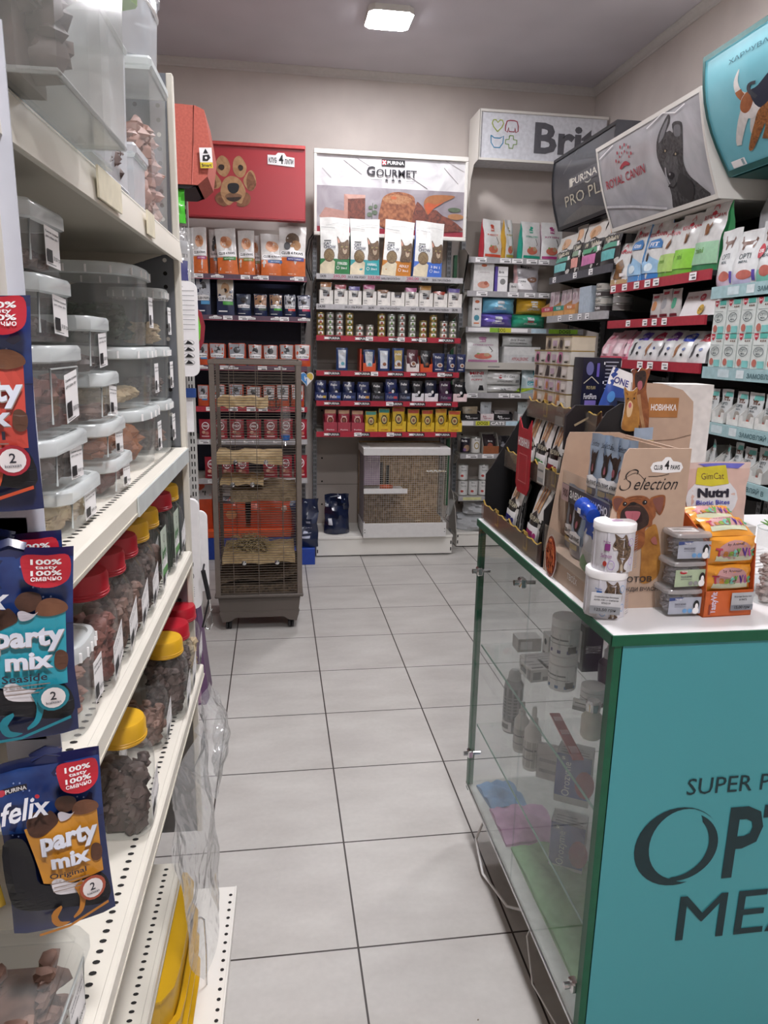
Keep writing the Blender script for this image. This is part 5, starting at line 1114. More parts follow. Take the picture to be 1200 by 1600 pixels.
mb = MB(); mb.tube([(.0, 0, .62), (.012, 0, .55), (.02, 0, .5)], .009, BLK, 8); mb.tube([(.02, 0, .5), (.025, 0, .45), (.03, -.01, .40), (.02, 0, .37), (.0, 0, .38), (.01, 0, .42), (.03, 0, .46)], .004, CHROME, 6); mb.tube([(.02, 0, .5), (.0, .01, .42), (-.01, 0, .38)], .004, BLK, 6); mb.tube([(.0, 0, .62), (.0, .05, .63)], .004, BLK, 6)
put('dog_leash', mb, 'black dog leash with metal clip hanging beside the white boards', 'leash', (-.075, 1.285, 0))
PUR = mat('purple carton print', '6a4a70', .5, var=.06); PUR2 = mat('pale mauve print', 'a888a0', .5, var=.06)
mb = MB(); mb.prism([(-.34, 0), (-.09, .0), (-.075, .03), (-.115, .44), (-.34, .44)], 0, .14, PUR); mb.deco(lambda u, v, o: (-.34+.25*u, -o, .44*v), [('p', [(0, .02), (.93, .02), (.93, .1), (.86, .62), (0, .72)], PUR2), ('t', 'Cat', .78, .16, .2, .14, C_('8a6a88'), .02, .2, .9), ('p', [(.62, .46), (.74, .8), (.8, .8), (.68, .44)], C_('c8b4a0'))])
put('litter_box', mb, 'purple and mauve litter carton standing on the floor behind the gondola', 'box', (0, 1.36, 0))

# ------------------------------------------------------------------ white bay in the back right corner
MG = mat('mid grey rail', 'a4a2a4', .4)
def gt(xs, w=.09, extra=()): return tagdeco(xs, w)+list(extra)
GRN = C_('8ab83a'); YEL = C_('c8c83a')
cats = [('r', .12, .1, .24, .9, YEL), ('t', 'DOGS', .18, .5, .09, .6, BLK, .02), ('r', .24, .1, .38, .9, C_('8a8a8a')), ('t', 'CATS', .31, .5, .12, .6, WP, .03), ('r', .38, .1, .48, .9, C_('b8d0dc')), ('r', .48, .1, .52, .9, C_('5ab8a8')), ('r', .53, .1, .7, .9, GRN), ('r', .56, .2, .68, .8, WP), ('r', 0, .1, .1, .9, WP)]
dogs = [('r', .02, .2, .2, .85, WP), ('r', .2, .1, .28, .9, GRN), ('r', .28, .1, .38, .9, YEL), ('t', 'DOG', .3, .5, .06, .6, BLK), ('r', .38, .2, .52, .85, WP), ('r', .55, .1, .68, .9, C_('b8d0dc')), ('r', .7, .1, .95, .9, GRN), ('t', 'DOGS', .84, .5, .1, .6, BLK, .02)]
bay3 = unit('shelf_bay', 'white corner bay with grey rails full of white pet food packs', (2.03, 3.985, 0), 0, .9, .27, 2.40,
   [(2.125, .25, WHTD, MG, .04, gt([.1, .3, .4, .52, .62, .8])), (1.895, .25, WHTD, MG, .04, gt([.12, .38, .52, .64])), (1.645, .25, WHTD, MG, .04, dogs), (1.395, .25, WHT, WHTD, .05, [('r', .2, .3, .3, .45, C_('777777')), ('r', .65, .3, .74, .45, C_('777777'))]), (1.175, .25, WHTD, MG, .04, gt([.08, .35, .45, .75])),
    (.97, .25, WHTD, MG, .04, cats), (.72, .25, WHTD, MG, .036, gt([.1, .24], .1, [('r', .4, .1, .62, .9, GRN), ('r', .45, .2, .6, .8, WP)])), (.395, .25, WHTD, MG, .036, [('r', .04, .2, .2, .8, C_('c8c890')), ('t', 'CATS', .32, .5, .16, .7, C_('d8d8b0'), .03)])],
   mat('beige back panel'), (.12, .27, WHT), sidewalls=None)
mb = MB(); mb.prism([(-.27, .10), (-.02, .1), (-.02, .42), (-.1, .4), (-.2, .28)], 0, .004, WHTD, lambda a, b, c: (-.452+b, a, c)); mb.obj('side_plate', bay3); mb = MB(); mb.prism([(-.29, 2.14), (-.27, 2.15), (-.02, 1.7), (-.02, 2.2), (-.2, 2.18)], 0, .004, WHTD, lambda a, b, c: (-.456+b, a, c)); mb.obj('side_plate', bay3)
def brit(w_, h, d, side, top, kind='gusset', seed=0, word='STERILIZED', pic='c8705a', base='d6d6d4'):
    return bag(w_, h, d, G_(base), [('e', .5, .84, .13, .04, C_(top)), ('r', .4, .7, .6, .8, C_(top)), ('t', 'Brit', .5, .75, .16, .05, WP, .02), ('t', word, .5, .6, .66, .045, C_(top)), ('e', .5, .22, .28, .1, C_(pic)), ('e', .62, .27, .1, .06, C_('b89a7a')), ('e', .35, .3, .05, .03, C_('8aa060')), ('r', .05, .02, .95, .09, C_(top)), ('l', [(.7, .55), (.8, .4), (.75, .36)], .012, FURD)], side=G_(side), kind=kind, seed=seed)
bb = [('b03a44', 'c8503c', 'INSECT', 'red-sided'), ('b08a30', 'a89a40', 'FISH', 'gold-sided'), ('1f8a78', '2a9a80', 'STERILIZED', 'teal-sided'), ('c8a8b4', 'a83a78', 'KITTEN', 'magenta-labelled')]
for i, (x, w_, h) in enumerate(B1): put('pet_food_bag', brit(w_, h, .085, bb[i][0], bb[i][1], seed=300+i, word=bb[i][2]), 'white %s bag on the top rail of the corner bay' % bb[i][3], 'bag', (x, 3.80, 2.131), (.35, .5, .3, 0)[i], 'white bags on the corner bay top rail')
x, w_, h = B2[0]; h = .195; put('food_carton', carton(w_, h, .1, G_('d8d6d4'), [('e', .5, .9, .14, .05, C_('b8603c')), ('t', 'CARNIVAL', .5, .66, .6, .05, C_('a8a0a0')), ('e', .5, .22, .3, .12, C_('c8907c')), ('e', .62, .28, .1, .07, C_('a8604c'))]), 'white carton with salmon meat picture on the second grey rail', 'box', (x, 3.80, 1.9))
x, w_, h = B2[1]; put('food_carton', carton(w_*.9, h, .1, G_('5a4a9a'), [('r', .22, 0, 1, 1, WP), ('t', 'Brit', .5, .78, .4, .1, BLK, .02), ('r', .22, .6, 1, .62, C_('8a8a8a')), ('e', .62, .4, .22, .12, C_('8a8a8a'))]), 'white carton with purple side on the second grey rail', 'box', (x, 3.80, 1.9))
x, w_, h = B2[2]; put('food_carton', carton(w_, h, .06, G_('d4d2d0'), [('t', 'Brit', .5, .6, .6, .25, C_('666666'))]), 'small low white carton beside the grey bag', 'box', (x, 3.78, 1.9))
x, w_, h = B2[3]; h = .20; put('pet_food_bag', bag(w_, h, .09, G_('aaa6aa'), [('t', 'Brit', .5, .9, .5, .1, BLK, .03), ('p', [(.1, .1), (.1, .45), (.5, .5), (.75, .1)], WP), ('t', 'CARE', .3, .38, .3, .05, BLK), ('e', .72, .45, .2, .1, C_('7a5a4a')), ('r', 0, .05, .12, .95, C_('c8a0a0'))], seed=310, crk=2), 'shiny grey bag on the second rail of the corner bay', 'bag', (x, 3.80, 1.9))
x, w_, h = B3[0]; h = .205; put('food_carton', carton(w_, h, .12, G_('d8d6d4'), [('e', .5, .85, .25, .05, C_('b8603c')), ('t', 'Brit', .5, .6, .5, .06, BLK), ('e', .5, .3, .3, .1, C_('4a8a9a')), ('r', .2, .1, .8, .14, C_('c87040'))]), 'narrow white carton left of the coloured pillow packs', 'box', (x, 3.80, 1.651))
def pillow(w_, h, d, c, seed, deco): return bag(w_, h, d, c, deco, kind='pillow', seed=seed, crk=1.2)
for i, (j, c, nm, z0, hh) in enumerate(((2, '6a5ab0', 'purple', 1.651, .095), (4, '2a9070', 'teal green', 1.651, .095), (1, '72b4d0', 'light blue', 1.748, .11), (3, 'c0962a', 'mustard', 1.748, .115))):
    x, w_, h = B3[j]
    put('pillow_pack', pillow(w_, hh, .14, G_(c), 320+i, [('r', .4, .55, .62, .8, C_('c8ccd0')), ('t', 'STERILIZED', .5, .3, .4, .12, C_('e8e8e8')), ('r', .4, .4, .6, .5, C_('b04a50') if i == 1 else C_('d8d8d8'))]), '%s pillow pack lying %s on the green labelled rail' % (nm, 'below' if i < 2 else 'on top'), 'bag', (x, 3.80, z0), 0, 'coloured pillow packs')
x, w_, h = B4[0]; h = .21; put('pet_food_bag', brit(w_, h, .1, 'd0d0ce', 'b87aa0', seed=330, word='STERILIZED', pic='c87060'), 'wide white bag with pink foot on the white rail', 'bag', (x, 3.80, 1.397))
x, w_, h = B4[1]; put('food_carton', carton(w_*.96, h*.9, .12, G_('d2d2d0'), [('r', 0, 0, 1, .5, C_('c4c4c4')), ('t', 'HYPOALLERGENIC', .45, .25, .45, .2, C_('a83a44')), ('r', .78, .1, .92, .4, C_('888888'))]), 'flat white carton lying under the oval silver pack', 'box', (x, 3.80, 1.397))
x, w_, h = B4[2]; put('pillow_pack', pillow(w_, h-.12, .1, G_('c8cac8'), 331, [('t', 'Brit fresh', .45, .6, .5, .2, C_('5a5a5a'), .01, .3), ('t', 'HYPOALLERGENIC', .5, .3, .6, .12, C_('4a4a4a'))]), 'silver pillow pack lying on the flat white carton', 'bag', (x, 3.80, 1.397+.118))
x, w_, h = B5[0]; h = .18; put('pet_food_bag', bag(w_, h, .08, G_('d0d0ce'), [('t', 'MINI', .5, .78, .6, .12, C_('b02838'), .03), ('t', 'JUNIOR', .5, .66, .5, .06, BLK), ('t', 'PUPPY', .5, .52, .5, .07, C_('c05058')), ('p', [(.55, .1), (.6, .3), (.75, .3), (.8, .1)], BLK)], seed=340), 'white bag with red MINI lettering in the corner bay', 'bag', (x, 3.79, 1.177))
x, w_, h = B5[2]; put('pillow_pack', pillow(w_, .055, .14, G_('c6c6c4'), 341, [('t', 'BRIT', .5, .5, .3, .3, C_('555555')), ('p', [(.8, .1), (1, .1), (1, .8), (.9, .5)], C_('a0c030'))]), 'flat grey white pack at the bottom beside the MINI bag', 'bag', (x, 3.80, 1.177))
x, w_, h = B5[1]; put('pillow_pack', pillow(w_, .10, .13, G_('dcdcda'), 342, [('e', .35, .65, .06, .14, C_('b03a48')), ('t', 'Brit Care', .62, .66, .3, .16, C_('6a6a6a'), .01, .2), ('t', 'HYPOALLERGENIC', .5, .3, .45, .13, C_('4a4a4a')), ('r', .82, .2, .94, .4, C_('888888'))]), 'white lying pack with red emblem above the flat grey pack', 'bag', (x, 3.80, 1.233))
x, w_, h = B5[3]; put('pet_food_bag', bag(w_, h, .08, G_('a8bcc0'), [('t', 'Brit', .4, .62, .35, .13, WP, .03), ('r', .2, .35, .55, .5, C_('3a9aa8')), ('t', 'Care', .37, .42, .28, .09, WP), ('r', .45, .78, .8, .95, C_('2a8a98')), ('p', [(0, .02), (.4, .18), (1, .06), (1, .2), (.5, .24), (0, .2)], C_('a0b830'))], seed=343), 'pale blue green bag at the right of the fifth rail', 'bag', (x, 3.79, 1.177))
for j, (nm, body, lip, txt) in enumerate((('tan pouch in a black tray', '9a8a72', '1c1a1c', WP), ('silver pouch in a pink and white tray', 'b8bcc0', 'd8cccc', C_('a04050')), ('flat pack in a black tray', '8a8280', '1c1a1c', WP), ('pale pouch beside the black trays', 'b0b8b8', 'c8c8c8', BLK))):
    x, w_, h = B6[j]; mb = MB(); tray(mb, w_, .1, .06, C_(lip), .05, False); mb.deco(lambda u, v, o: ((u-.5)*w_, -.052-o, v*.05), [('t', 'Brit', .3, .6, .25, .3, txt), ('t', 'IN JELLY GRAVY', .55, .3, .6, .25, txt)])
    put('display_tray', mb, 'low tray under the '+nm.split(' in a')[0]+' on the cats rail', 'tray', (x, 3.80, .972), 0, 'low trays on the cats rail')
    put('cat_food_pouch', bag(w_*.85, max(.05, h-.008), .04, G_(body), [('t', 'Brit', .5, .75, .3, .1, C_('5a5a5a'))], seed=350+j), nm+' on the cats rail', 'pouch', (x, 3.80, .9755))
for j, (nm, c, d_) in enumerate((('dark tin with meat picture', '26202c', [('t', 'Brit', .35, .8, .4, .14, WP, .03), ('e', .55, .35, .22, .2, C_('a08068')), ('e', .4, .25, .1, .1, C_('7a5a8a'))]), ('white tin with gold ring label', 'd8d6d2', [('t', 'Brit', .5, .85, .3, .1, C_('666666')), ('o', .5, .5, .17, .22, .3, C_('9a8440'))]))):
    x, w_, h = B7[j]; put('food_tin', can_mesh(.036, .12, C_(c), SILV, d_), nm+' on the seventh rail of the corner bay', 'tin', (x, 3.79, .722))
x, w_, h = B7[2]; mb = MB(); tray(mb, w_, .15, .15, C_('b0aca4'), .06, False, fm=C_('8a5030')); o = put('display_tray', mb, 'open grey carton with brown front on the seventh rail', 'tray', (x, 3.81, .722))
for k in range(3): put('treat_pouch', bag(.09, .11+.012*k, .025, G_('2a2024'), [('e', .5, .5, .25, .2, C_('8a4a3a')), ('t', 'Brit', .5, .82, .4, .1, WP)], seed=360+k), 'dark treat pouch, %s in the open grey carton' % ['front', 'middle', 'rear'][k], 'pouch', (x, 3.77+.035*k, .7255), 0, 'dark pouches in the grey carton')
x, w_, h = B7[3]; put('treat_pouch', bag(.09, .13, .03, G_('1e1c20'), [('e', .5, .45, .3, .1, C_('8a8a90')), ('e', .4, .6, .12, .08, C_('6a6a70'))], seed=366), 'dark pouch right of the open grey carton', 'pouch', (x+.01, 3.80, .722))
wt = M_(can_mesh(.037, .118, C_('cfcfcd'), SILV, [('t', 'Brit', .42, .85, .2, .08, BLK), ('e', .38, .3, .1, .08, C_('b04038')), ('t', 'Paté & Meat', .5, .65, .35, .08, C_('666666'))]))
nm8 = ['lower left', 'lower middle', 'lower right', 'upper left', 'upper right']
for j, (x, w_, h) in enumerate(B8): put('food_tin', wt, 'tall white tin, %s of the tins on the eighth rail' % nm8[j], 'tin', (x, 3.79, .397 if j < 3 else .5165), 0, 'tall white tins in the corner bay')
put('silver_sack', sack(.28, .13, .2, G_('b4b6b8'), 371), 'large silver grey bag lying on the corner bay deck', 'bag', (1.74, 3.83, .121))
put('silver_sack', sack(.22, .12, .16, G_('bcbec0'), 372, [('l', [(.5, .8), (.9, .7)], .02, BLK)]), 'smaller silver bag lying on the large silver bag', 'bag', (1.76, 3.83, .25))
# white brand light box with coloured pet outlines
t = thing('sign_box', 'white sign with four coloured pet outlines above the corner bay', 'sign', (2.03, 3.72, 2.77))
mb = MB(); mb.box(-.41, .5, 0, .26, 0, .30, C_('d8dae0'), .004); mb.obj('light_box', t)
mb = MB(); mb.box(-.415, .505, -.012, .0, .295, .31, WHT); mb.box(-.415, .505, -.012, .0, -.01, .005, WHT); mb.box(-.415, -.405, -.012, .0, .005, .295, WHT)
mb.prism([(-.012, .31), (.26, .31), (.26, -.35), (.2, -.35), (.17, -.1), (.1, -.02), (-.012, -.01)], 0, .004, WHT, lambda a, b, c: (-.416+b, a, c)); mb.obj('frame', t)
mb = MB(); mb.box(-.409, .499, -.0004, 0, .001, .299, C_('d8dae0')); SBt = lambda x, z, o: (-.41+x, -.0006-o, z)
def arc(cx, cz, pts): return [(cx+a, cz+b) for a, b in pts]
heart = [(0, -.04), (-.03, -.01), (-.04, .012), (-.032, .032), (-.015, .034), (0, .018), (.015, .034), (.032, .032), (.04, .012), (.03, -.01), (0, -.04)]
dogo = [(-.015, .035), (.015, .035), (.035, .03), (.045, 0), (.045, -.03), (.03, -.04), (.022, -.01), (.018, -.035), (-.018, -.035), (-.022, -.01), (-.03, -.04), (-.045, -.03), (-.045, 0), (-.035, .03), (-.015, .035)]
cato = [(-.045, .035), (-.02, .02), (.02, .02), (.045, .035), (.042, -.01), (.02, -.04), (-.02, -.04), (-.042, -.01), (-.045, .035)]
plus = [(-.013, .04), (.013, .04), (.016, .016), (.04, .013), (.04, -.013), (.016, -.016), (.013, -.04), (-.013, -.04), (-.016, -.016), (-.04, -.013), (-.04, .013), (-.016, .016), (-.013, .04)]
mb.deco(SBt, [('l', arc(.125, .215, heart), .0035, C_('a0b040')), ('l', arc(.225, .215, dogo), .0035, C_('9a2c40')), ('l', arc(.125, .115, cato), .0035, C_('3a88b0')), ('l', arc(.225, .115, plus), .0035, C_('7a9a50')), ('t', 'Brit', .62, .15, .46, .2, C_('5a5a60'), .03)])
mb.obj('lettering', t)

# ------------------------------------------------------------------ bays along the right wall (front face towards -x)
RZ = -PI/2
BLKP = mat('black back panel', '1a191c', .5)
DG = mat('dark grey rail', '4a4a50', .4)
b1 = unit('shelf_bay', 'black backed bay with grey rails on the right wall, farthest', (2.54, 2.98, 0), RZ, .96, .44, 2.4, [(1.975, .44, BLKP, DG, .045, tagdeco([.1, .47, .72], .06)), (1.72, .44, BLKP, MG, .045, tagdeco([.25, .45, .6, .72], .06)), (.88, .44, BLKP, DG, .04, [])], BLKP, (.15, .44, WHT))
RCR = C_('a02c3a', .35)
b2_ = unit('shelf_bay', 'dark bay with red rails in the middle of the right wall', (2.54, 2.0, 0), RZ, .98, .44, 2.2, [(1.855, .44, BLKP, RCR, .045, tagdeco([.04, .18, .32, .44, .53, .87], .06)), (1.662, .44, BLKP, RCR, .042, tagdeco([.26, .45, .55, .65], .05)), (1.452, .44, BLKP, RCR, .045, tagdeco([.2, .44, .55, .7], .06)), (1.2, .44, BLKP, RCR, .045, tagdeco([.3, .6], .06)), (.92, .44, BLKP, RCR, .045, [])], BLKP, (.15, .44, WHT))
TEA = C_('9ab8bc', .4); 
def opt(z): return [('r', .12, .2, .2, .85, C_('c0d0d4')), ('t', 'ЗАМОВЛЯЙ В', .42, .5, .2, .5, C_('3a5a60')), ('r', .25, .2, .3, .85, C_('d0dadc')), ('t', 'ЗАПИТУЙ В ІНТЕРНЕТ', .75, .5, .3, .5, C_('3a5a60'))]
b3_ = unit('shelf_bay', 'dark bay with pale teal rails at the right edge of the photo', (2.54, .99, 0), RZ, 1.0, .44, 2.2, [(1.775, .44, BLKP, TEA, .05, opt(0)), (1.44, .44, BLKP, TEA, .05, opt(0)), (1.205, .44, BLKP, TEA, .05, opt(0)), (.995, .44, BLKP, TEA, .05, opt(0)), (.7, .44, BLKP, TEA, .05, [])], BLKP, (.15, .44, WHT))
# pro plan row
pc = [('5a9a8a', '7ac0c0', 'teal'), ('8aa08a', 'd89a90', 'salmon'), ('5aa07a', 'c878a8', 'pink'), ('5aa08a', '6ab8b8', 'aqua')]
for i, (y, w_, h) in enumerate(P1):
    D = [('r', 0, 0, 1, .62, G_('1e1d20')), ('p', [(0, .55), (.5, .72), (1, .55)], G_('1e1d20')), ('e', .5, .8, .3, .12, C_('c8a080')), ('e', .4, .76, .1, .1, FURL), ('t', 'PURINA', .5, .63, .35, .04, WP), ('t', 'PRO PLAN', .5, .54, .7, .09, C_('d8d0b8'), .01), ('r', .1, .36, .85, .46, C_(pc[i][0])), ('r', .05, .12, .8, .32, C_(pc[i][1])), ('r', .86, .36, .97, .46, WP)]
    put('dog_food_bag', bag(w_*1.02, h+.07, .09, G_('c8c4be'), D, side=G_('1e1d20'), kind='gusset', seed=400+i), 'black and white food bag with %s band on the farthest right-wall bay' % pc[i][2], 'bag', (2.17, y, 1.98), RZ, 'black and white bags on the right wall', (0, .0))
for i, nm in enumerate(('front', 'rear')): put('grey_folder', bag(.3, .2, .03, mat('grey folded bag', '6a645e', .4), seed=410+i, kind='pouch'), 'plain grey bag %s behind the black and white bags' % nm, 'bag', (2.25+.03*i, 3.2-.45*i, 2.12+.09*i), RZ)
tr3 = [('c0485c', 'pink'), ('3a8a78', 'green'), ('c07a4a', 'orange')]
for i in range(3):
    y, w_, h = P2[i]; mb = MB(); tray(mb, w_*.97, .12, .1, C_('c89868'), .06, True, fm=C_('d09a5c')); mb.deco(lambda u, v, o: ((u-.5)*w_, -.062-o, v*.06), [('r', .0, .5, 1, 1, C_(tr3[i][0])), ('t', 'PRO PLAN', .5, .75, .4, .3, WP)])
    put('display_tray', mb, 'orange display tray with %s top stripe on the second grey rail' % tr3[i][1], 'tray', (2.16, y, 1.725), RZ, 'orange display trays on the right wall')
    for k in range(2): put('cat_food_pouch', bag(.085, h, .03, G_('b8a8ac'), [('e', .5, .7, .3, .15, C_('a08a90')), ('r', .2, .2, .8, .35, BLK)], seed=420+i*2+k), 'grey pink pouch, %s in the %s striped tray' % (['left', 'right'][k], tr3[i][1]), 'pouch', (2.15, y+.045-.09*k, 1.7285), RZ, 'grey pink pouches on the right wall')
y, w_, h = P2[3]; put('card_flap', carton(w_*.8, h, .1, C_('a8b4c0')), 'plain blue grey carton side on the second grey rail', 'box', (2.16, y, 1.725), RZ)
y, w_, h = P2[4]
for k in range(4): put('food_tin', can_mesh(.055, .04, C_('b8b4ac' if k % 2 else '3a3434'), SILV, [('t', 'PRO PLAN', .5, .5, .4, .4, WP if k % 2 == 0 else BLK)]), 'flat tin, %s from the bottom beside the blue grey carton' % ORD[k], 'tin', (2.16, y, 1.725+.0405*k), RZ, 'flat tins on the second grey rail')
y, w_, h = P2[5]
for k in range(3): put('food_tin', can_mesh(.055, .04, C_('a8a8a8' if k % 2 else '8a8684'), SILV), 'grey flat tin, %s from the bottom in the dark corner of the rail' % ORD[k], 'tin', (2.2, y, 1.725+.0405*k), RZ, 'grey flat tins on the second grey rail')
# royal canin rows
rc = [('8a6a40', 'b89a70', '', 'brown and white'), ('5a9ad0', '4a90d0', 'baby', 'light blue kitten'), ('3a8ad0', '2a78c0', 'FIT', 'bright blue'), ('7ab848', '6aa838', 'mini', 'white and lime'), ('7ac040', '6ab030', 'mini', 'bright lime'), ('2a8a50', '1a7a48', 'mini', 'green footed')]
CRN = lambda cx, cy, s, m: [('e', cx+dx*s, cy+dy*s*1.1, .012*s*1.2, .03*s, m) for dx, dy in ((-.09, .02), (-.045, .05), (0, .06), (.045, .05), (.09, .02))]+[('p', [(cx-.08*s, cy-.05*s), (cx, cy-.02*s), (cx+.08*s, cy-.05*s), (cx+.06*s, cy-.09*s), (cx-.06*s, cy-.09*s)], m)]
for i, (y, w_, h) in enumerate(R1):
    lo, a, wd, nm = rc[i]; RR = C_('b02838')
    D = [('r', 0, 0, 1, .14 if i < 3 else .1, G_(a)), ('t', 'ROYAL CANIN', .5, .78, .85, .07, RR, .02)]+CRN(.5, .88, 1.0, RR)
    if i == 0: D += [('p', [(.25, .15), (.3, .5), (.5, .62), (.7, .45), (.65, .15)], mat('brown dog print', '8a6238', .5, h2='5c3e22', scale=30)), ('r', .55, .2, .8, .28, WP)]
    elif i in (1, 2): D += [('p', [(0, .12), (0, .3), (.4, .42), (1, .3), (1, .12)], G_('9ac4e4')), ('p', [(.2, .55), (.25, .68), (.75, .7), (.9, .62), (.85, .54)], C_('3a7ab8')), ('t', 'FIT' if i == 2 else 'Kitten', .52, .61, .4, .07, WP, .02), ('e', .3, .4, .08, .08, FURD), ('e', .45, .22, .2, .07, C_('d4e4ec'))]
    else: D += [('r', 0, .1, 1, .42, G_('a8cc70' if i == 3 else '8ccc48' if i == 4 else '98c8a4')), ('e', .42, .6, .1, .08, FUR), ('l', [(.35, .52), (.6, .68)], .02, FUR), ('t', wd, .3, .3, .4, .08, C_('5a8a30'))]
    put('dog_food_bag' if i > 2 else 'cat_food_bag', bag(w_*.9, h+(.05 if i else .02), .09, G_('d4d4d2'), D, side=G_(lo), kind='gusset', seed=430+i, lean=.0), '%s food bag on the top red rail of the right wall' % nm, 'bag', (2.165, y, 1.86), RZ+(.1, -.1, .05, .0, .1, 0)[i], 'tall food bags on the top red rail', (0, .04))
mb = bag(.14, .12, .05, C_('6ac03a', .3), seed=450); put('green_bag', mb, 'bright green packet peeking behind the lime bags', 'bag', (2.30, 1.93, 2.06), RZ)
for i, (nm, c) in enumerate((('orange window', 'c88a5a'), ('grey window', 'a0a0a4'), ('green window', '4aa080'))):
    y, w_, h = R2[i]; put('cat_food_pouch', bag(w_*.95, h, .04, G_('ccc8c6'), [('e', .5, .5, .28, .2, C_(c)), ('r', .2, .82, .8, .92, C_('b03040')), ('r', .1, .04, .9, .14, C_('7a2a34'))], seed=452+i), 'white pouch with %s on the second red rail' % nm, 'pouch', (2.155, y, 1.668), RZ, 'white pouches on the second red rail')
y, w_, h = R2[3]; mb = MB(); mb.prism([(-w_/2, 0), (w_/2, 0), (w_/2, h*.98), (-w_/2, h*.9)], -.01, .16, C_('c8c4c0')); mb.prism([(0, 0), (.012, 0), (.05, h*1.02), (.038, h*1.02)], -w_/2, w_/2, WP, lambda a, b, c: (b, a-.06, c))
mb.deco(lambda u, v, o: (-w_/2+u*w_, -.06+.045*v*.9-.008-o, h*1.0*v), [('t', 'ROYAL CANIN', .25, .78, .3, .1, C_('a83040')), ('e', .55, .75, .08, .14, C_('a83040')), ('t', 'FIT', .55, .74, .07, .1, WP), ('r', .8, .62, .95, .9, C_('888888')), ('e', .62, .25, .08, .2, C_('c8a030')), ('t', '2+1', .62, .25, .1, .15, BLK)])
put('price_carton', mb, 'white slanted carton with yellow round sticker on the second red rail', 'box', (2.2, y, 1.668), RZ)
wc = [('c89aa4', 'b04a5c', 'pinkish'), ('c8a4ac', 'c0485c', 'silver pink'), ('c890a0', 'b8506a', 'narrow pink'), ('c8c8c8', '5a4ab0', 'indigo-badged'), ('c8c8c8', 'b02a50', 'crimson-badged'), ('c8c8c8', '6a3a90', 'violet-badged'), ('ccccca', '3048b0', 'royal blue-badged'), ('c8c8c8', 'a82838', 'red-badged')]
for i, (y, w_, h) in enumerate(R3):
    b, a, nm = wc[i]
    D = [('p', [(.25, .66), (.32, .84), (.6, .95), (.88, .9), (.9, .66)], C_(a)), ('t', 'FIT' if i == 7 else 'ADULT', .6, .78, .35, .07, WP, .02), ('e', .28, .38, .1, .2, GREYD if i % 2 else FUR), ('l', [(.2, .15), (.32, .6)], .03, GREYD if i % 2 else FUR), ('e', .7, .42, .07, .05, C_('4a5a8a')), ('e', .66, .24, .06, .05, BLK)] if i > 2 else [('r', .3, .2, .8, .55, C_('d8c4c8')), ('t', 'Kitten', .55, .15, .4, .06, BLK), ('r', 0, 0, 1, .1, C_(a)), ('p', [(.4, .95), (.3, .7), (.6, .8)], C_(a))]
    put('cat_food_bag', bag(w_*.94, h, .09, G_(b), D, side=G_('a8a8aa'), kind='gusset', seed=460+i, lean=.25), '%s white bag on the third red rail of the right wall' % nm, 'bag', (2.14, y, 1.457), RZ+.05, 'short white bags on the third red rail')
# optimeal rows
CATP = [(.3, .78), (.34, .84), (.38, .79), (.55, .8), (.68, .8), (.74, .86), (.8, .82), (.76, .76), (.72, .66), (.68, .66), (.66, .73), (.48, .72), (.42, .64), (.38, .65), (.4, .74)]
BRN = C_('6a4a3c')
for i, (y, w_, h) in enumerate(Q1):
    D = [('p', CATP, BRN), ('l', [(.36, .76), (.3, .86), (.27, .9)], .012, BRN), ('t', 'OPTI', .52, .52, .4, .1, C_('3a4a50'), .0), ('t', 'MEAL', .52, .42, .3, .05, C_('3a4a50')), ('r', 0, 0, 1, .2, G_(['d8c0d0', 'c8c0dc', '7ac0ac'][i])), ('e', .62, .17, .24, .09, C_('b8685c')), ('r', .85, .05, .92, .25, C_('5a4a9a'))]
    if i == 2: D += [('e', .3, .5, .16, .12, C_('b02838')), ('t', '-25%', .3, .5, .22, .06, WP, .02)]
    put('cat_food_bag', bag(w_*.97, h+.02, .07, G_('d6d8d8'), D, seed=480+i), 'white pouch bag with walking cat, %s band, on the top teal rail' % ['rose', 'lilac', 'mint'][i], 'bag', (2.14, y, 1.78), RZ, 'white walking cat bags')
mb = bag(.3, .26, .05, G_('c4c8c8'), [('r', .6, .1, .9, .9, C_('6ab8b0'))], seed=485); put('cat_food_bag', mb, 'grey white bag with mint stripe behind the walking cat bags', 'bag', (2.23, 1.2, 1.78), RZ)
ob = None
for lv in range(2):
    for i, (y, w_, h) in enumerate(Q2):
        D = [('r', .0, .84, .1, 1, C_('d8d8d4')), ('p', [(.05, 1), (.35, 1), (.36, .9), (.22, .8), (.08, .88)], C_('b02a3c')), ('t', '3+1', .21, .92, .2, .07, WP, .03), ('r', .45, .86, .95, 1, C_('5ab0a4')), ('t', '♣♣♣', .7, .79, .4, .05, BRN), ('r', .1, .66, .8, .68, C_('a0a8a8')), ('o', .48, .48, .34, .14, .12, C_('5a6468')), ('t', 'OPTI', .48, .52, .42, .09, C_('3a4a50'), .0), ('t', 'MEAL', .48, .42, .3, .05, C_('3a4a50')), ('e', .28, .16, .16, .11, C_('b0685c')), ('r', .5, .02, .95, .22, C_('7ab8b4'))]
        put('food_carton', carton(w_*.96, .137, .13, G_('cfd6d2'), D), 'white carton with red badge, %s in the %s layer on the teal rail' % (ORD[i], ['lower', 'upper'][lv]), 'box', (2.165, y, 1.445+.1385*lv), RZ, 'stacked cartons with red badge')
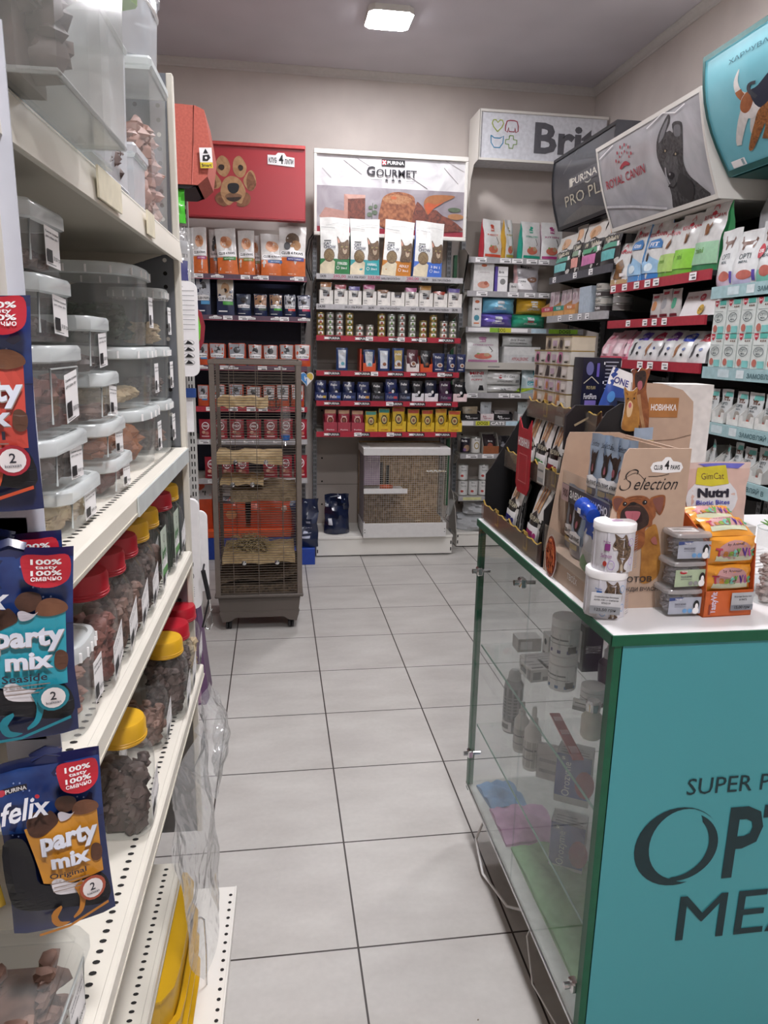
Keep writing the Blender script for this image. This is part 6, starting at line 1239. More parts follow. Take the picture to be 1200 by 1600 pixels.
def optp(w_, h, seed):
    return bag(w_*.92, h, .035, G_('ccd0d0'), [('p', CATP, BRN), ('r', .4, .78, .98, .92, C_('6ab4ac')), ('t', '♣♣♣', .7, .68, .4, .05, BRN), ('t', 'OPTI', .5, .56, .5, .1, C_('3a4a50')), ('t', 'MEAL', .5, .46, .35, .05, C_('3a4a50')), ('e', .45, .24, .3, .16, C_('a09a92')), ('e', .3, .12, .14, .08, C_('b8584a'))], seed=seed)
for rowi, (R_, z, nm) in enumerate(((Q3, 1.211, 'third'), (Q4, 1.001, 'lowest'))):
    for i, (y, w_, h) in enumerate(R_):
        mb = MB(); tray(mb, w_*.98, .13, .1, C_('d4d4d0'), .045, True)
        put('display_tray', mb, 'white notched tray, %s on the %s teal rail' % (ORD[i], nm), 'tray', (2.165, y, z), RZ, 'white trays on the %s teal rail' % nm)
        mb = MB(); mb.box(-w_*.3, w_*.3, 0, .05, 0, h*.7, C_('2c3a3c'))
        put('cat_food_pouch', optp(w_, h-.004, 500+i+rowi*9), 'small white pouch with brown cat, %s on the %s teal rail' % (ORD[i], nm), 'pouch', (2.135, y, z+.0035), RZ-(.5 if rowi and i < 2 else 0), 'small white pouches on the %s teal rail' % nm)
# black stands of goods lower down, seen between things: cream boxes on lower shelves
for i in range(5): put('food_carton', carton(.16, .14, .2, C_('4a4a4c'), [('r', .1, .2, .9, .5, C_('7a7a7c'))]), 'dim grey carton, %s on the low red rail' % ORD[i], 'box', (2.21, 2.38-.19*i, 1.205), RZ, 'dim grey cartons on the low red rail')
# ---- right wall header signs
def header(name, label, y0, y1, xt, xb, zt, zb, face, frame, side, deco, bow=0.0, cat='sign'):
    """sign leaning out over a bay; y0 is the far end, y1 the near end; xt/xb the face at the top/bottom"""
    t = thing(name, label, cat, (0, 0, 0)); N_ = 8
    def S(u, v, o): return (xb+(xt-xb)*v-bow*math.sin(PI*v)-o, y0+(y1-y0)*u, zb+(zt-zb)*v)
    mb = MB(); mb.grid(lambda a, b: S(a, b, 0), 8, N_, face); mb.deco(S, deco, .0012); mb.obj('printed_panel', t)
    mb = MB()
    for v0, v1 in ((0, .045), (.955, 1)): mb.grid(lambda a, b: S(a, v0+(v1-v0)*b, .006), 2, 2, frame, False)
    for u0, u1 in ((0, .012), (.988, 1)): mb.grid(lambda a, b: S(u0+(u1-u0)*a, b, .006), 1, N_, frame, False)
    mb.obj('frame', t)
    for y in (y0, y1):
        P = [S(0, i/N_, .006) for i in range(N_+1)]; poly = [(p[0], p[2]) for p in P]+[(2.53, zt), (2.53, zb)] if side else []
        if poly: mb = MB(); mb.prism(poly, -.004, .004, side, lambda a, b, c, y=y: (a, y+b, c)); mb.obj('side_cheek', t)
    mb = MB(); q = S(0, 1, 0); r_ = S(0, 0, 0); mb.box(q[0], 2.53, min(y0, y1), max(y0, y1), zt-.004, zt, side or frame); mb.box(r_[0]+.02, 2.53, min(y0, y1), max(y0, y1), zb, zb+.004, side or frame); mb.obj('casing', t)
    return t
DKP = mat('dark translucent print', '3c3d42', .3, coat=.4, h2='4a4b50', scale=4)
header('header_sign', 'dark curved sign above the black and white food bags', 3.45, 2.53, 2.07, 2.13, 2.72, 2.28, DKP, C_('1c1c20'), C_('2c2c32'),
   [('l', [(.2, .72), (.45, .98)], .008, C_('6a6a6a')), ('l', [(.3, .9), (.8, .7)], .03, C_('54565a')), ('o', .62, .5, .06, .06, .3, C_('a8a8a0')), ('r', .30, .47, .78, .62, C_('5a5a5e')), ('t', 'PURINA', .56, .545, .4, .09, C_('d8d4c8'), .01), ('r', .32, .49, .37, .6, C_('c8c4b8')), ('t', 'PRO PLAN', .62, .33, .8, .14, C_('b0aa98'), .0), ('p', [(0, 0), (.2, .12), (.5, .2), (.8, .08), (1, .15), (1, 0)], C_('5c5a58'))], bow=.03)
SILK = mat('grey silk print', 'b4b4b8', .3, coat=.5, h2='9a9a9e', scale=3, dist=2)
header('header_sign', 'white framed sign with grey dog portrait and red crown', 2.5, 1.5, 1.95, 2.085, 2.56, 2.14, SILK, WHT, WHT,
   [('p', sm([(0.65, 0.026), (0.658, 0.177), (0.652, 0.318), (0.628, 0.441), (0.605, 0.575), (0.61, 0.696), (0.633, 0.781), (0.674, 0.853), (0.728, 0.923), (0.749, 0.9), (0.739, 0.838), (0.704, 0.777), (0.735, 0.771), (0.76, 0.738), (0.758, 0.815), (0.788, 0.827), (0.836, 0.785), (0.833, 0.671), (0.82, 0.541), (0.807, 0.432), (0.825, 0.307), (0.876, 0.205), (0.92, 0.119), (0.946, 0.048), (.8, .02)], n=3), GREYD),
    ('p', sm([(0.646, 0.482), (0.69, 0.559), (0.736, 0.584), (0.764, 0.499), (0.757, 0.384), (0.732, 0.286), (0.673, 0.247), (0.648, 0.332)]), mat('mid grey dog print', '5c5c5e', .4, h2='3a3a3c', scale=16, dist=2)), ('p', sm([(0.632, 0.709), (0.667, 0.81), (0.722, 0.883), (0.729, 0.867), (0.685, 0.752)]), C_('7c7c80')), ('p', sm([(.77, .7), (.775, .79), (.82, .77), (.815, .68)]), C_('6a6a6e')),
    ('p', sm([(.655, .6), (.68, .625), (.7, .6), (.68, .585)]), BLK), ('p', sm([(.735, .53), (.76, .555), (.785, .525), (.76, .51)]), BLK), ('e', .68, .605, .006, .012, C_('b0a080')), ('e', .76, .532, .006, .012, C_('b0a080')), ('p', sm([(.665, .36), (.69, .395), (.72, .36), (.705, .325), (.68, .325)]), BLK), ('e', .685, .372, .008, .012, C_('a0a0a4')), ('l', sm([(.655, .27), (.69, .235), (.73, .27)], False), .008, BLK), ('p', sm([(.72, .2), (.76, .34), (.8, .3), (.85, .18), (.8, .06)]), C_('2a2a2c')), ('l', sm([(.66, .45), (.655, .36), (.67, .28)], False), .006, C_('9a9a9e')),
    ('t', 'ROYAL CANIN', .27, .535, .42, .10, C_('a02838'), .01)]+[('p', sm([(.295-.055+.0, .66), (.27, .69), (.295, .70), (.32, .69), (.345, .65), (.33, .64), (.295, .655), (.25, .635)]), C_('a02838'))]+[('e', .295+.05*math.cos(a)*1.1, .665+.10*math.sin(a)+.04, .006, .016, C_('a02838')) for a in (.2, .75, 1.3, 1.85, 2.4, 2.95)]+[('e', .295+.075*math.cos(a)*1.1, .665+.17*math.sin(a)+.04, .008, .02, C_('a02838')) for a in (.25, .78, 1.3, 1.84, 2.37, 2.9)]+[('l', [(.02, .3), (.3, .2), (.6, .06)], .012, C_('c4c4c8')), ('l', [(.55, .9), (.7, .96), (.8, .9), (.88, .93)], .006, WP), ('l', [(.03, .86), (.2, .93)], .006, WP)], bow=.015)
TQ = mat('turquoise print', '5aa8b8', .35, coat=.3, h2='7cc0cc', scale=2.5)
header('header_sign', 'turquoise sign with dark green frame and walking pets', 1.46, .5, 1.93, 2.10, 2.65, 2.215, TQ, C_('1f5a58'), C_('1f5a58'),
   [('t', 'ХАРЧУВАННЯ ДЛЯ КОТІВ', .5, .83, .66, .045, C_('2f6a78')), ('l', sm([(0.257, 0.517), (0.224, 0.566), (0.213, 0.656), (0.238, 0.735)], False), [.022, .021, .02, .019, .018, .017, .016, .015, .013, .011, .009, .006, .002], C_('dcd8d4')),
    ('l', sm([(.25, .5), (.228, .55), (.222, .58)], False), .02, mat('tan beagle print', 'a8663c', .5, h2='8a4e2c', scale=20)),
    ('l', sm([(.245, .42), (.195, .33), (.15, .235), (.14, .2)], False), [.034, .033, .032, .03, .028, .026, .024, .022, .02, .018, .016, .016, .016], C_('cfcac6')), ('l', sm([(.3, .4), (.27, .33), (.25, .26), (.26, .23)], False), .018, C_('c4beba')),
    ('p', sm([(0.215, 0.445), (0.238, 0.515), (0.287, 0.545), (0.34, 0.54), (.5, .6), (.6, .55), (.6, .38), (.45, .33), (0.318, 0.36), (0.265, 0.345), (0.225, 0.378)]), C_('d4cecb')), ('p', sm([(0.215, 0.445), (0.238, 0.51), (0.287, 0.54), (0.3, 0.47), (0.27, 0.41), (0.235, 0.40)]), mat('tan beagle print')), ('p', sm([(0.29, 0.53), (0.34, 0.545), (0.45, 0.62), (.6, .64), (.62, .4), (0.42, 0.36), (0.318, 0.398)]), C_('20283c')), ('p', sm([(.33, .36), (.4, .33), (.55, .36), (.6, .3), (.42, .28)]), C_('cbb8a8')),
    ('l', sm([(.32, .47), (.288, .538), (.294, .582), (.33, .575)], False), .011, C_('3a4048')), ('p', sm([(0.367, 0.4), (0.312, 0.374), (0.27, 0.302), (0.22, 0.216), (0.185, 0.145), (.2, .13), (.235, .16), (.3, .24), (.36, .3), (.5, .36), (.55, .42), (.45, .44)]), mat('orange tabby print', 'a86a38', .5, h2='6e4222', scale=26, dist=4)), ('l', sm([(.38, .34), (.34, .24), (.3, .17)], False), .022, mat('orange tabby print')), ('r', .05, .05, .14, .105, WP), ('r', .115, .055, .13, .1, C_('8aa0a8'))], bow=.045)
mb = MB(); mb.prism([(0, 0), (.0, .22), (.05, .30), (.14, .34), (.26, .34), (.34, .28), (.36, 0)], 0, .01, C_('b8b8ba'), lambda a, b, c: (b, -a, c)); 
put('divider_panel', mb, 'rounded grey divider panel between the red and teal rail bays', 'panel', (2.28, 1.497, 1.87))

# ------------------------------------------------------------------ counter with glass showcase
GE = C_('0f5a3e', .4); CT = mat('white laminate', 'dedcdc', .35, var=.02, scale=5)
TEALP = mat('teal counter panel', '4a9ea6', .4, var=.04, scale=1.2); TEALD = mat('dark teal lettering', '0b2e34', .4)
X0, Y0, Y1, ZT_ = .793, -.460, .405, 1.03
ct = thing('shop_counter', 'white topped counter with green edges, teal front and glass showcase', 'counter', (0, 0, 0))
mb = MB(); mb.box(X0-.006, 1.78, Y0, Y1, ZT_-.018, ZT_, CT, .0015)
mb.box(X0-.009, X0-.006, Y0-.003, Y1, ZT_-.020, ZT_-.001, GE); mb.box(X0-.009, 1.78, Y0-.004, Y0, ZT_-.020, ZT_-.001, GE); mb.box(X0-.006, 1.78, Y1, Y1+.003, ZT_-.02, ZT_-.001, GE); mb.obj('counter_top', ct)
for y in (Y0, Y1-.02): mb = MB(); mb.box(X0-.002, X0+.014, y, y+.02, .17, ZT_-.018, GE); mb.obj('green_post', ct)
mb = MB(); mb.box(X0+.012, 1.76, Y0, Y0+.016, .10, ZT_-.019, TEALP)
SP = lambda x, z, o: (x, Y0-o, z)
def crescent(c1, r1, c2, r2, a0, a1, n=26):
    A = [math.radians(a0+(a1-a0)*k/n) for k in range(n+1)]
    o_ = [(c1[0]+r1[0]*math.cos(a), c1[1]+r1[1]*math.sin(a)) for a in A]; i_ = [(c2[0]+r2[0]*math.cos(a), c2[1]+r2[1]*math.sin(a)) for a in A]
    for q in (0, 1, 2): i_[q] = tuple(i_[q][e]*q/3+o_[q][e]*(1-q/3) for e in (0, 1)); i_[-1-q] = tuple(i_[-1-q][e]*q/3+o_[-1-q][e]*(1-q/3) for e in (0, 1))
    return ('k', o_, i_, TEALD)
mb.deco(SP, [crescent((.955, .598), (.086, .084), (.966, .602), (.068, .076), 38, 290), crescent((.958, .597), (.080, .074), (.949, .601), (.070, .069), -108, 62),
  ('t', 'PTIMEAL', 1.345, .597, .58, .155, TEALD, .02), ('t', 'SUPER PREMIUM', 1.13, .724, .34, .034, TEALD, .0), ('t', 'MEAL', 1.16, .437, .37, .1, TEALD, .0)])
mb.obj('front_panel', ct)
mb = MB(); mb.box(1.74, 1.76, Y0+.016, Y1, .1, ZT_-.019, CT); mb.box(1.35, 1.74, Y1-.3, Y1-.28, .1, ZT_-.019, CT); mb.box(1.34, 1.352, Y0+.016, Y1-.01, .1, ZT_-.019, CT); mb.obj('cabinet_body', ct)
mb = MB(); mb.box(X0+.09, 1.72, Y0+.06, Y1-.06, .0, .16, C_('5a4a42')); mb.obj('plinth', ct)
mb = MB(); mb.box(X0, 1.34, Y0+.016, Y1, .175, .19, mat('showcase floor', 'cccec8', .4)); mb.box(X0-.004, X0, Y0+.016, Y1, .180, .188, CHROME); mb.obj('showcase_floor', ct)
mb = MB(); mb.box(X0-.004, X0+.001, Y0+.018, .0-.036, .19, ZT_-.02, GLASS); mb.obj('glass_door', ct)
mb = MB(); mb.box(X0-.004, X0+.001, -.034, Y1-.004, .19, ZT_-.02, GLASS); mb.obj('glass_door', ct)
mb = MB(); mb.box(X0, 1.33, Y1-.006, Y1-.001, .19, ZT_-.02, GLASS); mb.obj('glass_side', ct)
for z in (.65, .39):
    mb = MB(); mb.box(X0+.02, 1.33, Y0+.02, Y1-.01, z-.007, z, GLASS); mb.box(X0+.0195, X0+.0205, Y0+.02, Y1-.01, z-.007, z, C_('6a9a8a')); mb.obj('glass_shelf', ct)
for (y, z) in ((Y1-.025, .88), (Y1-.025, .30), (Y0+.035, .27), (.02, .965)):
    mb = MB(); mb.box(X0-.010, X0+.006, y-.012, y+.012, z-.012, z+.012, CHROME, .003); mb.tube([(X0-.01, y, z), (X0-.022, y, z)], .007, CHROME, 12); mb.tube([(X0-.004, y, z), (X0+.03, y, z)], .005, CHROME, 8); mb.obj('hinge', ct)
# white cord under the counter
mb = MB(); mb.tube([(.86, .34, .16), (.80, .30, .06), (.795, .2, .02), (.83, .08, .01), (.87, .02, .04), (.875, -.02, .1)], .004, WP, 6); put('power_lead', mb, 'white cord looping out under the far end of the showcase', 'cord', (0, 0, 0))
mb = MB(); mb.tube([(.88, -.05, .14), (.82, -.10, .08), (.81, -.18, .02), (.835, -.3, .006), (.86, -.38, .006)], .0022, WP, 6); put('power_lead', mb, 'thin white cord trailing on the floor beneath the showcase middle', 'cord', (0, 0, 0))
mb = MB()
for i, (x, y, L) in enumerate(((.60, -.25, .006), (.63, -.3, .008), (.66, -.24, .005), (.70, -.42, .006))): mb.blob((x, y, .0015), (L*.5, L*.3, .0015), C_('8a7a6a'), rnd)
o = stuff('floor_crumbs', mb, 'few tiny crumbs lying on the floor tiles by the counter', 'crumbs')
# ---- things in the showcase
gb = lambda: random.Random(11)
def wjar(label, x, y, z, r, h, band):
    t = thing('medicine_jar', label, 'jar', (x, y, z)); mb = MB(); mb.lathe([(r*.95, 0), (r, .004), (r, h*.72), (r*.86, h*.78)], WP, 28); mb.deco(cyl_S(r, h*.72, PI, -.8), [('r', .05, .15, .95, .85, C_('e0e0e0')), ('r', .05, .12, .95, .24, C_(band)), ('r', .2, .6, .7, .66, C_('777777')), ('r', .2, .45, .8, .48, C_('999999')), ('r', .7, .15, .9, .4, BLK)]); mb.obj('body', t)
    mb = MB(); mb.lathe([(r*.98, h*.76), (r*1.0, h*.78), (r*1.0, h*.98), (r*.93, h), (.001, h)], WP, 28, cap=False); mb.obj('screw_lid', t)
wjar('white screw-lid medicine jar on top of the other in the showcase', .945, .10, .746, .036, .10, '3a3a7a'); wjar('white medicine jar with blue band under the top jar', .945, .10, .651, .036, .094, '3a6a9a')
wjar('small white jar with price tag behind the white bottle', .985, .0, .651, .03, .05, 'b0b0b0')
mb = carton(.05, .03, .002, WP, [('r', .1, .6, .9, .7, C_('777777')), ('r', 0, 0, 1, .35, C_('8a8a8a'))]); put('price_card', mb, 'small price card leaning on the small white jar', 'card', (.945, -.035, .651), -.7)
t = thing('white_bottle', 'white bottle with silver cap near the green post', 'bottle', (.915, -.15, .651)); mb = MB(); mb.lathe([(.02, 0), (.024, .006), (.024, .05), (.012, .065)], C_('e0dccc'), 22); mb.obj('body', t); mb = MB(); mb.lathe([(.013, .064), (.016, .066), (.017, .085), (.013, .09)], CHROME, 18); mb.obj('cap', t)
dx = [('white flat carton with green edge in the showcase', .93, .22, .10, .05, .03, '8ab8a0'), ('white carton with barcode in front of the green-edged one', .895, .165, .055, .07, .035, '8a8a8a'), ('small white carton with printed label beside the jars', .935, .165, .045, .06, .035, '2a8a5a')]
for l, x, y, w_, d, h, c in dx: put('medicine_carton', carton(w_, h, d, C_('dad8d6'), [('r', .1, .2, .5, .8, C_('888888')), ('r', .6, .1, .95, .4, C_(c))], L=[('r', .1, .3, .6, .7, C_('777777')), ('r', .7, .1, .95, .9, C_(c))], T=[('r', .1, .1, .7, .2, C_('777777')), ('r', .1, .4, .8, .46, C_('999999')), ('r', .1, .65, .5, .7, C_('999999'))]), l, 'box', (x, y, .651), .1)
put('medicine_carton', carton(.07, .04, .05, C_('c0bcb8'), [('r', .1, .2, .6, .8, WP)]), 'greyish open carton at the far end of the showcase', 'box', (.935, .345, .651))
put('medicine_carton', carton(.045, .075, .045, C_('dcdad8'), [('r', .15, .3, .85, .8, C_('9a9a9a'))], L=[('e', .5, .7, .2, .12, BLK), ('r', .2, .2, .8, .3, C_('777777'))]), 'upright white carton at the far end of the showcase', 'box', (.985, .27, .651))
put('medicine_carton', carton(.055, .13, .05, C_('2c2c30'), [('t', 'РОЛІК', .5, .5, .8, .16, WP, .02, 0, 90)], L=[('t', 'РОЛІК', .5, .45, .12, .8, WP, .02)] and [('r', .3, .15, .7, .85, C_('c0c0c0'))]), 'dark upright carton with white lettering in the showcase', 'box', (1.06, .2, .651), 0)
put('medicine_carton', carton(.06, .12, .05, C_('c8b8b0'), [('r', .1, .7, .9, .8, C_('b05a48'))]), 'pale carton with red line at the back of the showcase', 'box', (1.13, .08, .651))
put('medicine_carton', carton(.06, .16, .05, C_('b8b4b2'), [('r', .1, .2, .9, .8, C_('a0a0a0'))]), 'tall pale grey carton at the back of the showcase', 'box', (1.15, -.05, .651))
t = thing('dropper_bottle', 'dark bottle with white dropper cap behind the jars', 'bottle', (1.07, .1, .651)); mb = MB(); mb.lathe([(.024, 0), (.026, .06), (.012, .075)], C_('3a342e', .3), 20); mb.obj('body', t); mb = MB(); mb.lathe([(.014, .074), (.014, .095), (.008, .1), (.006, .12)], WP, 16); mb.obj('dropper_cap', t)
mb = MB(); mb.box(-.012, .012, -.10, .10, 0, .003, C_('a83a44')); mb.deco(lambda u, v, o: (-.012+.024*u, -.1+.2*v, .003+o), [('r', .1, .1, .9, .25, C_('d09aa0')), ('r', .1, .5, .9, .6, C_('d09aa0')), ('r', .1, .8, .9, .9, C_('d09aa0'))]); put('red_strip', mb, 'red printed strip lying on the upper glass shelf', 'strip', (.86, -.14, .651), -.12)
def spray(label, x, y, z, r, h, col, capc, cont=None):
    t = thing('spray_bottle', label, 'bottle', (x, y, z)); mb = MB(); mb.lathe([(r*.92, 0), (r, .006), (r, h*.62), (r*.45, h*.74)], C_(col, .35), 24); mb.deco(cyl_S(r, h*.6, PI, -.8), [('r', .1, .1, .9, .8, C_('b8b4b0')), ('r', .2, .55, .8, .6, C_('777777')), ('r', .2, .3, .7, .34, C_('888888'))]); mb.obj('body', t)
    mb = MB(); mb.lathe([(r*.5, h*.735), (r*.5, h*.82), (r*.3, h*.84), (r*.3, h*.95), (r*.2, h)], C_(capc, .35), 18); mb.obj('spray_cap', t)
spray('white spray bottle on the lower glass shelf', .895, .145, .391, .023, .18, 'd8d6d2', 'd8d6d2')
spray('second white spray bottle farther back on the lower glass shelf', .895, .235, .391, .021, .15, 'd0ceca', 'c0beba')
t = thing('spray_can', 'tall grey aerosol can at the far end of the lower shelf', 'can', (.905, .345, .391)); mb = MB(); mb.lathe([(.026, 0), (.028, .004), (.028, .15), (.02, .165)], C_('8a8a8c', .35), 24); mb.deco(cyl_S(.028, .15, PI, -.7), [('r', .1, .3, .9, .95, C_('54545a')), ('r', .15, .04, .6, .25, WP), ('r', .2, .1, .5, .2, C_('777777'))]+[('r', .2, .4+.07*k, .8, .42+.07*k, C_('9a9a9a')) for k in range(6)]); mb.obj('body', t); mb = MB(); mb.lathe([(.02, .164), (.018, .185), (.01, .195)], C_('c0c0c0'), 18); mb.obj('cap', t)
def oro(label, x, y, z, rz, w_=.055, h=.125, d=.09):
    F = [('r', 0, .0, 1, .14, C_('c4c4c4')), ('r', .0, .14, 1, 1, C_('5e64a0')), ('t', 'Orozyme', .36, .5, .3, .62, WP, .0, 0, 90), ('e', .85, .45, .28, .28, C_('a03448')), ('r', .05, .86, .35, .97, C_('6a6e90')), ('t', 'S', .2, .92, .1, .06, WP)]
    F[2] = ('t', 'Orozyme', .35, .5, .62*w_*0+.30, .7, WP, .0, 0, 90)
    L = [('r', 0, 0, 1, 1, C_('d0ccd0')), ('e', .75, .5, .22, .5, C_('a83448')), ('t', 'Orozyme', .45, .5, .3, .7, C_('3a3e66'), .0, .3, 90)]
    # lettering runs upwards on both visible faces
    put('dental_gel_carton', carton(w_, h, d, C_('d2d0d2'), F, L=L, T=[('r', .1, .1, .9, .16, C_('888888')), ('r', .1, .3, .9, .34, C_('888888')), ('r', .1, .5, .7, .54, C_('888888'))]), label, 'box', (x, y, z), rz)
oro('blue and white dental gel carton standing on the lower glass shelf', .955, .0, .391, -.55, w_=.085, h=.135, d=.06)
oro('blue and white dental gel carton below the glass shelf', .955, .0, .191, -.55, w_=.085, h=.14, d=.06)
put('leaflet', carton(.07, .1, .012, C_('b8b4b4'), L=[], F=[('r', .1, .5, .9, .6, C_('8a8a8a')), ('r', .1, .2, .9, .3, C_('8a8a8a'))]), 'pale leaflet carton leaning behind the dental gel carton', 'leaflet', (.925, .085, .391), -.6)
for (nm, c, x, y, w_, d, r_) in (('light blue', '6a9ac8', .875, .31, .11, .13, .1), ('pale pink', 'c494b8', .90, .17, .16, .16, .0), ('pale green', '92c08c', .92, -.14, .18, .44, .0)):
    mb = MB(); k0 = rnd.uniform(0, 6)
    mb.grid(lambda a, b: ((a-.5)*w_, (b-.5)*d, .006+.010*abs(math.sin(9*a+k0+4*b))*math.sin(PI*a)+.014*abs(math.sin(6*b+3*a))*math.sin(PI*b)), 14, 18, mat('folded '+nm+' cloth', c, .6, var=.08))
    mb.box(-w_/2, w_/2, -d/2, d/2, 0, .006, mat('folded '+nm+' cloth')); put('folded_cloth', mb, nm+' folded sheet on the bottom of the showcase', 'cloth', (x, y, .1905), r_)

# ---- black stepped display of cat sticks (faces the aisle)
t = thing('product_stand', 'black stepped cardboard stand on the far end of the counter', 'display stand', (0, 0, ZT_))
BC = mat('black cardboard', '121114', .55); BR = mat('brown ledge print', '4a2e22', .5); GD = mat('gold edge print', 'a88a38', .4)
yF, yN = .395, -.065
for y in (yF, yN):
    mb = MB(); mb.prism([(.802, 0), (.80, .13), (.815, .15), (.925, .345), (.955, .365), (.992, .365), (.992, 0)], -.002, .002, BC, lambda a, b, c, y=y: (a, y+b, c)); mb.obj('side_panel', t)
mb = MB(); mb.box(.988, .992, yN, yF, 0, .365, BC); mb.obj('back_panel', t)
for k, (xf, z0, xb) in enumerate(((.803, .004, .88), (.862, .155, .95), (.918, .295, .988))):
    mb = MB(); mb.box(xf, xb, yN+.003, yF-.003, z0, z0+.004, BC); mb.box(xb-.003, xb, yN+.003, yF-.003, z0, z0+.15 if k < 2 else z0+.06, BC); mb.obj('step', t)
    mb = MB(); P = []; n = 24
    for i in range(n+1): y = yN+(yF-yN)*i/n; P.append((y, .042+(.010 if i % 6 == 0 else (.004 if i % 3 == 0 else 0))))
    mb.prism([(yN, 0), (yF, 0)]+P[::-1], -.002, 0, BR, lambda a, b, c, xf=xf, z0=z0: (xf+b-.002, a, z0+c))
    mb.tube([(xf-.005, y, z0+h_) for y, h_ in P], .0018, GD, 4)
    for y in (yN+.1, yN+.33): mb.box(xf-.006, xf-.0045, y-.012, y+.012, z0+.008, z0+.052, GD); mb.box(xf-.0068, xf-.006, y-.008, y+.008, z0+.014, z0+.044, BR)
    mb.box(xf-.012, xf-.0105, yN+.005, yF-.005, z0, z0+.045, ACRY)
    mb.obj('ledge_front', t)
def stick(lbl, x, y, z, w_, h, topc, band, seed, rz=-PI/2, lean=.25):
    D = [('r', 0, 0, 1, .42, G_('1c1a1c')), ('p', [(0, .36), (.5, .52), (1, .36)], G_('1c1a1c')), ('l', [(.3, .5), (.35, .72), (.32, .9)], .05, FURL), ('l', [(.5, .52), (.55, .75), (.5, .92)], .06, FUR), ('l', [(.7, .5), (.72, .7), (.76, .88)], .05, FURL), ('t', 'PRO PLAN', .5, .4, .75, .07, C_('c8c0a8'), .01), ('r', .08, .1, .92, .3, WP), ('r', .12, .14, .7, .22, C_(band)), ('e', .8, .17, .08, .04, C_(band))]
    put('treat_pouch', bag(w_, h, .022, G_('d0ccc8'), D, top=G_(topc), side=G_('1c1a1c'), seed=seed, lean=lean), lbl, 'pouch', (x, y, z), rz, 'black and white treat pouches on the black stand')
stick('black and white treat pouch with blue band, lower step of the stand', .838, .25, 1.04, .085, .165, '6a9a98', '3a3a8a', 600)
stick('black and white treat pouch with pink band, lower step of the stand', .838, .085, 1.04, .085, .165, 'd0d0d0', 'b03a78', 601)
stick('treat pouch behind the blue banded pouch', .858, .27, 1.04, .085, .17, '6a9a98', '3a3a8a', 602)
for i, (y, b, tc) in enumerate(((.33, '5a9a60', '9ab890'), (.24, '5a9a60', '8ab080'), (.15, 'a83040', '8ab080'), (.06, '5a9a60', '7ab070'), (-.02, 'a03a78', 'c8c8c8'))):
    stick('treat pouch with pale green top, %s from the far side on the middle step' % ORD[i], .905, y, 1.191, .082, .165, tc, b, 610+i, lean=.2)
mb = MB(); mb.prism([(-.05, 0), (-.035, -.02), (.035, -.02), (.05, 0), (.05, .12), (.045, .17), (.02, .145), (-.02, .145), (-.045, .17), (-.05, .12)], 0, .002, C_('b01c2c', .35)); mb.deco(lambda u, v, o: (u, -o, v), [('t', 'НОВИНКА', 0, .11, .085, .022, WP, .03), ('l', [(-.03, .01), (-.03, .08), (.03, .08), (.03, .01), (-.03, .01)], .0012, C_('d88a8a'))])
put('cat_card', mb, 'red cat-head card reading НОВИНКА on the black stand', 'card', (.838, .20, 1.165), -PI/2, None, None)
mb = carton(.045, .05, .002, C_('c8c4c0'), [('r', .1, .6, .9, .7, C_('777777')), ('r', .1, .1, .9, .3, C_('999999'))]); put('price_card', mb, 'white price card on the middle ledge of the black stand', 'card', (.846, .09, 1.19), -PI/2)
mb = carton(.05, .06, .002, C_('c0bcb8'), [('r', .1, .6, .9, .7, C_('777777')), ('r', 0, 0, 1, .4, C_('8a8a8a'))]); put('price_card', mb, 'white folded price card on the top ledge of the black stand', 'card', (.915, .17, 1.32), -PI/2)
# tins on the top step: layers of flat boxes of tins
LT = [('c8b8a0', 'c08a50'), ('ccc0b0', 'b8885a'), ('c8c0bc', 'c8a0b8'), ('ccc4bc', '4a4040'), ('ccc8c0', 'c07a9a'), ('c8bca8', '8a7a6a')]
for k in range(6):
    for j, (y, x) in enumerate(((.355, .953), (.275, .953), (.195, .953))):
        if k == 5 and j == 0: continue
        b, a = LT[k]
        mb = carton(.076, .034, .062, C_(b), [('p', [(.05, .1), (.2, .9), (.45, .85), (.4, .1)], C_(a)), ('e', .3, .45, .1, .3, C_('b87a48' if k < 3 else '3a3232')), ('r', .55, .3, .9, .7, C_('b8a0b0' if j % 2 else 'd8d0cc')), ('r', .6, .15, .8, .22, BLK)], L=[('r', .1, .2, .4, .8, BLK if j == 2 else C_(a)), ('r', .5, .3, .9, .7, C_('b890a8'))])
        mb.box(-.0385, .0385, -.0315, .0315, .032, .0345, GOLD)
        put('food_tin', mb, 'flat gold-rimmed food tin, %s layer, %s column on the black stand' % (ORD[k], ['far', 'middle', 'near'][j]), 'tin', (x, y, 1.330+.0348*k), -PI/2+(.1 if k > 3 else 0), 'gold-rimmed tins stacked on the black stand')
mb = carton(.13, .17, .05, C_('17172a', .35), [('t', 'FortiFlora', .5, .45, .7, .08, WP, .01), ('r', .2, .28, .8, .38, C_('7a6ab0')), ('l', [(.15, .62), (.5, .72), (.85, .62)], .012, C_('c8c0a8')), ('t', 'PRO PLAN', .5, .58, .4, .06, C_('b8a878')), ('e', .5, .85, .14, .08, C_('6a6a9a'))])
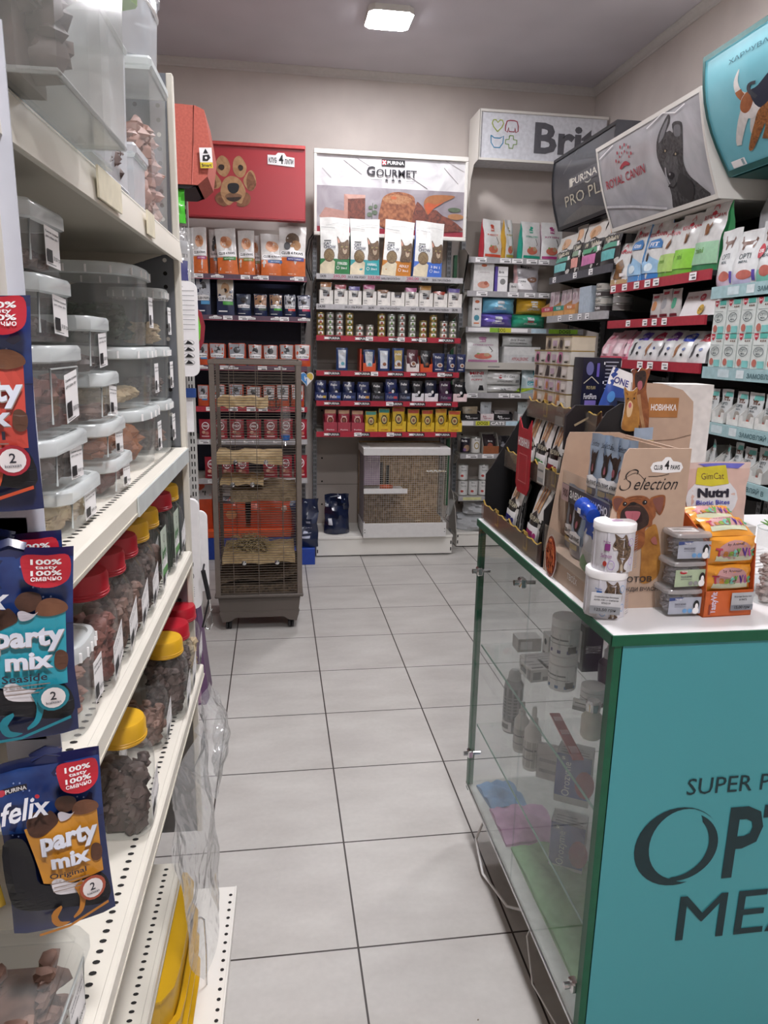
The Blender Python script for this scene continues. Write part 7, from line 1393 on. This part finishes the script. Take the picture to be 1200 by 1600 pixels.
mb = MB(); mb.box(-.028, .066, -.003, .05, 0, .158, C_('17172a', .35)); mb.deco(lambda u, v, o: (-.028+.094*u, -.003-o, .158*v), [('t', 'FortiFlora', .24, .43, .34, .08, WP, .01), ('r', .1, .28, .4, .37, C_('7a6ab0')), ('l', [(.04, .62), (.24, .72), (.44, .62)], .008, C_('c8c0a8')), ('t', 'PRO PLAN', .24, .56, .24, .05, C_('b8a878')), ('e', .18, .84, .1, .1, C_('6a6a9a')), ('r', .36, .72, .43, .92, C_('6a5ab0')), ('r', .48, .0, .484, 1, C_('3a3a4a'))]+[('r', .58, .93-.055*k, .92-.05*(k % 3), .945-.055*k, C_('b0b0bc')) for k in range(15)]+[('r', .52, .9-.28*k, .55, .94-.28*k, WP) for k in range(4)])
put('supplement_box', mb, 'dark navy supplement box with small white text behind the tins', 'box', (.962, .10, 1.331))
mb = carton(.066, .06, .04, C_('d0ccc8'), [('p', [(.1, 0), (.5, .4), (.9, 0)], BLK), ('l', [(.2, .9), (.4, .5)], .03, BLK), ('r', .6, .4, .85, .9, C_('8a80b0'))]); put('supplement_box', mb, 'small white and black box below the navy supplement box', 'box', (.935, .055, 1.302))
# ---- beige stand with blue pouches
BG = mat('beige cardboard', 'b89e8a', .5, var=.04); BGD = mat('brown beige print', 'a08672', .5)
t = thing('product_stand', 'beige stepped cardboard stand with frolicking dog print on the counter', 'display stand', (0, 0, ZT_))
t['label'] = 'beige cardboard stand with large script lettering and dog portrait'
yF, yN = -.085, -.335
mb = MB(); PF = [(.80, 0), (.80, .05), (.832, .29), (.838, .305), (.95, .305), (.965, .30), (.965, 0)]
mb.prism(PF, -.002, .002, BG, lambda a, b, c: (a, yF+b, c)); mb.obj('side_panel', t)
mb = MB(); mb.prism([(.80, 0), (.80, .02), (.840, .295), (.848, .305), (.968, .305), (.968, 0)], -.002, .002, BG, lambda a, b, c: (a, yN+b, c))
SS = lambda x, z, o: (x, yN-.002-o, z)
def seg(cx, cz, s): return lambda pts: [(cx+a*s, cz+b*s) for a, b in pts]
scr = [('l', sm([(0.8657, 0.2574), (0.8674, 0.2639), (0.8596, 0.2665), (0.8499, 0.2624), (0.8448, 0.255), (0.8479, 0.2478), (0.8545, 0.2429), (0.8528, 0.2331), (0.843, 0.2289), (0.8359, 0.2316), (0.8353, 0.2381)], False), [.0003+.0009*abs(math.sin(k*.31)) for k in range(41)], BLK),
       ('l', sm([(0.8411, 0.2479), (0.8505, 0.2559), (0.8653, 0.2607), (0.8783, 0.2509), (0.8842, 0.2443)], False), .0004, BLK), ('l', sm([(0.8883, 0.2541), (0.9088, 0.2546), (0.9283, 0.2587)], False), .0005, BLK), ('t', 'election', .905, .2405, .085, .0225, BLK, -.004, .45)]
RED_ = mat('red brown dog print', '9a5c34', .5, h2='7a4424', scale=30, dist=2); DKM = mat('dark muzzle print', '3e2a24', .5, h2='2a1c18', scale=60)
DF = [('p', sm([(.895, .05), (.8906, .0922), (.8881, .1353), (.8927, .1515), (.9061, .1634), (.915, .1592), (.924, .1266), (.93, .0915), (.925, .06)]), mat('ginger cat print', 'b8823c', .5, h2='94622c', scale=40)),
      ('p', sm([(0.8333, 0.1885), (0.8248, 0.1986), (0.8222, 0.2105), (0.825, 0.2173), (0.8362, 0.2178), (0.8481, 0.2126), (0.8419, 0.2023)]), RED_), ('p', sm([(0.8331, 0.1905), (0.8266, 0.2005), (0.8255, 0.2124), (0.8344, 0.2153), (0.8431, 0.2102)]), C_('6a4038')),
      ('p', sm([(0.8956, 0.2127), (0.9084, 0.2185), (0.9219, 0.2193), (0.9261, 0.2133), (0.9256, 0.1954), (0.9178, 0.1814), (0.902, 0.2016)]), RED_), ('p', sm([(0.9011, 0.2096), (0.9129, 0.2155), (0.9224, 0.2144), (0.9214, 0.1954), (0.9163, 0.1854)]), C_('7a4a40')),
      ('p', sm([(.84, .11), (0.8359, 0.1685), (0.834, 0.1885), (0.8396, 0.2043), (0.8489, 0.2141), (0.865, 0.2183), (0.8836, 0.2177), (0.8969, 0.2097), (0.9068, 0.1956), (0.9104, 0.1815), (0.9052, 0.1715), (0.9042, 0.1614), (0.8923, 0.1555), (.89, .12)]), RED_), ('l', sm([(.852, .213), (.865, .2165), (.88, .2155)], False), .0009, C_('6a3c20')), ('l', sm([(.855, .2095), (.866, .212), (.878, .211)], False), .0007, C_('6a3c20')),
      ('p', sm([(.842, .15), (0.8411, 0.1684), (0.8412, 0.1884), (0.8505, 0.1983), (0.8601, 0.2051), (0.8726, 0.204), (0.8859, 0.1958), (0.8958, 0.1817), (0.8973, 0.1676), (0.8919, 0.1596), (.87, .15)]), DKM), ('p', sm([(0.8448, 0.1724), (0.8474, 0.1883), (0.8615, 0.1912), (0.8762, 0.19), (0.8837, 0.1779), (0.8806, 0.1678)]), C_('2a1416')), ('p', sm([(0.849, 0.1883), (0.8596, 0.1898), (0.878, 0.1883), (0.8774, 0.1779), (0.8719, 0.171), (0.8637, 0.1701), (0.855, 0.1743)]), C_('b0606c')), ('l', [(.8636, .186), (.864, .174)], .0003, C_('8a4450')),
      ('p', sm([(.8565, .2035), (.860, .2065), (.8665, .2065), (.870, .2035), (.8635, .200)]), C_('141012')), ('e', .8469, .2033, .0042, .0042, DKM), ('e', .8469, .2033, .0028, .003, BLK), ('e', .8476, .2043, .0008, .0008, WP), ('e', .8855, .2058, .0048, .0044, DKM), ('e', .8855, .2058, .0032, .0033, BLK), ('e', .8864, .2068, .0009, .0009, WP), ('l', sm([(.852, .1975), (.8635, .1995), (.877, .1975)], False), .0006, C_('5a4038')), ('p', sm([(.905, .135), (.9128, .141), (.9186, .1266), (.9101, .1267)]), C_('a06058'))]
mb.deco(SS, [('p', sm([(.895, .262), (.895, .279), (.912, .282), (.918, .289), (.928, .289), (.934, .282), (.95, .279), (.95, .262)][::-1], n=2), WP), ('t', 'CLUB', .906, .2705, .017, .009, BLK, .03), ('t', '4', .9225, .275, .009, .017, BLK, .03), ('t', 'PAWS', .939, .2705, .018, .009, BLK, .03)]+scr+DF+[('t', 'ГОТОВ', .885, .0585, .06, .011, C_('3a3434'), .02), ('t', 'ЗАВЖДИ ВЧАСНО', .89, .038, .095, .010, C_('3a3434'), .02)], .0006, .00008)
mb.obj('printed_side_panel', t)
mb = MB(); mb.box(.962, .966, yN, yF, 0, .3, BG); mb.obj('back_panel', t)
for k, (xf, z0, xb) in enumerate(((.803, .055, .87), (.836, .175, .962))):
    mb = MB(); mb.box(xf, xb, yN+.003, yF-.003, z0, z0+.003, BG); mb.box(xb-.003, xb, yN+.003, yF-.003, z0, z0+.12, BG); mb.obj('step', t)
    mb = MB(); mb.box(xf-.008, xf-.006, yN+.004, yF-.004, z0-.01, z0+.05, ACRY); mb.obj('clear_lip', t)
mb = MB(); mb.box(.801, .804, yN+.003, yF-.003, 0, .06, BG); mb.deco(lambda y, z, o: (.801-o, y, z), [('t', 'ТВОЇХ', -.24, .03, -.05, .016, WP, .01)]); mb.obj('front_lip', t)
mb = MB(); mb.box(.822, .824, yN+.004, yF-.02, .165, .20, C_('4a4448', .4)); mb.deco(lambda u, v, o: (.822-o, yF-.02+(yN+.024-yF)*u, .165+.035*v), [('t', 'ЗАВЖДИ ВЧАСНО', .58, .5, .78, .55, WP, .03), ('r', 0, 0, .17, 1, C_('b89a98')), ('t', '900', .09, .5, .12, .5, C_('5a3a3a'), .02)]); mb.obj('banner_strip', t)
mb = MB(); N_ = 20
mb.add([(.795, -.135+.032*math.cos(2*PI*i/N_), .045+.048*math.sin(2*PI*i/N_)) for i in range(N_)], [tuple(range(N_))], WP); mb.add([(.7945, -.135+.029*math.cos(2*PI*i/N_), .045+.045*math.sin(2*PI*i/N_)) for i in range(N_)], [tuple(range(N_))], C_('8a3a20'))
for k in range(120):
    a, q = rnd.uniform(0, 6.28), rnd.random()**.5*.85; y = -.135+.027*q*math.cos(a); z = .045+.042*q*math.sin(a)
    mb.tube([(.7935, y-.001, z-.004), (.7925, y+.001, z+.004)], .0013, C_(['b85a30', '9a4420', 'c87040'][k % 3]), 4)
mb.obj('oval_picture', t)
def sel(lbl, x, y, z, seed, tl=0, w_=.075, h=.135, rz=-PI/2):
    D = [('r', 0, 0, 1, .3, G_('27345e')), ('e', .5, .56, .22, .17, FURD), ('p', [(.28, .6), (.24, .78), (.4, .7)], FURD), ('p', [(.72, .6), (.76, .78), (.6, .7)], FURD), ('e', .52, .5, .08, .06, C_('a05a64')), ('p', [(.12, .22), (.88, .22), (.88, .36), (.6, .4), (.12, .36)], WP), ('t', 'CLUB 4 PAWS', .5, .29, .7, .07, BLK, .03), ('r', .3, .12, .75, .2, C_('b09a60')), ('t', 'Selection', .5, .86, .6, .09, BLK, 0, .4)]
    put('treat_pouch', bag(w_, h, .018, G_('98a8bc'), D, side=G_('7a8aa4'), seed=seed, tilt=tl, crk=1.5), lbl, 'pouch', (x, y, z), rz, 'blue grey treat pouches on the beige stand')
for i, y in enumerate((-.20, -.24, -.265, -.285)): sel('blue grey dog treat pouch, %s from the far side on the upper step' % ORD[i], .85+.006*i, y, 1.21, 620+i, 0, rz=-PI/2+(0, .1, .15, .2)[i], w_=.062)
for i, (x, y) in enumerate(((.845, -.125), (.83, -.19), (.84, -.26))): sel('blue grey dog treat pouch, %s from the far side on the lower step' % ORD[i], x, y, 1.09, 630+i, w_=.075)
mb = bag(.07, .10, .02, G_('d8d8dc'), [('r', 0, .7, 1, 1, C_('1f4aa8', .3)), ('p', [(.1, .0), (.3, .3), (.8, .2), (.9, 0)], C_('3a9a3a'))], seed=640, crk=2); put('toy_pouch', mb, 'white and green packet with blue top hanging off the beige stand', 'pouch', (.812, -.285, 1.09), -PI/2, None, (0, .1))
mb = MB(); mb.blob((0, 0, 0), (.018, .026, .018), C_('1c44a8', .25), rnd, 16, 10, .03); mb.tube([(0, -.026, -.004), (0, .026, .006)], [.014, .017], C_('1c44a8', .25), 14); mb.box(-.0185, -.018, -.008, .006, -.004, .006, WP); put('blue_roll', mb, 'shiny blue roll resting above the white and green packet', 'roll', (.808, -.27, 1.205))
# ---- stands behind
t = thing('product_stand', 'taller beige stand with НОВИНКА header behind the script stand', 'display stand', (-.04, 0, ZT_))
mb = MB(); HP = [(1.02, 0), (1.165, 0), (1.172, .33), (1.168, .37), (1.14, .395), (1.09, .408), (1.02, .41)]
mb.prism(HP, -.06, -.057, BG); mb.deco(lambda x, z, o: (x, -.06-o, z), [('r', 1.062, .335, 1.133, .378, C_('a8703c')), ('t', 'НОВИНКА', 1.099, .357, .060, .014, WP, .02), ('l', [(1.03, .30), (1.08, .283), (1.13, .287), (1.17, .297)], .0008, C_('7a6454'))])
mb.obj('header_card', t)
mb = MB(); mb.box(.985, .99, -.06, .05, 0, .33, BG); mb.box(.985, 1.165, .04, .045, 0, .33, BG); mb.prism([(.985, .0), (1.03, 0), (1.03, .27), (.985, .30)], -.062, -.058, mat('gold beige print', 'b8a078', .4)); mb.obj('casing', t)
DG_ = [(x+.04, z) for x, z in [(1.0073, 0.30), (0.9938, 0.3528), (0.9809, 0.3791), (0.9766, 0.3941), (0.9763, 0.4239), (0.9712, 0.4349), (0.9788, 0.4387), (0.9862, 0.4333), (0.9933, 0.4419), (1.003, 0.4384), (1.0127, 0.4411), (1.0139, 0.43), (1.0097, 0.4132), (1.0101, 0.3907), (1.0202, 0.353), (1.0225, 0.30)]]
mb = MB(); mb.prism(sm(DG_), -.07, -.067, RED_, mside=WP); mb.deco(lambda x, z, o: (x+.04, -.07-o, z), [('p', sm([(.98, .425), (.985, .432), (1.0, .436), (1.006, .425), (1.004, .405), (.995, .394), (.984, .4)]), DKM), ('p', sm([(.989, .412), (.997, .413), (.999, .4), (.993, .394), (.988, .402)]), C_('a8606a')), ('e', .986, .424, .0022, .002, BLK), ('e', 1.001, .425, .0022, .002, BLK), ('p', sm([(.989, .421), (.996, .421), (.993, .417)]), BLK), ('l', sm([(.992, .385), (1.0, .35), (1.012, .31)], False), .004, FURL), ('e', .976, .433, .0025, .004, C_('7a4a40')), ('e', 1.0105, .434, .0025, .004, C_('7a4a40'))], .0006, .00015); mb.obj('dog_cutout', t)
CT_ = [(x+.04, z) for x, z in [(0.9605, 0.31), (0.9605, 0.3412), (0.9619, 0.3676), (0.9577, 0.3901), (0.9575, 0.4015), (0.9655, 0.3931), (0.9776, 0.3932), (0.9871, 0.4), (0.9874, 0.3754), (0.9962, 0.349), (0.9961, 0.31)]]
mb = MB(); mb.prism(sm(CT_), -.074, -.071, mat('ginger cat print'), mside=WP); mb.deco(lambda x, z, o: (x+.04, -.074-o, z), [('p', sm([(.966, .36), (.972, .372), (.98, .362), (.977, .34), (.969, .338)]), C_('d8b890')), ('e', .973, .362, .0035, .006, C_('b8606a')), ('e', .967, .376, .0017, .002, BLK), ('e', .981, .377, .0017, .002, BLK), ('l', [(.962, .39), (.966, .384)], .0014, C_('8a5628')), ('l', [(.984, .39), (.98, .384)], .0014, C_('8a5628'))], .0006, .00015); mb.obj('cat_cutout', t)
mb = bag(.05, .1, .012, G_('98a8bc'), [('r', .1, .1, .9, .3, C_('3a4a78'))], seed=650); put('treat_pouch', mb, 'single blue grey pouch in front of the taller beige stand', 'pouch', (1.005, -.085, 1.245), .2)
mb = MB(); mb.prism([(0, 0), (.05, 0), (.05, .22), (0, .22)], 0, .004, mat('gold beige print')); mb.deco(lambda x, z, o: (x, -o, z), [('t', 'Selection', .025, .19, .04, .02, BLK, 0, .3)]); put('gold_card', mb, 'gold beige folded card between the two beige stands', 'card', (.975, -.10, 1.10), .1)
mb = MB(); mb.prism([(0, 0), (.115, 0), (.115, .095), (.11, .1), (.02, .1), (0, .075)], 0, .01, C_('1c181c')); mb.deco(lambda x, z, o: (x, -o, z), [('l', [(.02, .055), (.065, .08), (.11, .06)], .0025, C_('a8967a')), ('r', .06, .02, .072, .04, C_('c02a34'))]); put('header_card', mb, 'black header card with gold chevron behind the blue pouches', 'card', (.862, .0, 1.285))
mb = bag(.075, .13, .04, G_('2a4a9a'), [('r', 0, .7, 1, 1, WP), ('t', 'ONE', .4, .8, .5, .12, C_('4a4a8a'), .03), ('e', .75, .6, .14, .08, C_('c83a5a')), ('p', [(.1, .1), (.3, .5), (.9, .6), (.7, .2)], C_('1c2a50')), ('e', .3, .15, .2, .08, C_('d0b0a8')), ('e', .2, .5, .12, .1, C_('4a8ad0'))], seed=655); put('cat_food_bag', mb, 'blue and white cat food bag tucked behind the dog cutout', 'bag', (.975, .035, 1.335), 0, None, (0, .3))
mb = MB(); mb.box(.96, 1.2, .06, .30, ZT_, 1.329, C_('1c1a1e')); 
put('black_carton', mb.mesh('m'), 'plain black carton carrying the blue bag behind the stands', 'box', (0, 0, 0)) if False else None
mb = MB(); mb.box(0, .13, 0, .09, 0, .39, C_('d8d4d0')); mb.prism([(.0, .0), (.13, .0), (.10, .16), (.0, .16)], -.003, 0, C_('b0b4ac')); put('white_monitor_back', mb, 'tall plain white carton behind the beige НОВИНКА header', 'box', (1.265, .29, 1.0305))
# ---- front row: tins, tubs, orange box, bag
def catcan(label, x, y, z, r, h, a, b):
    t = thing('milk_powder_can', label, 'can', (x, y, z)); mb = MB(); mb.lathe([(r*.98, 0), (r, .003), (r, h-.014)], C_('d6d4da'), 36, cap=True)
    S = cyl_S(r, h-.014, PI, 0.05)
    mb.deco(S, [('r', 0, 0, 1, 1, C_('d2d0d8')), ('p', sm([(.35, .98), (.37, .85), (.335, .70), (.35, .6), (.42, .56), (.41, .38), (.45, .25), (.45, .1), (.42, .03), (.52, .02), (.58, .05), (.53, .12), (.54, .25), (.62, .4), (.64, .6), (.58, .78), (.52, .97), (.46, .88)]), TABBY), ('p', sm([(.47, .22), (.47, .08), (.51, .08), (.5, .22)]), C_('b8a894')), ('e', .37, .70, .012, .02, BLK), ('p', sm([(.335, .66), (.36, .64), (.40, .60), (.36, .58)]), C_('cfc4ba')), ('l', sm([(.5, .85), (.53, .7), (.58, .55)], False), .006, C_('3a2e26')), ('l', sm([(.44, .5), (.5, .45), (.58, .5)], False), .006, C_('3a2e26')), ('l', [(.43, .38), (.52, .33)], .006, C_('3a2e26')),
       ('r', .22, .55, .3, .72, C_(a)), ('t', 'Beaphar', .25, .76, .1, .06, C_(a)), ('t', 'Salmon' if a == '8a3a80' else 'Milk', .25, .42, .16, .1, C_(a), .01, .2), ('e', .24, .22, .03, .07, C_('a83a30' if a == '8a3a80' else '3a6aa0')), ('o', .33, .2, .05, .12, .15, C_(b)), ('o', .6, .78, .045, .1, .15, C_(b)), ('o', .62, .3, .035, .1, .15, C_(b))]+[('r', .68, .9-.06*k, .86-.02*(k % 3), .915-.06*k, C_('8a8a96')) for k in range(14)])
    mb.obj('body', t); mb = MB(); mb.lathe([(r*1.0, h-.015), (r*1.04, h-.014), (r*1.04, h-.002), (r*1.0, h), (.001, h)], WP, 36, cap=False); mb.deco(lambda u, v, o: ((u-.5)*r*1.4, (v-.5)*r*1.4, h+o), [('r', .35, .4, .75, .5, C_('b88ab8')), ('r', .3, .6, .7, .64, C_('c8a8c8'))]); mb.obj('lid', t)
catcan('white and pink cat milk can stacked on the other can', .824, -.355, 1.118, .0365, .088, '8a3a80', 'a888c8'); catcan('white and blue cat milk can standing on the counter', .816, -.355, 1.0305, .0365, .088, '3a6ab0', '6aa0d0')
mb = carton(.056, .038, .0015, C_('c4c4c6'), [('r', 0, 0, 1, .38, C_('8a8c90')), ('t', 'Смакоточки беззерн', .5, .82, .8, .09, BLK), ('t', 'котів 1081 з грибами', .5, .68, .8, .09, BLK), ('t', '076219', .5, .54, .3, .08, BLK), ('t', '125,50 грн', .5, .2, .7, .18, BLK, .0)]); put('price_card', mb, 'price card reading 125,50 leaning on the blue cat can', 'card', (.796, -.400, 1.045), -.1, None, (-.1, .08))
def snack(label, z, lab, c2, rz=0.0, dx=0.0):
    t = thing('snack_tub', label, 'tub', (.962+dx, -.362, z), rz); mb = MB(); w_, d, h = .072, .058, .0515
    r = w_/2; mb.lathe([(r*.9, 0), (r*.98, h*.85)], CLR, 28, sq=5, ay=d/w_, cap=True); mb.obj('body', t)
    mb = MB(); mb.lathe([(r*1.0, h*.84), (r*1.06, h*.86), (r*1.06, h*.95), (r*1.0, h), (.001, h)], film('grey clear lid', 'c4c0c0', .55, .15, .15), 28, sq=5, ay=d/w_, cap=False); mb.obj('lid', t)
    mb = MB(); S = lambda u, v, o: (-w_*.44+w_*.88*u, -d/2*.985-.0012-o, .006+.032*v); mb.grid(lambda a, b: S(a, b, 0), 2, 2, C_(lab), False)
    mb.deco(S, [('p', [(0, 1), (.45, 1), (.3, .85), (0, .8)], C_('3a4a80')) if lab != 'a8b89a' else ('e', .25, .85, .12, .1, C_('b02a34')), ('t', 'TRIXIE', .27, .9, .2, .1, WP), ('t', 'SNACK BONES', .35, .6, .35, .12, C_('5a5a66')), ('t', 'МІСТИТЬ М ЯСО', .35, .45, .35, .06, C_('5a5a66')), ('e', .5, .2, .07, .13, C_(c2)), ('e', .66, .2, .07, .13, C_(c2)), ('e', .84, .55, .09, .28, BLK), ('e', .85, .45, .05, .2, WP), ('e', .83, .2, .1, .2, WP)], .0006); mb.obj('printed_label', t)
    mb = lumps(-w_*.4, w_*.4, -d*.4, d*.4, .003, h*.7, C_('8a8488'), rnd, 40, .009); stuff('snack_bones', mb, 'small grey snacks inside the '+label.split(',')[0], 'pet treats', (.962+dx, -.362, z), rz)
snack('top clear snack tub with dog picture', 1.1365, 'a8acb8', '6a9ac8'); snack('middle snack tub with green label', 1.0835, 'a8b89a', '8a8a8a', .05, -.002); snack('bottom clear snack tub with blue cornered label', 1.0305, 'a8acb8', '6a9ac8', .0, -.006)
mb = carton(.05, .014, .001, WP, [('r', .1, .4, .9, .6, C_('888888'))]); mb2 = MB(); mb2.box(-.025, .025, -.012, .012, 0, .0006, WP); mb2.deco(lambda u, v, o: (-.025+.05*u, -.012+.024*v, .0006+o), [('r', .1, .55, .85, .65, C_('777777')), ('r', .1, .3, .9, .38, C_('777777'))]); put('paper_sticker', mb2, 'white paper sticker lying on the top snack tub', 'label', (.955, -.36, 1.1880), -.1)
t = thing('treat_dispenser', 'orange carton dispenser with stacked TastyVit packets on the counter', 'box', (1.045, -.335, 1.0305), .05)
OR = C_('c8602c', .4); ORP = G_('d8902c')
mb = MB(); mb.box(-.058, .042, -.06, -.058, 0, .05, OR); mb.prism([(-.06, 0), (.06, 0), (.06, .15), (-.05, .135), (-.06, .05)], 0, .002, OR, lambda a, b, c: (-.058+b, a, c)); mb.prism([(-.06, 0), (.06, 0), (.06, .15), (-.05, .135), (-.06, .05)], 0, .002, C_('b8542a'), lambda a, b, c: (.040+b, a, c)); mb.box(-.058, .042, .058, .06, 0, .15, OR); mb.box(-.058, .042, -.06, .06, 0, .002, OR)
mb.prism([(-.06, .135), (.02, .175), (.06, .19), (.06, .15)], 0, .002, OR, lambda a, b, c: (-.058+b, a, c)); mb.deco(lambda u, v, o: (-.058+.1*u, -.06-o, .05*v), [('t', 'TastyVit', .2, .55, .16, .85, C_('d8c8d8'), .03, 0, 90), ('r', .1, .1, .14, .5, C_('8a3a2a'))]); mb.obj('carton', t)
def packet(w_, h, d, seed):
    L_ = [('a83048', 'T', .1), ('b0702c', 'a', .24), ('7a9a34', 's', .35), ('6ab0a0', 't', .45), ('5a9a40', 'y', .56), ('4a2a80', 'V', .71), ('a03a90', 'i', .83), ('3a8a60', 't', .92)]
    D = [('e', .5, .55, .36, .36, C_('b88a8a')), ('r', .1, .16, .9, .36, C_('c0c4a8')), ('t', 'by Animall', .5, .78, .4, .12, C_('3a2a2a'), .0, .3)]+[('t', l, .05+.9*x, .5 if l not in 'as' else .46, .10 if l not in 'iTV' else (.04 if l == 'i' else .12), .3 if l not in 'as' else .2, C_(c), .04) for c, l, x in L_]
    return bag(w_, h, d, ORP, D, kind='pillow', seed=seed, crk=1.5)
for k in range(2): mb = packet(.094, .052, .03, 700+k); o = mb.obj('treat_packet', t); o.location = (-.008, -.048, .046+.052*k)
for k in range(2): mb = packet(.094, .052, .02, 710+k); o = mb.obj('treat_packet', t); o.location = (-.008, -.045+.045*k, .150+.012*k); o.rotation_euler = (-1.1, 0, 0)
mb = carton(.045, .034, .001, C_('b0b2b6'), [('r', 0, 0, 1, .32, C_('7a7e86')), ('t', 'Вітаміни GimCat мікс', .5, .8, .8, .1, BLK), ('t', '019472', .5, .62, .35, .1, BLK), ('t', '15,00 грн', .5, .17, .7, .2, BLK)]); put('price_card', mb, 'price card reading 15,00 on the orange dispenser', 'card', (1.065, -.3985, 1.043), .05)
mb = bag(.155, .125, .04, G_('d0b0a4'), [('e', .42, .42, .38, .34, G_('d8d8dc')), ('p', [(.2, .98), (.9, .98), (.8, .9), (.35, .92)], C_('6a6ac0')), ('p', [(.16, .66), (.2, .92), (.62, .95), (.66, .66), (.4, .62)], C_('c8bc30')), ('t', 'GimCat', .42, .78, .34, .1, C_('5a3a30'), .0), ('t', 'Nutri', .42, .52, .46, .15, C_('1c1a2c'), .05), ('t', 'Biotic Bites', .42, .37, .5, .07, C_('4a4aa8'), .02)], seed=720, top=G_('d8c0b8')); put('cat_snack_bag', mb, 'pink and white resealable cat snack bag behind the orange dispenser', 'bag', (1.098, -.22, 1.166), .05)
mb = MB(); mb.box(-.07, .06, -.04, .04, 0, .135, C_('c8c4c0')); put('white_carton', mb, 'plain white carton holding up the pink snack bag', 'box', (1.115, -.22, 1.0305), .05)
mb = MB(); mb.box(-.12, .12, -.09, .09, 0, .004, WP); mb.deco(lambda u, v, o: (-.12+.24*u, -.09+.18*v, .004+o), [('r', .1, .2+.12*k, .9, .215+.12*k, C_('777777')) for k in range(6)]); put('paper_pile', mb, 'loose printed paper sheets on the counter behind the dispenser', 'paper', (1.32, -.06, 1.0305), .2)
mb = MB(); mb.box(-.08, .08, -.06, .06, 0, .004, C_('c8ccd0')); put('paper_pile', mb, 'second loose paper sheet nearer the clear cup', 'paper', (1.27, -.24, 1.0305), -.15)
t = thing('clear_cup', 'tall clear cup of pale treats cut off by the right edge', 'cup', (1.165, -.33, 1.0305)); mb = MB(); mb.lathe([(.026, .001), (.03, .1), (.031, .15)], CLR, 24, cap=False); mb.lathe([(.001, .001), (.026, .001)], CLR, 24, cap=False); mb.tube([(.031*math.cos(a*PI/12), .031*math.sin(a*PI/12), .15) for a in range(24)], .0015, FROST, 5, True); mb.obj('body', t)
mb = lumps(-.018, .018, -.018, .018, .003, .1, C_('a89a94'), rnd, 60, .008, m2=C_('c8c0bc')); stuff('pale_treats', mb, 'pale grey treats inside the tall clear cup', 'pet treats', (1.165, -.33, 1.0305))
mb = MB()
for k in range(14): a = k*.9; mb.tube([(0, 0, 0), (.012*math.cos(a), .012*math.sin(a), .02), (.028*math.cos(a), .028*math.sin(a), .026)], [.0012, .003, .0008], C_('6a9a50'), 5)
put('green_sprig', mb, 'small green sprig standing in the clear cup', 'plant', (1.165, -.33, 1.165))
